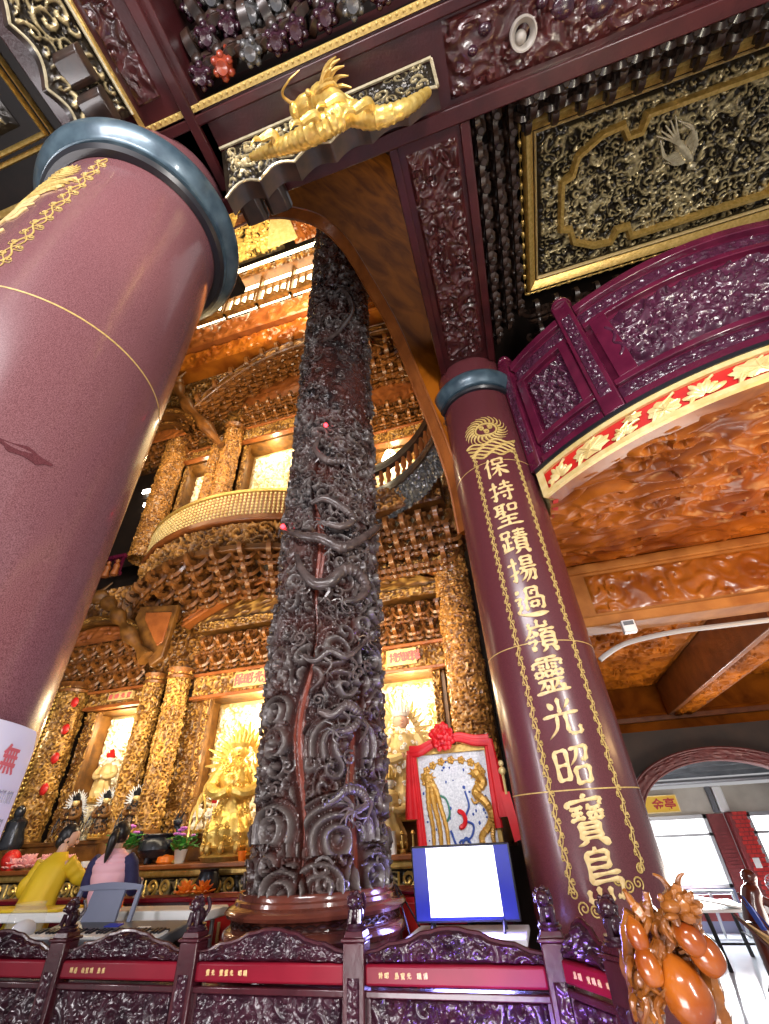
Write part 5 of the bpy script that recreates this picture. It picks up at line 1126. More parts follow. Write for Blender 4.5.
def deity(name, label, x, y, z, h, m_robe, m_skin, m_hat, seed=0, halo=None, group=None, turn=-PI/2+.35):
    t = thing(name, label, 'statue', (x, y, z), group); r = h*.2; c = (x, y, 0)
    f = np.array([math.cos(turn), math.sin(turn), 0]); s_ = np.array([-math.sin(turn), math.cos(turn), 0]); o = np.array([x, y, z])
    W = lambda a, b, q: o+f*a*h+s_*b*h+np.array([0, 0, q*h])
    g = MB(); g.lathe([(r*.9, z), (r*1.05, z+.03*h), (r*.8, z+.06*h), (r*1.0, z+.09*h), (r*.7, z+.11*h)], 20, c)
    for i in range(10): a = i*PI/5; g.ball((x+r*.92*math.cos(a), y+r*.92*math.sin(a), z+.085*h), (.03*h, .03*h, .045*h), 7)
    g.build('lotus_base', M['gold'], t)
    n, nz = 36, 40; A, Q = np.meshgrid(np.linspace(0, 2*PI, n, endpoint=False), np.linspace(0, 1, nz), indexing='ij')
    prof = np.interp(Q, [0, .15, .35, .55, .72, .9, 1], [.88, .95, .70, .55, .66, .56, .22])*r
    prof = prof*(1+.10*np.sin(A*9+Q*6)*(1-Q)+.08*(carve(A*.3+seed, Q, seed, .22)-.3))
    MB().grid(np.stack([x+prof*np.cos(A), y+prof*np.sin(A), z+h*(.10+.60*Q)], -1), True).build('robe', m_robe, t)
    g = MB()
    for k_ in (-1, 1): g.tube(spline([W(0, k_*.12, .63), W(.04, k_*.19, .50), W(.14, k_*.11, .44), W(.17, k_*.02, .46)], 12), np.linspace(.062, .032, 12)*h, 8)
    g.build('sleeves', m_robe, t)
    g = MB(); g.ball(W(0, 0, .77), (.068*h, .068*h, .085*h), 16); g.ball(W(.068, 0, .765), .014*h, 7); g.ball(W(.062, 0, .735), (.016*h, .016*h, .006*h), 7)
    for k_ in (-1, 1): g.ball(W(0, k_*.07, .765), (.014*h, .014*h, .03*h), 7); MB().ball(W(.155, k_*.025, .46), (.024*h, .02*h, .03*h), 7).build('hand', m_skin, t)
    g.build('head', m_skin, t)
    g = MB(); g.lathe([(.072*h, z+.80*h), (.085*h, z+.83*h), (.06*h, z+.88*h), (.045*h, z+.93*h), (.015*h, z+.97*h)], 14, c)
    for i in range(7): a = turn+(i-3)*.42; g.tube([(x+.07*h*math.cos(a), y+.07*h*math.sin(a), z+.83*h), (x+.10*h*math.cos(a), y+.10*h*math.sin(a), z+(.95-.02*abs(i-3))*h)], [.018*h, .004*h], 5)
    g.build('headdress', m_hat, t)
    if halo is not None:
        g = MB(); b = W(-.10, 0, .66)
        for i in range(26):
            a = PI*(-.22+1.44*i/25); R_ = h*.26; p0 = b+s_*R_*.55*math.cos(a)+np.array([0, 0, R_*.75*math.sin(a)]); p2 = b+s_*R_*(1.1+.12*(i % 2))*math.cos(a+.15)+np.array([0, 0, R_*(1.35+.15*(i % 2))*math.sin(a)])
            g.tube(spline([p0, p0*.5+p2*.5+f*.02*h, p2], 6), np.linspace(.03, .006, 6)*h, 5)
        g.tube([b+s_*h*.16*math.cos(a)+np.array([0, 0, h*.21*math.sin(a)]) for a in np.linspace(-.7, PI+.7, 30)], .016*h, 6)
        g.build('flame_halo', halo, t)
    if halo is not None:
        g = MB(); pr = random.Random(seed+90)
        for i in range(90):
            a = turn+pr.uniform(-1.5, 1.5); q_ = pr.uniform(.12, .70); R_ = r*np.interp(q_, [0, .2, .4, .6, .75], [1.0, .92, .72, .74, .5])+.01*h
            e1 = np.array([-math.sin(a), math.cos(a), 0]); g.tube(spiral((x+R_*math.cos(a), y+R_*math.sin(a), z+q_*h), e1, (0, 0, 1), .003*h, .020*h, 1.3*pr.choice((1, -1)), pr.random()*6, 10), .006*h, 4)
        for s__ in (-1, 1):
            for j in range(3): g.tube(spline([W(.02, s__*.17, .60-.05*j), W(.0, s__*(.26+.03*j), .50-.08*j), W(.03, s__*(.22+.05*j), .34-.09*j), W(.0, s__*(.29+.03*j), .22-.06*j)], 14), np.linspace(.016, .006, 14)*h, 5)
        o = g.build('scroll_ornaments', m_hat, t); o['kind'] = 'stuff'
    return t
G = M['gold_bright']; P_ = M['porcelain']
deity('gold_statue', 'tall bright gold statue in a flame halo just left of the carved pillar', -3.74, 5.80, 1.24, 1.50, G, G, G, 3, G)
deity('gold_statue', 'gilded statue with white headdress and pale face beside the red sash', -1.56, 6.10, 1.52, 1.42, M['niche'], M['skin'], P_, 5, M['niche'])
deity('pale_statue', 'small pale standing statue right of the carved pillar in front of the crowned one', -1.68, 5.85, 1.24, .86, M['niche'], P_, M['gold'], 8)
deity('pale_statue', 'pale rounded statue half hidden by the red rosette', -1.02, 6.15, 1.52, 1.05, M['niche'], P_, M['hair'], 9)
for i, (x, lb) in enumerate(((-6.55, 'left'), (-6.0, 'middle'), (-5.48, 'right'))):
    deity('warrior_statue', 'gilded warrior statue with dark helmet above the two women, %s of the three' % lb, x, 6.05, 1.52, .60, M['altar_gold'], M['gold_pale'], M['bronze'], 10+i, M['embroidery'])
deity('warrior_statue', 'gilded rider figure at the foot of the narrow niche', -6.3, 6.2, 1.95, .75, M['niche'], P_, M['red_paint'], 14)
for i, x in enumerate((-4.36, -4.18, -4.02)):
    deity('porcelain_figure', 'white porcelain figure beside the tall gold statue, %s from the left' % ORD[i], x, 5.98+.05*i, 1.52, .40, P_, P_, M['red_paint'] if i == 1 else M['bronze'], 20+i, None, 'porcelain figures beside the gold statue')
pg = thing('white_pagoda', 'small white tiered pagoda behind the porcelain figures', 'pagoda', (-4.0, 6.2, 1.52))
for i in range(8):
    r = .10-.008*i; z = 1.56+.085*i; MB().lathe([(r*.6, z), (r*.6, z+.05), (r*1.15, z+.055), (r*.7, z+.085)], 8, (-4.0, 6.2, 0)).build('tier', P_, pg)
MB().tube([(-4.0, 6.2, 2.24), (-4.0, 6.2, 2.40)], [.016, .004], 6).build('spire', M['gold'], pg)
# censer, pots, offerings
ce = thing('black_censer', 'black bronze incense burner with a dragon handle on the altar table', 'incense burner', (-4.72, 5.75, 1.24))
MB().lathe([(.10, 1.28), (.17, 1.31), (.215, 1.38), (.20, 1.46), (.165, 1.50), (.19, 1.53), (.185, 1.54), (.15, 1.52)], 36, (-4.72, 5.75, 0)).build('bowl', M['bronze'], ce)
for a in (0.5, 2.6, 4.7): MB().tube([(-4.72+.12*math.cos(a), 5.75+.12*math.sin(a), 1.31), (-4.72+.14*math.cos(a), 5.75+.14*math.sin(a), 1.245)], [.035, .022], 8).build('foot', M['bronze'], ce)
g = MB(); g.tube(spline([(-4.53, 5.72, 1.42), (-4.43, 5.70, 1.46), (-4.40, 5.7, 1.56), (-4.46, 5.7, 1.62)], 14), np.linspace(.035, .03, 14), 8); g.ball((-4.42, 5.68, 1.65), (.07, .04, .045), 10); g.tube([(-4.40, 5.68, 1.68), (-4.34, 5.68, 1.76)], [.018, .004], 5); g.tube([(-4.45, 5.68, 1.68), (-4.42, 5.68, 1.77)], [.018, .004], 5)
g.build('dragon_handle', M['bronze'], ce)
MB().tube(spline([(-4.91, 5.74, 1.42), (-5.0, 5.74, 1.48), (-5.0, 5.74, 1.58)], 10), .03, 8).build('handle', M['bronze'], ce)
def flower_pot(x, y, z, m_pot, m_fl, label, s=1.):
    t = thing('potted_flowers', label, 'potted plant', (x, y, z)); pr = random.Random(int(x*100))
    MB().lathe([(.045*s, z), (.065*s, z+.11*s), (.07*s, z+.115*s), (.058*s, z+.11*s)], 20, (x, y, 0)).build('pot', m_pot, t)
    g = MB(); fl = MB()
    for i in range(46):
        a = pr.random()*6.28; L = pr.uniform(.06, .15)*s; q = np.array([x+L*math.cos(a), y+L*math.sin(a), z+(.13+.10*pr.random())*s]); R0 = rotz(a) @ roty(pr.uniform(-.9, .3)); g.ball(q, (.05*s, .026*s, .006*s), 6, R0)
    for i in range(9):
        a = pr.random()*6.28; r9_ = pr.uniform(.01, .09); c = np.array([x+r9_*s*math.cos(a), y+r9_*s*math.sin(a), z+(.30-r9_*.9)*s])
        for k_ in range(5): b = k_*1.257; fl.ball(c+np.array([.02*s*math.cos(b), .02*s*math.sin(b), .01*s]), (.018*s, .018*s, .012*s), 6)
    g.build('leaves', M['leaf'], t); fl.build('blossoms', m_fl, t); return t
flower_pot(-4.27, 5.64, 1.24, P_, M['violet'], 'pot of violet flowers right of the black censer', 1.15)
flower_pot(-5.12, 5.66, 1.24, P_, M['violet'], 'pot of pink and violet flowers between the pink vest and the censer', 1.35)
ig = random.Random(3)
for i in range(14):
    x, y = -4.52+.05*(i % 5)+ig.uniform(-.01, .01), 5.60+.04*(i//5); z = 1.24+.022*(i//5)
    g = MB(); g.ball((x, y, z+.014), (.026, .02, .014), 8); g.ball((x, y, z+.026), (.012, .012, .012), 6); tag(g.build('gold_ingot', M['gold_bright']), 'small gold ingot before the black censer, %s from the left in the %s layer' % (ORD[i % 5], ('bottom', 'middle', 'top')[i//5]), 'ingot', 'gold ingots before the censer')
tag(MB().lathe([(.09, 1.24), (.11, 1.26), (.10, 1.31), (.0, 1.33)], 20, (-4.44, 5.62, 0)).build('red_offering_cake', M['orange_plastic']), 'round orange red offering beside the gold ingots', 'offering')
tag(MB().ball((-7.0, 5.72, 1.355), (.11, .11, .105), 20).lathe([(.07, 1.24), (.09, 1.27), (.05, 1.29)], 16, (-7.0, 5.72, 0)).build('red_globe', M['red_paint']), 'shiny red globe on the altar table beside the pink lotus ornaments', 'ornament')
lt = None
def lotus(x, y, z, s, label, m, group):
    t = thing('lotus_ornament', label, 'lotus ornament', (x, y, z), group); g = MB()
    for ring, (n, r, zz_, el) in enumerate(((9, .08, .03, .3), (8, .06, .06, .7), (6, .035, .085, 1.1))):
        for i in range(n):
            a = i*2*PI/n+ring*.3; g.ball((x+r*s*math.cos(a), y+r*s*math.sin(a), z+zz_*s), (.05*s, .028*s, .012*s), 7, rotz(a) @ roty(-el))
    g.build('petals', m, t); MB().lathe([(.05*s, z), (.06*s, z+.02*s), (.03*s, z+.03*s)], 12, (x, y, 0)).build('base', M['gold'], t); return t
for i, (x, z, s) in enumerate(((-6.85, 1.24, 1.0), (-6.72, 1.24, 1.2), (-6.6, 1.24, 1.3), (-6.38, 1.24, 1.2), (-6.2, 1.24, 1.25), (-6.02, 1.24, 1.1))):
    lotus(x, 5.66+.06*(i % 2), z, s, 'pink lotus ornament left of the woman in yellow, %s from the left' % ORD[i], M['pink_petal'], 'pink lotus ornaments on the altar table')
dv = thing('dark_statue', 'black seated statue on a carved block beside the white notice', 'statue', (-7.35, 5.9, 1.24))
MB().bx(-7.55, -7.15, 5.75, 6.1, 1.24, 1.46).build('stone_block', M['altar_gold'], dv, bevel=.03)
MB().lathe([(.15, 1.46), (.17, 1.53), (.12, 1.68), (.13, 1.78), (.05, 1.85)], 20, (-7.35, 5.9, 0)).ball((-7.35, 5.88, 1.90), (.07, .07, .085), 14).build('body', M['bronze'], dv)
for i, (x, y, w, h, m_) in enumerate(((-6.85, 5.63, .12, .07, 'red_paint'), (-5.62, 5.62, .10, .06, 'white'), (-3.55, 5.68, .10, .05, 'gold_bright'), (-3.42, 5.62, .08, .09, 'orange_plastic'))):
    tag(MB().lathe([(w*.4, 1.24), (w*.55, 1.24+h*.6), (w*.6, 1.24+h), (w*.45, 1.24+h*.9)], 18, (x, y, 0)).build('offering_dish', M[m_]), ('red dish near the left end of the altar table', 'small white cup beside the woman in yellow', 'gold dish below the tall gold statue', 'orange cup by the foot of the pillar on the altar table')[i], 'dish')
tag(MB().lathe([(.055, 1.24), (.05, 1.42), (.055, 1.44), (.045, 1.43)], 20, (-1.62, 5.62, 0)).build('white_vase', M['white']), 'plain white vase on the altar table right of the pillar', 'vase')
for x in (-1.50, -1.38): tag(MB().lathe([(.03, 1.24), (.035, 1.26), (.012, 1.28), (.012, 1.40), (.028, 1.41), (.008, 1.44)], 12, (x, 5.62, 0)).build('gilt_candlestick', M['gold']), 'small gilt candlestick %s the white vase' % ('right beside' if x < -1.45 else 'farther from'), 'candlestick', 'gilt candlesticks')
# offering table in front of the altar
ot = thing('offering_table', 'dark red offering table in front of the altar scroll frieze', 'table', (-4.7, 5.25, 0))
MB().bx(-6.4, -2.95, 5.14, 5.42, .94, .98).build('table_top', M['rail_red'], ot, bevel=.01); MB().bx(-6.35, -3.0, 5.16, 5.40, .80, .94).build('apron', M['rosewood'], ot)
for x in (-6.3, -3.05):
    for y in (5.18, 5.38): MB().bx(x-.03, x+.03, y-.03, y+.03, 0, .8).build('leg', M['rosewood'], ot)
lotus(-3.62, 5.27, .98, 1.0, 'red lotus candle on the offering table, right one', M['orange_plastic'], None); lotus(-3.84, 5.27, .98, 1.0, 'red lotus candle on the offering table, left one', M['orange_plastic'], None)
tag(MB().lathe([(.06, .98), (.12, 1.03), (.125, 1.10), (.095, 1.17), (.105, 1.19), (.09, 1.18)], 24, (-3.66, 5.39, 0)).build('dark_vase', M['bronze']), 'dark round pot behind the red lotus candles', 'pot')
tag(MB().bx(-4.45, -4.37, 5.2, 5.22, .98, 1.12).build('small_card', M['paper']), 'small white card standing on the offering table', 'card')
tag(MB().bx(-3.40, -3.2, 5.2, 5.3, .98, 1.0).build('pink_packet', M['pink_petal']), 'pink packet at the right end of the offering table', 'packet')
# red cabinets
def cabinet(x0, x1, y0, y1, h, label):
    t = thing('red_cabinet', label, 'cabinet', ((x0+x1)/2, (y0+y1)/2, 0)); MB().bx(x0, x1, y0, y1, 0, h).build('body', M['red_paint'], t, bevel=.01)
    MB().bx(x0-.03, x1+.03, y0-.03, y1+.02, h, h+.03).build('top', M['rail_red'], t, bevel=.008); n = 2; w = (x1-x0)/n
    for i in range(n):
        d = MB().bx(x0+w*i+.02, x0+w*(i+1)-.02, y0-.02, y0, .08, h-.05).build('door', M['red_paint'], t, bevel=.006)
        MB().bx(x0+w*(i+(.75 if i == 0 else .25))-.012, x0+w*(i+(.75 if i == 0 else .25))+.012, y0-.035, y0-.02, h*.72, h*.86).build('handle', M['gold_pale'], d)
cabinet(-3.40, -2.80, 4.75, 5.1, .98, 'red cabinet with pale handles left of the pillar base')
cabinet(-1.62, -1.16, 4.75, 5.1, 1.0, 'red cabinet between pillar base and television')
tag(MB().ball((-1.5, 4.9, 1.06), (.06, .05, .035), 10).build('pink_bundle', M['pink_petal']), 'small pink bundle on the red cabinet by the television', 'bundle')
# ------------------------------------------------------------------ white table, keyboard, jar
wt = thing('folding_table', 'long white folding table in front of the two women', 'table', (-4.6, 4.35, 0))
MB().bx(-6.0, -2.78, 4.14, 4.46, .92, .99).build('table_top', M['white'], wt, bevel=.012)
for x in (-5.9, -2.9):
    for y in (4.18, 4.42): MB().tube([(x, y, 0), (x, y, .92)], .018, 8).build('leg', M['aluminium'], wt)
tag(MB().bx(-5.7, -4.3, 4.13, 4.44, .99, 1.01).build('yellow_cloth', M['yellow'], None, bevel=.008), 'folded yellow cloth on the white table', 'cloth')
tag(MB().bx(-3.98, -3.80, 4.25, 4.35, .99, 1.08).build('red_packet', M['orange_plastic'], None, bevel=.01), 'red packet on the white table behind the music rest', 'packet')
kb = thing('electronic_keyboard', 'grey electronic keyboard with a slate blue music rest behind the fence', 'keyboard', (-3.35, 3.85, 0))
kR = rotx(.16); kc = np.array([-3.40, 3.80, .89])
MB().box(kc, (1.22, .36, .075), kR).build('body', M['dark_grey'], kb, bevel=.012)
g = MB()
for i in range(35): g.box(kc+kR @ np.array([-.58+.034*i, -.115, .042]), (.031, .12, .016), kR)
g.build('white_keys', M['white'], kb)
g = MB(); g.box(kc+kR @ np.array([0, -.055, .049]), (1.19, .012, .016), kR)
for i in range(35):
    if i % 7 not in (2, 6): g.box(kc+kR @ np.array([-.563+.034*i, -.09, .055]), (.017, .075, .016), kR)
g.build('black_keys', M['plastic_black'], kb)
MB().box(kc+kR @ np.array([-.02, .07, .04]), (.13, .06, .006), kR).build('display', M['screen_blue'], kb)
g = MB()
for i in range(6): g.box(kc+kR @ np.array([.25+.02*i, .03, .04]), (.013, .02, .003), kR)
g.build('white_mark', M['white'], kb)
mr = MB(); o_ = np.array([-3.66, 3.93, .925]); pr_ = lambda pts: mr.prism(pts, .02, o_, (1, 0, 0), (0, .25, .97))
top = [(x, .255+.022*math.cos(x/.32*PI/2)) for x in np.linspace(.32, -.32, 16)]
pr_([(-.32, .225), (.32, .225)]+top); pr_([(-.32, 0), (-.285, 0), (-.285, .23), (-.32, .23)]); pr_([(.285, 0), (.32, 0), (.32, .23), (.285, .23)]); pr_([(-.17, .0), (.17, .0), (.16, .23), (-.16, .23)]); pr_([(-.36, -.02), (.36, -.02), (.36, .02), (-.36, .02)])
mr.build('music_rest', M['plastic_grey'], kb, smooth=False)
for s_ in (-1, 1): MB().tube([kc+np.array([s_*.45, -.1, -.04]), (kc[0]-s_*.35, 3.86, .02)], .02, 8).build('stand_leg', M['plastic_black'], kb)
jr = thing('clear_jar', 'big clear plastic jar behind the fence', 'jar', (-4.16, 3.72, .84))
MB().lathe([(.0, .84), (.12, .84), (.13, .88), (.13, 1.04), (.10, 1.08), (.11, 1.10)], 28, (-4.16, 3.72, 0), cap=False).build('jar_wall', M['glass'], jr)
MB().ball((-4.16, 3.72, .93), (.09, .09, .07), 12).build('paper_inside', M['paper'], jr)
tag(MB().bx(-4.55, -4.03, 3.5, 3.95, .80, .84).bx(-4.5, -4.45, 3.55, 3.6, 0, .8).bx(-4.12, -4.07, 3.55, 3.6, 0, .8).bx(-4.5, -4.45, 3.85, 3.9, 0, .8).bx(-4.12, -4.07, 3.85, 3.9, 0, .8).build('side_table', M['rosewood'], None, bevel=.01), 'small dark side table under the clear jar', 'table')
# ------------------------------------------------------------------ television and banner
tv = thing('television', 'lit television showing a white page between blue bands', 'television', (-.66, 4.08, .86))
tR = rotz(.06) @ rotx(.02); tc_ = np.array([-.655, 4.08, 1.125])
MB().box(tc_+(0, .02, 0), (.73, .05, .43), tR).build('housing', M['plastic_black'], tv, bevel=.008)
MB().box(tc_+tR @ np.array([0, -.008, 0]), (.705, .004, .405), tR).build('screen', M['screen_blue'], tv)
MB().box(tc_+tR @ np.array([.0, -.012, .008]), (.50, .003, .385), tR).build('white_page', M['screen_white'], tv)
for s_ in (-1, 1):
    g = MB(); g.tube([tc_+np.array([s_*.25, .02, -.20]), tc_+np.array([s_*.25, -.05, -.262])], .010, 6); g.tube([tc_+np.array([s_*.25, .02, -.20]), tc_+np.array([s_*.25, .11, -.262])], .010, 6); g.build('foot', M['plastic_black'], tv)
lamp('screen_glow', 'AREA', (-.66, 4.02, 1.12), 24, (.30, .27, 1), .5, .35, (-.6, 3.2, .9))
tt_ = thing('television_table', 'pale glass topped table under the television', 'table', (-.66, 4.1, 0))
MB().bx(-1.06, -.26, 3.86, 4.36, .825, .86).build('table_top', M['paper'], tt_, bevel=.006)
for x in (-1.02, -.30):
    for y in (3.9, 4.32): MB().bx(x-.02, x+.02, y-.02, y+.02, 0, .825).build('leg', M['rosewood'], tt_)
tag(MB().tube(spline([(-1.05, 4.3, .86), (-1.13, 4.25, 1.0), (-1.17, 4.1, 1.12), (-1.08, 4.0, .95), (-1.02, 3.95, .7), (-1.1, 3.7, .4)], 30), .006, 6).build('power_cable', M['plastic_black']), 'black cable looping between the pillar base and the television', 'cable')
bn = thing('embroidered_banner', 'framed silver banner embroidered with two golden dragons behind the television', 'banner', (-.79, 5.0, 0))
B0, Bw, Bz0, Bz1 = np.array([-1.15, 5.0, 0]), .74, 1.18, 2.10
MB().bx(-1.15, -.41, 5.0, 5.04, Bz0, Bz1).build('backing', M['paper'], bn)
g = MB(); g.panel(lambda x, y, s, c: .3*fbm(x*40, y*40, s, 2), .68, .88, 60, 80, (-1.12, 4.998, 1.20), (1, 0, 0), (0, 0, 1), .012, 3, .2); g.build('brocade', M['embroidery'], bn)
for (a, b, c, d) in ((-1.17, -.39, Bz1-.05, Bz1+.02), (-1.17, -1.125, Bz0, Bz1), (-.435, -.39, Bz0, Bz1), (-1.17, -.39, Bz0-.03, Bz0+.02)): MB().bx(a, b, 4.97, 5.05, c, d).build('frame_bar', M['gold'], bn, bevel=.006)
for s_ in (-1, 1): MB().bx(-.78+s_*.33-.02, -.78+s_*.33+.02, 5.0, 5.04, 0, Bz0).build('stand_leg', M['rosewood'], bn)
def sew(pts, r, m, name, n=40): q = spline([(x, 4.985, z) for x, z in pts], n); t = np.linspace(0, 1, n); MB().tube(q, (r*(1-.55*t)*(1+.12*np.sin(t*160)) if r > .012 else r), 7).build(name, M[m], bn)
for dx, r_ in ((-.055, .030), (0, .034), (.055, .030)): sew([(-1.02+dx*.2, 1.83), (-1.0+dx*.7, 1.74), (-.99+dx, 1.62), (-.96+dx*1.15, 1.45), (-.96+dx*1.25, 1.30), (-.96+dx*1.3, 1.20)], r_, 'thread_gold', 'phoenix_plume')
sew([(-.55, 1.86), (-.50, 1.78), (-.58, 1.70), (-.50, 1.62), (-.46, 1.52), (-.50, 1.44), (-.58, 1.36), (-.56, 1.27), (-.49, 1.24)], .048, 'thread_gold', 'dragon_embroidery', 60)
sew([(-.46, 1.46), (-.48, 1.34), (-.44, 1.24)], .026, 'thread_gold', 'dragon_claw'); sew([(-.52, 1.66), (-.60, 1.62), (-.63, 1.66)], .016, 'thread_gold', 'dragon_claw')
for (x, z) in ((-1.03, 1.85), (-.55, 1.86)):
    g = MB(); g.ball((x, 4.98, z), (.055, .02, .04), 10)
    for i in range(8): a = i*PI/4; g.tube([(x, 4.98, z), (x+.08*math.cos(a), 4.98, z+.06*math.sin(a))], [.016, .004], 5)
    g.build('dragon_head', M['thread_gold'], bn)
g = MB()
for i in range(13):
    a = math.radians(215-20.8*i); x, z = -.78+.29*math.cos(a), 1.85+.14*math.sin(a)
    for k_ in range(5): b = k_*1.257; g.ball((x+.022*math.cos(b), 4.985, z+.022*math.sin(b)), (.017, .008, .017), 6)
g.tube([(-.78+.29*math.cos(a), 4.99, 1.85+.14*math.sin(a)) for a in np.linspace(math.radians(215), math.radians(-35), 40)], .006, 5); g.build('flower_arc', M['thread_gold'], bn)
g = MB(); g.tube([(-.76+.05*math.cos(a), 4.985, 1.50+.06*math.sin(a)) for a in np.linspace(-1.9, 1.9, 16)], np.r_[.008, np.full(14, .022), .008], 7); g.build('red_pearl', M['red_cloth'], bn)
sew([(-.93, 1.70), (-.87, 1.66), (-.85, 1.55), (-.90, 1.47)], .009, 'thread_green', 'green_scroll'); sew([(-.68, 1.72), (-.66, 1.60), (-.71, 1.50), (-.64, 1.45), (-.68, 1.36), (-.78, 1.34)], .009, 'thread_blue', 'blue_scroll'); sew([(-.86, 1.42), (-.80, 1.28), (-.72, 1.36), (-.66, 1.25)], .010, 'thread_blue', 'wave_scroll')
g = MB(); pr = random.Random(6)
for i in range(60):
    x, z = pr.uniform(-1.09, -.46), pr.uniform(1.22, 1.98); g.ball((x, 4.99, z), (pr.uniform(.006, .013), .006, pr.uniform(.006, .016)), 6)
o = g.build('small_motifs', M['thread_blue'], bn); o['kind'] = 'stuff'
sash = thing('satin_drapery', 'red satin drapery with a big rosette hung over the embroidered banner', 'drapery', (-.8, 4.96, 2.1))
ro = MB(); pr = random.Random(2); rc = np.array([-.83, 4.90, 2.19])
for i in range(34):
    r_ = .105*math.sqrt(i/34); a = i*2.4; n_ = np.array([math.cos(a), 0, math.sin(a)]); ro.ball(rc+n_*r_+np.array([0, -.05+.5*r_, 0]), (.045, .016, .034), 8, roty(-a) @ rotz(.7*pr.uniform(-1, 1)))
ro.ball(rc, (.09, .05, .09), 12); ro.build('rosette', M['red_cloth'], sash)
def drape(pts, w0, w1, name, fold=5.):
    q = spline(pts, 40); t = np.linspace(0, 1, 40); a = np.linspace(0, 2*PI, 28, endpoint=False)
    tg = np.gradient(q, axis=0); tg /= np.linalg.norm(tg, axis=1, keepdims=True); bb = np.cross(tg, (0, 1, 0)); bb /= np.linalg.norm(bb, axis=1, keepdims=True)+1e-9
    w = (w0+(w1-w0)*t)[:, None]; R_ = 1+.16*np.sin(fold*a)[None]
    P = q[:, None]+bb[:, None]*(w*R_*np.cos(a))[..., None]+np.array([0, 1., 0])*(.42*w*R_*np.sin(a))[..., None]
    g = MB(); g.grid(P, False, True); g.f += [tuple(range(28))[::-1], tuple(39*28+i for i in range(28))]; g.build(name, M['red_cloth'], sash)
drape([(-.86, 4.93, 2.17), (-.98, 4.93, 2.13), (-1.08, 4.93, 2.09), (-1.19, 4.94, 2.09)], .035, .05, 'swag', 7); drape([(-.79, 4.93, 2.17), (-.66, 4.93, 2.18), (-.52, 4.93, 2.14), (-.37, 4.94, 2.13)], .035, .05, 'swag', 7)
drape([(-1.19, 4.94, 2.10), (-1.20, 4.94, 1.80), (-1.20, 4.94, 1.52)], .03, .07, 'tail'); drape([(-1.15, 4.95, 2.05), (-1.14, 4.95, 1.7), (-1.13, 4.95, 1.26)], .02, .04, 'tail')
drape([(-.37, 4.94, 2.14), (-.36, 4.94, 1.85), (-.35, 4.94, 1.50)], .03, .055, 'tail'); drape([(-.40, 4.95, 2.1), (-.41, 4.95, 1.8), (-.41, 4.95, 1.42)], .02, .03, 'tail')
rt = thing('red_ribbon_tag', 'narrow red ribbon with a pale gourd top hanging beside the far column', 'ribbon', (-.29, 4.78, 1.4))
MB().prism([(-.03, 0), (.05, 0), (.09, -.34), (.02, -.36)], .01, (-.30, 4.72, 1.68), (1, 0, 0), (0, 0, 1)).build('ribbon', M['red_cloth'], rt)
MB().ball((-.28, 4.72, 1.84), .035, 10).ball((-.28, 4.72, 1.90), .026, 10).tube([(-.28, 4.72, 1.66), (-.28, 4.72, 1.82)], .012, 6).build('gourd_top', M['gold_pale'], rt)
# ------------------------------------------------------------------ the two women
def skin_mesh(joints, bones, sub=1):
    names = list(joints); me = bpy.data.meshes.new('figure'); me.from_pydata([joints[n][0] for n in names], [(names.index(a), names.index(b)) for a, b in bones], [])
    o = bpy.data.objects.new('figure', me); COL.objects.link(o); md = o.modifiers.new('skin', 'SKIN'); md.use_smooth_shade = True
    if not me.skin_vertices: return None
    for i, n in enumerate(names): me.skin_vertices[0].data[i].radius = (joints[n][1],)*2
    me.skin_vertices[0].data[0].use_root = True
    ss = o.modifiers.new('sub', 'SUBSURF'); ss.levels = sub+1
    dg = bpy.context.evaluated_depsgraph_get(); dg.update(); m2 = bpy.data.meshes.new_from_object(o.evaluated_get(dg))
    V = np.array([v.co[:] for v in m2.vertices]); F = [tuple(p.vertices) for p in m2.polygons]
    bpy.data.objects.remove(o); bpy.data.meshes.remove(m2); return V, F
def hand(J, B, wrist, w, d, up, r=.021):
    d = _n(np.array(d, float)); up = _n(np.array(up, float)); s_ = np.cross(d, up); w = np.array(w, float)
    pk = wrist+'_palm'; J[pk] = (tuple(w+d*.045), .026); B.append((wrist, pk))
    for i, (off, L) in enumerate(((-.027, .058), (-.009, .070), (.009, .065), (.026, .050))):
        a, b, c = pk+'f%d' % i, pk+'g%d' % i, pk+'h%d' % i
        J[a] = (tuple(w+d*.082+s_*off), .009); J[b] = (tuple(w+d*(.082+L*.55)+s_*off*1.15-up*.010), .008); J[c] = (tuple(w+d*(.08+L*.9)+s_*off*1.2-up*.028), .0065); B += [(pk, a), (a, b), (b, c)]
    J[pk+'t'] = (tuple(w+d*.05-s_*.038), .010); J[pk+'u'] = (tuple(w+d*.082-s_*.05-up*.01), .0085); B += [(pk, pk+'t'), (pk+'t', pk+'u')]
def loft(rings, n=40, fold=None):
    a = np.linspace(0, 2*PI, n, endpoint=False); P = []
    for k_, (c, rx, ry, yaw) in enumerate(rings):
        f = 1. if fold is None else fold(a, k_/(len(rings)-1))
        x, y = rx*np.cos(a)*f, ry*np.sin(a)*f; P.append(np.stack([c[0]+x*math.cos(yaw)-y*math.sin(yaw), c[1]+x*math.sin(yaw)+y*math.cos(yaw), c[2]+0*a], -1))
    return np.array(P)
def dense(rings, n):
    c = spline([list(r[0])+[r[1], r[2], r[3]] for r in rings], n); return [(q[:3], q[3], q[4], q[5]) for q in c]
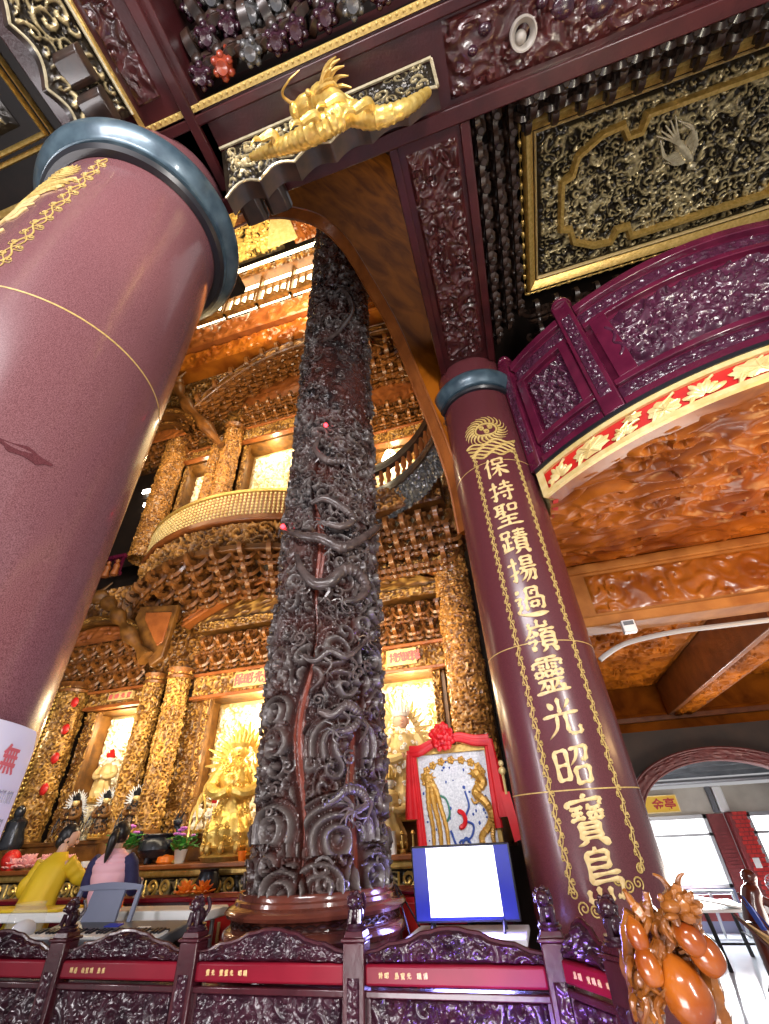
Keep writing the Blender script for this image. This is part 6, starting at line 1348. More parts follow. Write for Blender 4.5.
def figure(label, base, yaw, J, B, head, skin_extra):
    t = thing('person', label, 'person', base); Rz = rotz(yaw); b = np.array(base, float)
    V, F = skin_mesh(J, B); g = MB(); g.add(V @ Rz.T+b, F)
    hd, fwd = np.array(head[0]), _n(np.array(head[1])); sd = _n(np.cross(fwd, (0, 0, 1.))); up = np.cross(sd, fwd); R0 = np.stack([sd, fwd, up], 1)
    L = lambda x, y, z: (hd+R0 @ np.array([x, y, z])) @ Rz.T+b
    RR = Rz @ R0
    g.ball(L(0, 0, .01), (.074, .092, .108), 22, RR, lambda P: 1-.16*np.clip(-P[..., 2], 0, 1)*np.clip(.4+np.abs(P[..., 0]), 0, 1))
    g.ball(L(0, .094, -.012), (.014, .020, .022), 8, RR); g.ball(L(0, .082, -.055), (.026, .012, .008), 8, RR)
    for s_ in (-1, 1): g.ball(L(s_*.074, -.005, -.01), (.010, .022, .032), 8, RR)
    g.build('body', M['skin'], t)
    e = MB()
    for s_ in (-1, 1): e.ball(L(s_*.030, .086, .012), (.011, .006, .006), 8, RR)
    e.build('eyes', M['hair'], t)
    h = MB(); h.ball(L(0, -.020, .028), (.088, .098, .108), 24, RR, lambda P: np.where((P[..., 1] > .45) & (P[..., 2] < .35), .80, 1.)*(1+.012*np.sin(np.arctan2(P[..., 1], P[..., 0])*40)))
    skin_extra(h, L, RR); h.build('hair', M['hair'], t); return t, Rz, b
def tf(P, Rz, b): return P @ Rz.T+b
# woman in the pink vest, seen from behind
J = {'pelvis': ((0, 0, .88), .12), 'waist': ((0, .01, 1.02), .11), 'chest': ((0, 0, 1.20), .115), 'neck0': ((0, -.005, 1.35), .06), 'neck': ((0, .0, 1.43), .045), 'head': ((0, .012, 1.52), .06)}
B = [('pelvis', 'waist'), ('waist', 'chest'), ('chest', 'neck0'), ('neck0', 'neck'), ('neck', 'head')]
for s_, n_ in ((-1, 'l'), (1, 'r')):
    J.update({n_+'sh': ((s_*.165, -.005, 1.32), .056), n_+'el': ((s_*.235, .045, 1.08), .042), n_+'wr': ((s_*.155, .27, 1.13), .028), n_+'hip': ((s_*.085, 0, .82), .085), n_+'kn': ((s_*.095, .01, .46), .055), n_+'an': ((s_*.10, -.02, .08), .038), n_+'toe': ((s_*.115, .12, .035), .032)})
    B += [('chest', n_+'sh'), (n_+'sh', n_+'el'), (n_+'el', n_+'wr'), ('pelvis', n_+'hip'), (n_+'hip', n_+'kn'), (n_+'kn', n_+'an'), (n_+'an', n_+'toe')]
    hand(J, B, n_+'wr', (s_*.155, .27, 1.13), (-s_*.3, .95, .1), (0, -.1, 1))
def tail(h, L, RR):
    h.ball(L(0, -.115, .03), (.03, .03, .035), 10, RR); h.tube(spline([L(0, -.11, .03), L(.0, -.15, -.03), L(-.01, -.145, -.12), L(-.03, -.13, -.24)], 16), np.array([.030, .036, .040, .043, .045, .046, .046, .045, .044, .042, .039, .035, .03, .024, .016, .006]), 10)
w1, Rz, b = figure('woman in pink quilted vest with long black ponytail, standing with her back turned', (-4.46, 4.82, 0), .18, J, B, ((0, .02, 1.53), (-.1, 1, -.1)), tail)
MB().ball(tf(np.array([0, -.10, 1.575]), Rz, b), (.016, .01, .012), 8).build('hair_clip', M['white'], w1)
quilt = lambda a, t: 1+.085*np.abs(np.sin(t*PI*8))**.5-.05
vr_ = dense([((0, -.0, .84), .185, .135, 0), ((0, 0, .95), .185, .13, 0), ((0, .005, 1.08), .175, .122, 0), ((0, 0, 1.22), .195, .125, 0), ((0, -.005, 1.32), .195, .105, 0), ((0, -.005, 1.375), .125, .085, 0), ((0, -.0, 1.42), .068, .068, 0)], 70)
MB().grid(tf(loft(vr_, 48, quilt).reshape(-1, 3), Rz, b).reshape(70, 48, 3), False, True).build('quilted_vest', M['pink'], w1)
for s_ in (-1, 1):
    q = spline([(s_*.15, -.005, 1.34), (s_*.205, .0, 1.27), (s_*.245, .04, 1.09), (s_*.205, .16, 1.09), (s_*.162, .25, 1.125)], 26); MB().tube(tf(q, Rz, b), np.interp(np.linspace(0, 1, 26), [0, .25, .5, .8, 1], [.062, .070, .062, .052, .046])*(1+.03*np.sin(np.arange(26)*1.4)), 14).build('sleeve', M['navy'], w1)
for s_ in (-1, 1):
    MB().tube(tf(spline([(s_*.085, 0, .90), (s_*.092, .005, .6), (s_*.098, 0, .35), (s_*.10, -.02, .09)], 20), Rz, b), np.linspace(.105, .06, 20), 14).build('trouser_leg', M['trousers'], w1)
    MB().ball(tf(np.array([s_*.112, .06, .045]), Rz, b), (.048, .12, .045), 12, Rz).build('shoe', M['white'], w1)
# woman in yellow, leaning to the right
J = {'pelvis': ((0, -.02, .88), .12), 'waist': ((.0, .02, 1.02), .11), 'chest': ((.0, .07, 1.20), .115), 'neck0': ((-.01, .10, 1.35), .06), 'neck': ((-.02, .13, 1.42), .045), 'head': ((-.03, .16, 1.51), .06)}
B = [('pelvis', 'waist'), ('waist', 'chest'), ('chest', 'neck0'), ('neck0', 'neck'), ('neck', 'head')]
L_ = {'l': ((-.165, .08, 1.31), (-.27, .02, 1.12), (-.30, .20, 1.02)), 'r': ((.165, .09, 1.31), (.24, .26, 1.18), (.33, .46, 1.22))}
for s_, n_ in ((-1, 'l'), (1, 'r')):
    sh, el, wr = L_[n_]; J.update({n_+'sh': (sh, .056), n_+'el': (el, .042), n_+'wr': (wr, .028), n_+'hip': ((s_*.085, -.02, .82), .085), n_+'kn': ((s_*.10, .03, .46), .055), n_+'an': ((s_*.11, -.02, .08), .038), n_+'toe': ((s_*.125, .12, .035), .032)})
    B += [('chest', n_+'sh'), (n_+'sh', n_+'el'), (n_+'el', n_+'wr'), ('pelvis', n_+'hip'), (n_+'hip', n_+'kn'), (n_+'kn', n_+'an'), (n_+'an', n_+'toe')]
    d = np.array(wr)-np.array(el); hand(J, B, n_+'wr', wr, d, (0, -.1, 1))
def bob(h, L, RR): h.ball(L(0, -.06, -.03), (.080, .055, .075), 14, RR)
w2, Rz, b = figure('woman in a loose yellow coat reaching towards the altar table', (-5.10, 4.60, 0), -.10, J, B, ((-.03, .18, 1.53), (.72, .65, -.25)), bob)
cr = dense([((-.01, -.03, .80), .235, .18, 0), ((0, -.01, .90), .215, .17, 0), ((.0, .02, 1.04), .195, .15, 0), ((.0, .06, 1.20), .20, .14, 0), ((-.0, .085, 1.31), .19, .115, 0), ((-.01, .10, 1.37), .12, .085, 0), ((-.02, .13, 1.415), .064, .064, 0)], 60)
MB().grid(tf(loft(cr, 48, lambda a, t: 1+.05*(1-t)*np.sin(a*7)).reshape(-1, 3), Rz, b).reshape(60, 48, 3), False, True).build('yellow_coat', M['yellow'], w2)
for n_ in 'lr':
    sh, el, wr = L_[n_]; q = spline([np.array(sh)*1.0+(0, 0, .02), (np.array(sh)+np.array(el))/2, el, np.array(el)*.35+np.array(wr)*.65], 24); MB().tube(tf(q, Rz, b), np.linspace(.078, .062, 24)*(1+.04*np.sin(np.arange(24)*1.2)), 14).build('sleeve', M['yellow'], w2)
for s_ in (-1, 1):
    MB().tube(tf(spline([(s_*.085, -.02, .90), (s_*.095, .02, .6), (s_*.105, .0, .35), (s_*.11, -.02, .09)], 20), Rz, b), np.linspace(.11, .065, 20), 14).build('trouser_leg', M['trousers'], w2)
    MB().ball(tf(np.array([s_*.12, .06, .045]), Rz, b), (.048, .12, .045), 12, Rz).build('shoe', M['plastic_black'], w2)
# ------------------------------------------------------------------ carved fence in the foreground
FY = 3.25
def lion(g, c, s):                              # small seated lion on a lotus block
    x, y, z = c
    g.lathe([(.055*s, z), (.06*s, z+.012*s), (.05*s, z+.02*s), (.054*s, z+.03*s)], 12, (x, y, 0))
    g.ball((x, y+.005, z+.065*s), (.042*s, .046*s, .045*s), 10); g.ball((x-.012*s, y-.02*s, z+.118*s), (.036*s, .036*s, .034*s), 10); g.ball((x-.018*s, y-.05*s, z+.110*s), (.018*s, .018*s, .014*s), 7)
    for i in range(9): a = i*.7; g.ball((x+.036*s*math.cos(a)-.01*s, y-.005*s, z+.120*s+.034*s*math.sin(a)), .013*s, 6)
    for k_ in (-1, 1): g.tube([(x+k_*.022*s, y-.032*s, z+.085*s), (x+k_*.026*s, y-.045*s, z+.03*s)], .014*s, 6)
    g.tube(spline([(x+.01*s, y+.04*s, z+.05*s), (x+.03*s, y+.06*s, z+.1*s), (x+.02*s, y+.045*s, z+.15*s)], 8), .011*s, 6)
    g.ball((x, y, z+.155*s), .014*s, 6)
def fence_post(p, u, label, s=1., zt=.95):
    t = thing('fence_post', label, 'post', (p[0], p[1], 0)); u = np.array([u[0], u[1], 0.]); w = np.cross((0, 0, 1.), u); R0 = np.stack([u, w, (0, 0, 1.)], 1); c = np.array([p[0], p[1], 0])
    MB().box(c+(0, 0, zt/2), (.125*s, .12*s, zt), R0).build('shaft', M['rosewood'], t, bevel=.008)
    o_ = c-w*.062*s-u*.035*s+(0, 0, .12); MB().panel(carve, .07*s, zt-.26, 12, 90, o_, u, (0, 0, 1), .018, 7, .10).build('carved_inset', M['rosewood_carved'], t)
    MB().box(c+(0, 0, zt+.008), (.145*s, .14*s, .016), R0).box(c+(0, 0, zt+.03), (.12*s, .115*s, .03), R0, .85).build('cap_block', M['rosewood'], t, bevel=.005)
    g = MB(); lion(g, (p[0], p[1], zt+.043), 1.05*s); g.build('lion_finial', M['rosewood_carved'], t); return t
def fence_panel(p, q, label, zr=.775, hump=.10, seed=0, ins=True):
    p, q = np.array([p[0], p[1], 0.]), np.array([q[0], q[1], 0.]); L = np.linalg.norm(q-p); u = (q-p)/L; w = np.cross((0, 0, 1.), u); R0 = np.stack([u, w, (0, 0, 1.)], 1)
    t = thing('carved_fence', label, 'fence', tuple((p+q)/2)); m_ = (p+q)/2
    rail = MB().box(m_+(0, 0, zr+.043), (L, .075, .085), R0).build('top_rail', M['rail_red'], t, bevel=.012)
    for z, h in ((zr-.03, .03), (zr-.225, .035), (.32, .04), (.06, .07)): MB().box(m_+(0, 0, z), (L, .07, h), R0).build('rail', M['rosewood'], t, bevel=.006)
    MB().panel(lambda x, y, s_, c: np.maximum(carve(x, y, s_, c), .7*vines(x, y, s_+2, c)), L-.04, .17, int(L*120), 30, p+u*.02-w*.008+(0, 0, zr-.21), u, (0, 0, 1), .05, seed, .17).build('carved_frieze', M['rosewood_carved'], t)
    MB().panel(carve, L-.04, .21, int(L*120), 30, p+u*.02-w*.012+(0, 0, .34), u, (0, 0, 1), .05, seed+3, .18).build('carved_panel', M['rosewood_carved'], t)
    MB().box(m_+(0, 0, .40), (L, .02, .70), R0).build('backing', M['rosewood'], t)
    n = int(L*130); x = np.linspace(0, L, n); k_ = np.abs(x/L-.5)*2
    top = .035+hump*np.interp(k_, [0, .12, .22, .34, .46, .60, .72, .86, 1], [1, .97, .86, .80, .55, .42, .38, .12, .02])
    T = np.linspace(0, 1, 30); X = np.broadcast_to(x[:, None], (n, 30)); Z = top[:, None]*T
    H = np.maximum(carve(X+seed, Z*1.2+seed, seed+9, .16), .7*vines(X+seed, Z, seed+4, .15)); H *= np.clip(np.minimum(T, 1-T)*7, .0, 1)[None]
    base = p+(0, 0, zr+.086); P = base+X[..., None]*u+Z[..., None]*np.array([0, 0, 1.])
    g = MB(); g.grid(P-w*.006-(H*.05)[..., None]*w, h=H); g.grid((P+w*.02)[:, ::-1]); g.build('openwork_crest', M['rosewood_carved'], t)
    g = MB(); g.tube(base+np.outer(x, u)+np.outer(top, (0, 0, 1.)), .012, 7); g.build('crest_edge', M['rosewood'], t)
    if ins:
        pr = random.Random(seed+5); xx = .09
        for i, grp in enumerate((2, 3, 2)):
            g = MB()
            for j in range(grp):
                brush_char(g, STROKES[pr.randrange(12)], .025, lambda a, b_, d: p+np.multiply.outer(xx+a, u)-np.multiply.outer(.0378+d*.2+0*a, w)+np.multiply.outer(zr+.043+b_, np.array([0, 0, 1.])), 2.0); xx += .034
            xx += .022; g.build('gilt_inscription', M['gold_paint'], rail)
    return t
PXS = [-4.30, -3.24, -2.24, -1.17, -.09]
wh = ['at the left edge beside the jar', 'in front of the keyboard', 'left of the pillar base', 'right of the pillar base', 'by the foot of the far column']
for i in range(1, 5): fence_post((PXS[i], FY), (1, 0), 'fence post with lion finial ' + ('left of the keyboard, next to the clear jar', 'left of the pillar base, below the red cabinet', 'in front of the right side of the pillar base', 'beside the television, before the far column')[i-1])
for i in range(4): fence_panel((PXS[i]+.06, FY), (PXS[i+1]-.06, FY), 'carved fence panel ' + ('beside the clear jar', 'below the electronic keyboard', 'in front of the pillar base', 'below the television')[i], seed=i*3, ins=i > 0)
u_ = _n(np.array([.27, -.36])); fence_post((.20, 2.88), u_, 'last fence post, next to the amber gourd carving', 1.0, .95)
fence_panel((-.04, 3.19), (.165, 2.93), 'short slanting fence panel between the last two posts', .81, .12, 21, True)
# ------------------------------------------------------------------ amber root carving with gourds
gy = 2.42
gc_ = thing('gourd_root_carving', 'glossy amber wood carving of a dragon among gourds next to the last fence post', 'carving', (.46, 2.5, .56))
def gp(x, y, d=0.): return aty(x, y, gy+d)
def gourd(px, py, r, lobes, name='gourd'):
    c = gp(px, py); g = MB(); 
    for (dx, dz, k_) in lobes: g.ball(c+np.array([dx, .02, dz]), (r*k_, r*k_, r*k_*1.12), 24)
    return g.build(name, M['gourd'], gc_)
def gmesh(px, py, prof, tilt, d=0., sc=1., name='gourd'):
    c = gp(px, py, d); g = MB(); q = spline(np.array(prof)*sc, 30); g.lathe(q, 28); V = g.v[0] @ roty(tilt).T+c; g.v = [V]; g.build(name, M['gourd'], gc_)
gmesh(683, 987, [(.004, -.125), (.06, -.11), (.095, -.05), (.088, .02), (.060, .07), (.03, .10), (.004, .118)], -.25, 0., .82)
gmesh(703, 951, [(.004, -.085), (.045, -.075), (.066, -.03), (.060, .02), (.035, .055), (.004, .07)], -.55, -.04, .78)
gmesh(688, 937, [(.004, -.07), (.04, -.06), (.055, -.02), (.048, .025), (.02, .055), (.004, .065)], -.75, -.06, .78)
gmesh(636, 933, [(.003, -.05), (.026, -.042), (.036, -.01), (.030, .022), (.012, .042), (.003, .05)], -.15, -.02); gmesh(648, 966, [(.003, -.055), (.03, -.045), (.042, -.01), (.034, .028), (.014, .05), (.003, .056)], -.2, -.03)
tr = MB(); pr = random.Random(8)
def branch(pts, r0, r1, n=18, g_=None, wob=.12): q = spline([gp(*p) for p in pts], n); t = np.linspace(0, 1, n); (g_ or tr).tube(q, (r0+(r1-r0)*t)*(1+wob*np.sin(t*23+pts[0][0])), 8)
branch([(652, 1020, .12), (640, 985, .10), (632, 955, .08), (640, 925, .06), (652, 905, .05)], .055, .03); branch([(700, 1022, .14), (680, 985, .12), (668, 950, .10), (668, 918, .06)], .075, .05); branch([(720, 1030, .10), (712, 1000, .08), (706, 970, .06), (694, 930, .04)], .05, .03)
tr.build('trunk', M['root'], gc_)
g = MB()
for pts, r0, r1 in (([(656, 928), (642, 915), (632, 902), (624, 890, -.02)], .028, .008), ([(656, 928), (668, 916), (678, 906)], .03, .022), ([(650, 922), (648, 905), (646, 892)], .022, .012), ([(662, 925), (672, 935), (668, 950), (674, 962)], .026, .012), ([(668, 915), (664, 935), (656, 950), (660, 966)], .02, .01),
                    ([(690, 905, -.03), (697, 920, -.04), (701, 936, -.05)], .018, .008), ([(682, 908, -.04), (688, 922, -.05), (693, 940, -.06)], .016, .008), ([(676, 912, -.04), (680, 926, -.05), (682, 944, -.05)], .016, .007), ([(634, 905), (638, 915), (636, 924)], .016, .008), ([(640, 942), (650, 950), (648, 958)], .016, .01), ([(630, 912, .02), (627, 930, .03), (630, 955, .03), (640, 990, .03), (660, 1020, .0)], .022, .03)): branch(pts, r0, r1, 14, g)
for i in range(16):
    x0, y0 = pr.uniform(664, 700), pr.uniform(900, 915); L_y = pr.uniform(18, 40); branch([(x0, y0, -.03), (x0+pr.uniform(-4, 5), y0+L_y*.5, -.055), (x0+pr.uniform(-3, 8), y0+L_y, -.06)], .014, .006, 10, g)
for i in range(18):
    x0, y0 = pr.uniform(627, 664), pr.uniform(915, 1000); branch([(x0, y0, .0), (x0+pr.uniform(-9, 9), y0+pr.uniform(6, 14), -.03), (x0+pr.uniform(-10, 10), y0+pr.uniform(15, 30), .0)], .015, .007, 10, g)
g.build('branches', M['root'], gc_)
g = MB(); hc = gp(678, 903, -.04); g.ball(hc, (.055, .05, .045), 14); g.ball(hc+(-.035, -.035, -.005), (.035, .035, .024), 12); g.ball(hc+(-.045, -.05, -.03), (.028, .028, .012), 10)
for i in range(16):
    a = i*.42; p0 = hc+np.array([.03*math.cos(a), .0, .03*math.sin(a)]); kq = pr.uniform(.6, .95); p1 = hc+np.array([.075*kq*math.cos(a+.6), .0, .065*kq*math.sin(a+.6)-.01]); g.tube(spline([p0, (p0+p1)/2+(.012*math.sin(i*2.), -.04, .012*math.cos(i*3.)), p1], 8), np.linspace(.020, .010, 8), 6)
for s_ in (-1, 1): g.ball(hc+(-.03+.03*s_, -.05, .022), .012, 8); g.tube(spline([hc+(.01*s_, 0, .03), hc+(.03*s_, .0, .07), hc+(.055*s_, .0, .085)], 7), np.linspace(.014, .004, 7), 6)
g.build('dragon_head', M['root'], gc_)
g = MB()
for i in range(26):
    x, y = pr.uniform(628, 700), pr.uniform(905, 1005); c = gp(x, y, .02+pr.uniform(-.04, .04))
    if pr.random() < .5: g.ball(c, (pr.uniform(.015, .03), .014, pr.uniform(.015, .03)), 8)
    else: g.tube(spiral(c, (1, 0, 0), (0, 0, 1), .004, .028, 1.3, i, 12), .008, 5)
g.build('leaves_and_tendrils', M['root'], gc_)
MB().box((.47, 2.6, .58), (.34, .26, .30), None, .8).build('root_block', M['root'], gc_, bevel=.03)
ps = thing('carving_stand', 'dark wooden stand below the amber gourd carving', 'stand', (.45, 2.58, 0)); MB().bx(.28, .62, 2.42, 2.74, .37, .43).build('stand_top', M['rosewood'], ps, bevel=.01)
for x in (.32, .58):
    for y in (2.46, 2.70): MB().bx(x-.025, x+.025, y-.025, y+.025, 0, .37).build('leg', M['rosewood'], ps)
# ------------------------------------------------------------------ side aisle at the right
for i, (x, lb) in enumerate(((3.72, 'behind the grey conduit'),)):
    t = thing('ceiling_joist', 'red brown joist with carved underside %s' % lb, 'beam', (x, 9.8, 3.4)); MB().bx(x-.32, x+.28, 6.75, 13.0, 3.40, 4.2).build('timber', M['rail_red'] if False else M['altar_red'], t, bevel=.015)
    g = MB(); g.panel(vines, .40, 6.0, 30, 220, (x-.22, 6.85, 3.40), (1, 0, 0), (0, 1, 0), -.07, 6+i, .4); g.build('carved_underside', M['arch_wood'], t)
cs = thing('carved_soffit', 'dark brown carved ceiling panel above the grey conduit', 'soffit', (1.9, 9.8, 4.1)); MB().bx(.78, 3.38, 6.7, 13.0, 4.12, 4.2).build('board', M['arch_wood'], cs)
g = MB(); g.panel(vines, 2.45, 6.0, 120, 260, (.88, 6.8, 4.12), (1, 0, 0), (0, 1, 0), -.12, 16, .6); g.build('carving', M['arch_wood'], cs)
cs = thing('carved_soffit', 'dark brown carved ceiling panel right of the near joist', 'soffit', (4.7, 9.8, 4.1)); MB().bx(4.02, 6.6, 6.7, 13.0, 4.12, 4.2).build('board', M['arch_wood'], cs)
g = MB(); g.panel(vines, 2.0, 6.0, 80, 200, (4.1, 6.8, 4.12), (1, 0, 0), (0, 1, 0), -.12, 19, .6); g.build('carving', M['arch_wood'], cs)
fb = thing('far_beam', 'orange brown beam across the far end of the aisle', 'beam', (4.5, 13.3, 2.9)); MB().bx(.78, 9, 13.05, 13.5, 2.98, 3.5).build('timber', M['arch_wood'], fb, bevel=.02)
MB().bx(.78, 9, 12.95, 13.1, 3.30, 3.42).bx(.78, 9, 12.98, 13.1, 2.96, 3.04).build('moulding', M['altar_red'], fb, bevel=.01)
tag(MB().bx(.78, 9, 13.1, 13.4, 3.5, 4.25).build('upper_board', M['arch_wood']), 'brown board above the far beam', 'board')
# arch before the outer wall
xc, zc = 3.62, 1.42; n = 80; a = np.linspace(.02, PI-.02, n); T = np.linspace(0, 1, 12)
def arch_pt(a, k_): return np.stack([xc+(1.62+.26*k_)*np.cos(a), 0*a+12.0, zc+(.92+.22*k_)*np.sin(a)], -1)
P = np.stack([arch_pt(a, k_) for k_ in T], 1); H = carve(np.broadcast_to((a*1.6)[:, None], (n, 12)), np.broadcast_to(T*.26, (n, 12)), 5, .13)*np.clip(np.minimum(T, 1-T)*8, 0, 1); P[..., 1] -= .05*H
g = MB(); g.grid(P, h=H)
for k_ in (0, 1): q = arch_pt(a, k_); g.grid(np.stack([q, q+(0, .35, 0)], 1)); g.tube(q, .025, 6)
aw2 = thing('stone_arch', 'maroon carved stone arch before the outer wall', 'arch', (xc, 12.1, -.6)); g.build('arch_ring', M['maroon_carved'], aw2)
for s_ in (-1, 1): MB().bx(xc+s_*1.75-.13, xc+s_*1.75+.13, 12.0, 12.35, -.6, 1.45).build('jamb', M['maroon_carved'], aw2)
sp_ = [(xc+1.9*math.cos(t), zc+1.15*math.sin(t)) for t in np.linspace(PI, 0, 40)]; sp_ = sp_+[(9, 1.4), (9, 3.0), (.8, 3.0), (.8, 1.4)]
g = MB(); g.prism(sp_, .2, (0, 12.2, 0), (1, 0, 0), (0, 0, 1)); tag(g.build('arch_wall', M['dark_wall']), 'dark wall above the maroon stone arch', 'wall')
# corrugated awning
g = MB(); xs = np.linspace(.9, 8, 30); ys = np.linspace(12.5, 13.9, 90); X, Y = np.meshgrid(xs, ys, indexing='ij'); g.grid(np.stack([X, Y, 2.52-.38*(Y-12.5)/1.4+.05*np.sin(Y*2*PI/.30)], -1))
aw_ = thing('corrugated_awning', 'grey corrugated sheet awning under the stone arch', 'awning', (4.5, 13.2, 2.1)); g.build('sheet', M['awning'], aw_)
MB().tube([(.9, 13.85, 2.06), (8, 13.85, 2.06)], .05, 8).build('gutter', M['aluminium'], aw_)
sg = thing('yellow_sign', 'yellow sign with red characters under the awning beside the far column', 'sign', (2.75, 13.9, 1.5))
MB().bx(2.25, 3.1, 13.92, 13.97, 1.50, 1.82).build('board', M['sign_yellow'], sg)
g = MB()
V, F = glyphs('金亭', .26, .006, 0); slab(g, V, F, lambda x, y, d: np.stack([2.80+x, 13.919-d+0*x, 1.655+y], -1), .004); g.build('red_lettering', M['red_paint'], sg, smooth=False)
MB().bx(2.23, 3.12, 13.91, 13.98, 1.485, 1.505).bx(2.23, 3.12, 13.91, 13.98, 1.815, 1.835).bx(3.10, 3.12, 13.91, 13.98, 1.49, 1.83).build('edge', M['gold_pale'], sg)
pp = thing('wall_pipe_box', 'pale duct box fixed on the beige header', 'duct', (4.0, 13.9, 1.5)); MB().bx(3.92, 4.12, 13.85, 14.0, 1.44, 1.95).build('duct', M['white'], pp, bevel=.02); MB().bx(3.80, 3.9, 13.88, 14.0, 1.44, 1.95).build('bracket', M['dark_grey'], pp, bevel=.01)
tag(MB().tube(spline([aty(*p, 6.72) for p in ((600, 660), (606, 655), (622, 645), (645, 638), (680, 631), (720, 626), (769, 620), (820, 614))], 60), .034, 8).build('grey_conduit', M['conduit']), 'grey conduit bending along the ceiling behind the orange beam', 'conduit')
tb = thing('door_intercom', 'small white box clipped under the orange beam by the far column', 'box', (1.52, 6.2, 3.4)); MB().bx(1.48, 1.64, 6.10, 6.2, 3.36, 3.52).build('casing', M['white'], tb, bevel=.012); MB().bx(1.50, 1.62, 6.09, 6.11, 3.45, 3.50).build('display', M['dark_grey'], tb)
# red brick pier with carved tablet between the windows
bp = thing('brick_pier', 'maroon brick pier with glossy edge and white notice', 'pier', (4.2, 13.8, -.6)); MB().bx(3.98, 4.36, 13.72, 14.0, -.6, 1.44).build('shaft', M['maroon'], bp, bevel=.03)
g = MB()
for i in range(26):
    z = -.5+.075*i
    for j in range(3): g.bx(4.05+.10*j+.03*(i % 2), 4.14+.10*j+.03*(i % 2), 13.705, 13.73, z, z+.06)
g.build('brick_face', M['red_paint'], bp); MB().bx(4.1, 4.22, 13.69, 13.71, .45, .62).build('white_notice', M['white'], bp)
g = MB(); g.bx(3.63, 3.97, 13.965, 13.985, -.58, 1.4)
for i in range(30): g.bx(3.64, 3.96, 13.95, 13.975, -.55+.066*i, -.55+.066*i+.052)
tag(g.build('brick_strip', M['maroon']), 'strip of dark red glazed bricks beside the bright window', 'brickwork')
# table with tilted lids and the bench below
ft = thing('white_top_table', 'dark legged table with white tops standing by the bright window', 'table', (2.75, 11.4, -.6))
MB().bx(2.2, 2.95, 10.9, 12.1, .10, .14).build('table_top', M['white'], ft, bevel=.006); MB().box((2.45, 11.2, .22), (.9, .5, .03), roty(.18)).build('leaning_top', M['white'], ft, bevel=.006)
for x in (2.26, 2.9):
    for y in (10.96, 12.0): MB().tube([(x, y, .10), (x+.07, y, -.6)], .034, 8).build('leg', M['trousers'], ft)
    MB().tube([(x+.04, 10.96, -.28), (x+.04, 12.0, -.28)], .016, 6).build('stretcher', M['trousers'], ft)
MB().tube([(2.3, 10.96, -.28), (2.94, 10.96, -.28)], .016, 6).build('stretcher', M['trousers'], ft)
nr_ = thing('notice_rack', 'low metal rack with dark panels against the grey wall', 'rack', (3.0, 13.4, -.6))
g = MB()
for x in (2.6, 3.0, 3.42): g.bx(x-.02, x+.02, 13.5, 13.55, -.6, .12)
g.bx(2.6, 3.42, 13.5, 13.55, .09, .13); g.build('frame', M['aluminium'], nr_); MB().bx(2.64, 2.97, 13.52, 13.54, -.35, .06).build('dark_panel', M['maroon'], nr_); MB().bx(3.04, 3.38, 13.52, 13.54, -.35, .06).build('dark_panel', M['maroon'], nr_)
ct = thing('stall_counter', 'stall counter with white top and green front', 'counter', (4.6, 12.9, -.6)); MB().bx(3.95, 6.2, 12.5, 13.2, -.02, .03).build('counter_top', M['white'], ct, bevel=.008); MB().bx(4.0, 6.2, 12.52, 13.2, -.6, -.02).build('front', M['teal'], ct)
fan = thing('electric_fan', 'grey electric fan on the stall counter', 'fan', (3.98, 12.85, .03)); fc = np.array([4.02, 12.8, .27])
g = MB()
for i in range(18): a = i*PI/9; g.tube([fc+(.03*math.cos(a), -.05, .03*math.sin(a)), fc+(.15*math.cos(a), -.02, .15*math.sin(a))], .004, 4)
g.tube([fc+(.15*math.cos(t), -.02, .15*math.sin(t)) for t in np.linspace(0, 2*PI, 40)], .007, 6); g.ball(fc+(0, -.05, 0), (.035, .02, .035), 10); g.build('guard', M['aluminium'], fan)
g = MB()
for i in range(4): a = i*PI/2; g.ball(fc+(.07*math.cos(a), 0, .07*math.sin(a)), (.06, .008, .04), 8, roty(-a))
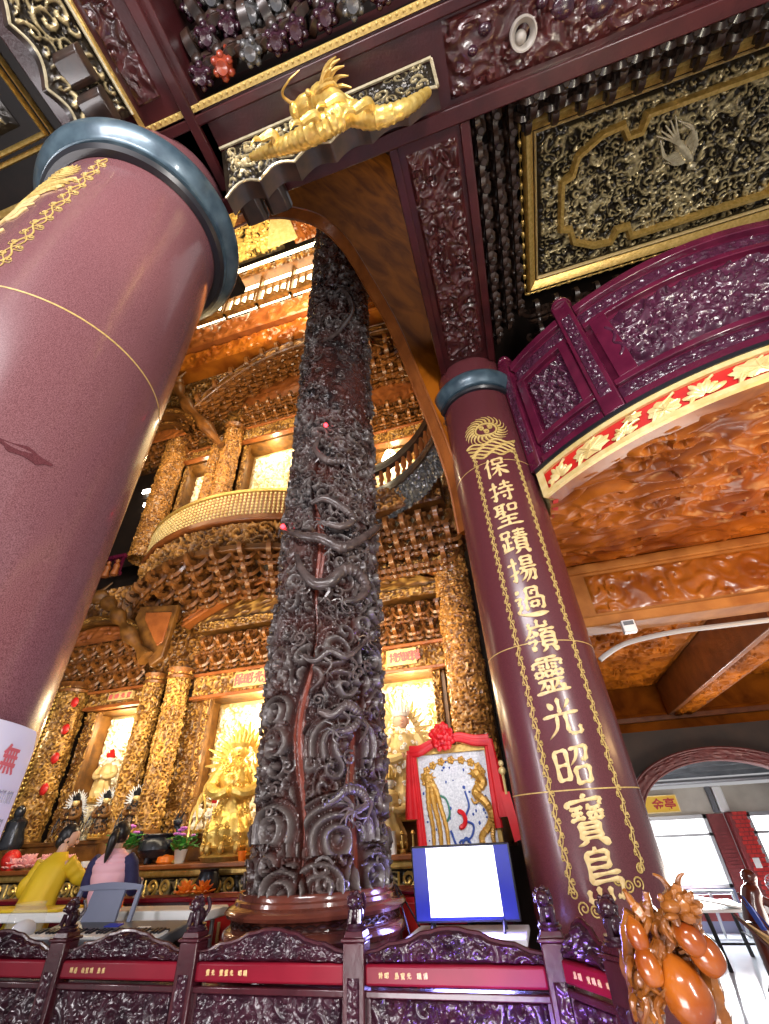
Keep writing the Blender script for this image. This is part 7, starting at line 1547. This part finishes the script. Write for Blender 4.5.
g.build('blades', M['dark_grey'], fan); MB().tube([fc+(0, .03, 0), fc+(0, .03, -.22)], .014, 8).lathe([(.08, .03), (.08, .05), (.02, .06)], 16, (fc[0], fc[1]+.03, 0)).build('stand', M['dark_grey'], fan)
fg = thing('dark_wooden_figure', 'dark polished wooden figure standing before the stall counter', 'figure', (3.18, 9.5, -.6))
def fgp(x, y): return aty(x, y, 9.5)
g = MB(); q = spline([fgp(757, 922), fgp(753, 905), fgp(752, 893), fgp(752, 884), fgp(749, 878)], 20); g.tube(q, np.interp(np.linspace(0, 1, 20), [0, .3, .55, .75, .9, 1], [.16, .13, .12, .06, .10, .07]), 14); g.ball(fgp(749, 877), (.10, .10, .095), 14); g.tube(spline([fgp(752, 892), fgp(762, 900), fgp(772, 905)], 10), .06, 10); g.tube(spline([fgp(752, 892), fgp(747, 904), fgp(756, 912)], 10), .05, 10)
g.build('carved_body', M['wood_dark'], fg); b_ = fgp(757, 922); MB().lathe([(.20, -.6), (.2, -.5), (.12, -.4), (.13, b_[2])], 20, (b_[0], b_[1], 0)).build('plinth', M['wood_dark'], fg)
MB().tube([fgp(748, 903), fgp(768, 910)], .05, 8).build('white_drape', M['white'], fg)
for nm, pts, m_, lb in (('blue_banner', ((738, 893), (745, 898), (773, 930), (762, 930)), 'blue_flag', 'blue cloth banner leaning beside the dark wooden figure'), ('tan_banner', ((734, 914), (740, 918), (775, 950), (772, 938)), 'tan_flag', 'tan cloth banner leaning below the blue one')):
    y_ = 8.9 if 'blue' in nm else 8.4; c = [aty(*p, y_) for p in pts]; t = thing(nm, lb, 'banner', tuple((c[2]+c[3])/2)); g = MB(); nn = 12
    A_ = np.array([[c[0]*(1-v)+c[1]*v if False else (c[0]*(1-u)+c[3]*u)*(1-v)+(c[1]*(1-u)+c[2]*u)*v+np.array([0, .04*math.sin(v*7+u*3), 0]) for v in np.linspace(0, 1, 8)] for u in np.linspace(0, 1, nn)]); g.grid(A_); g.grid(A_[::-1]+(0, .02, 0)); g.build('cloth', M[m_], t)
    MB().tube([c[0]+(0, .02, 0), (c[3][0]+.5, y_+.02, -.6)], .018, 6).build('pole', M['wood_dark'], t)
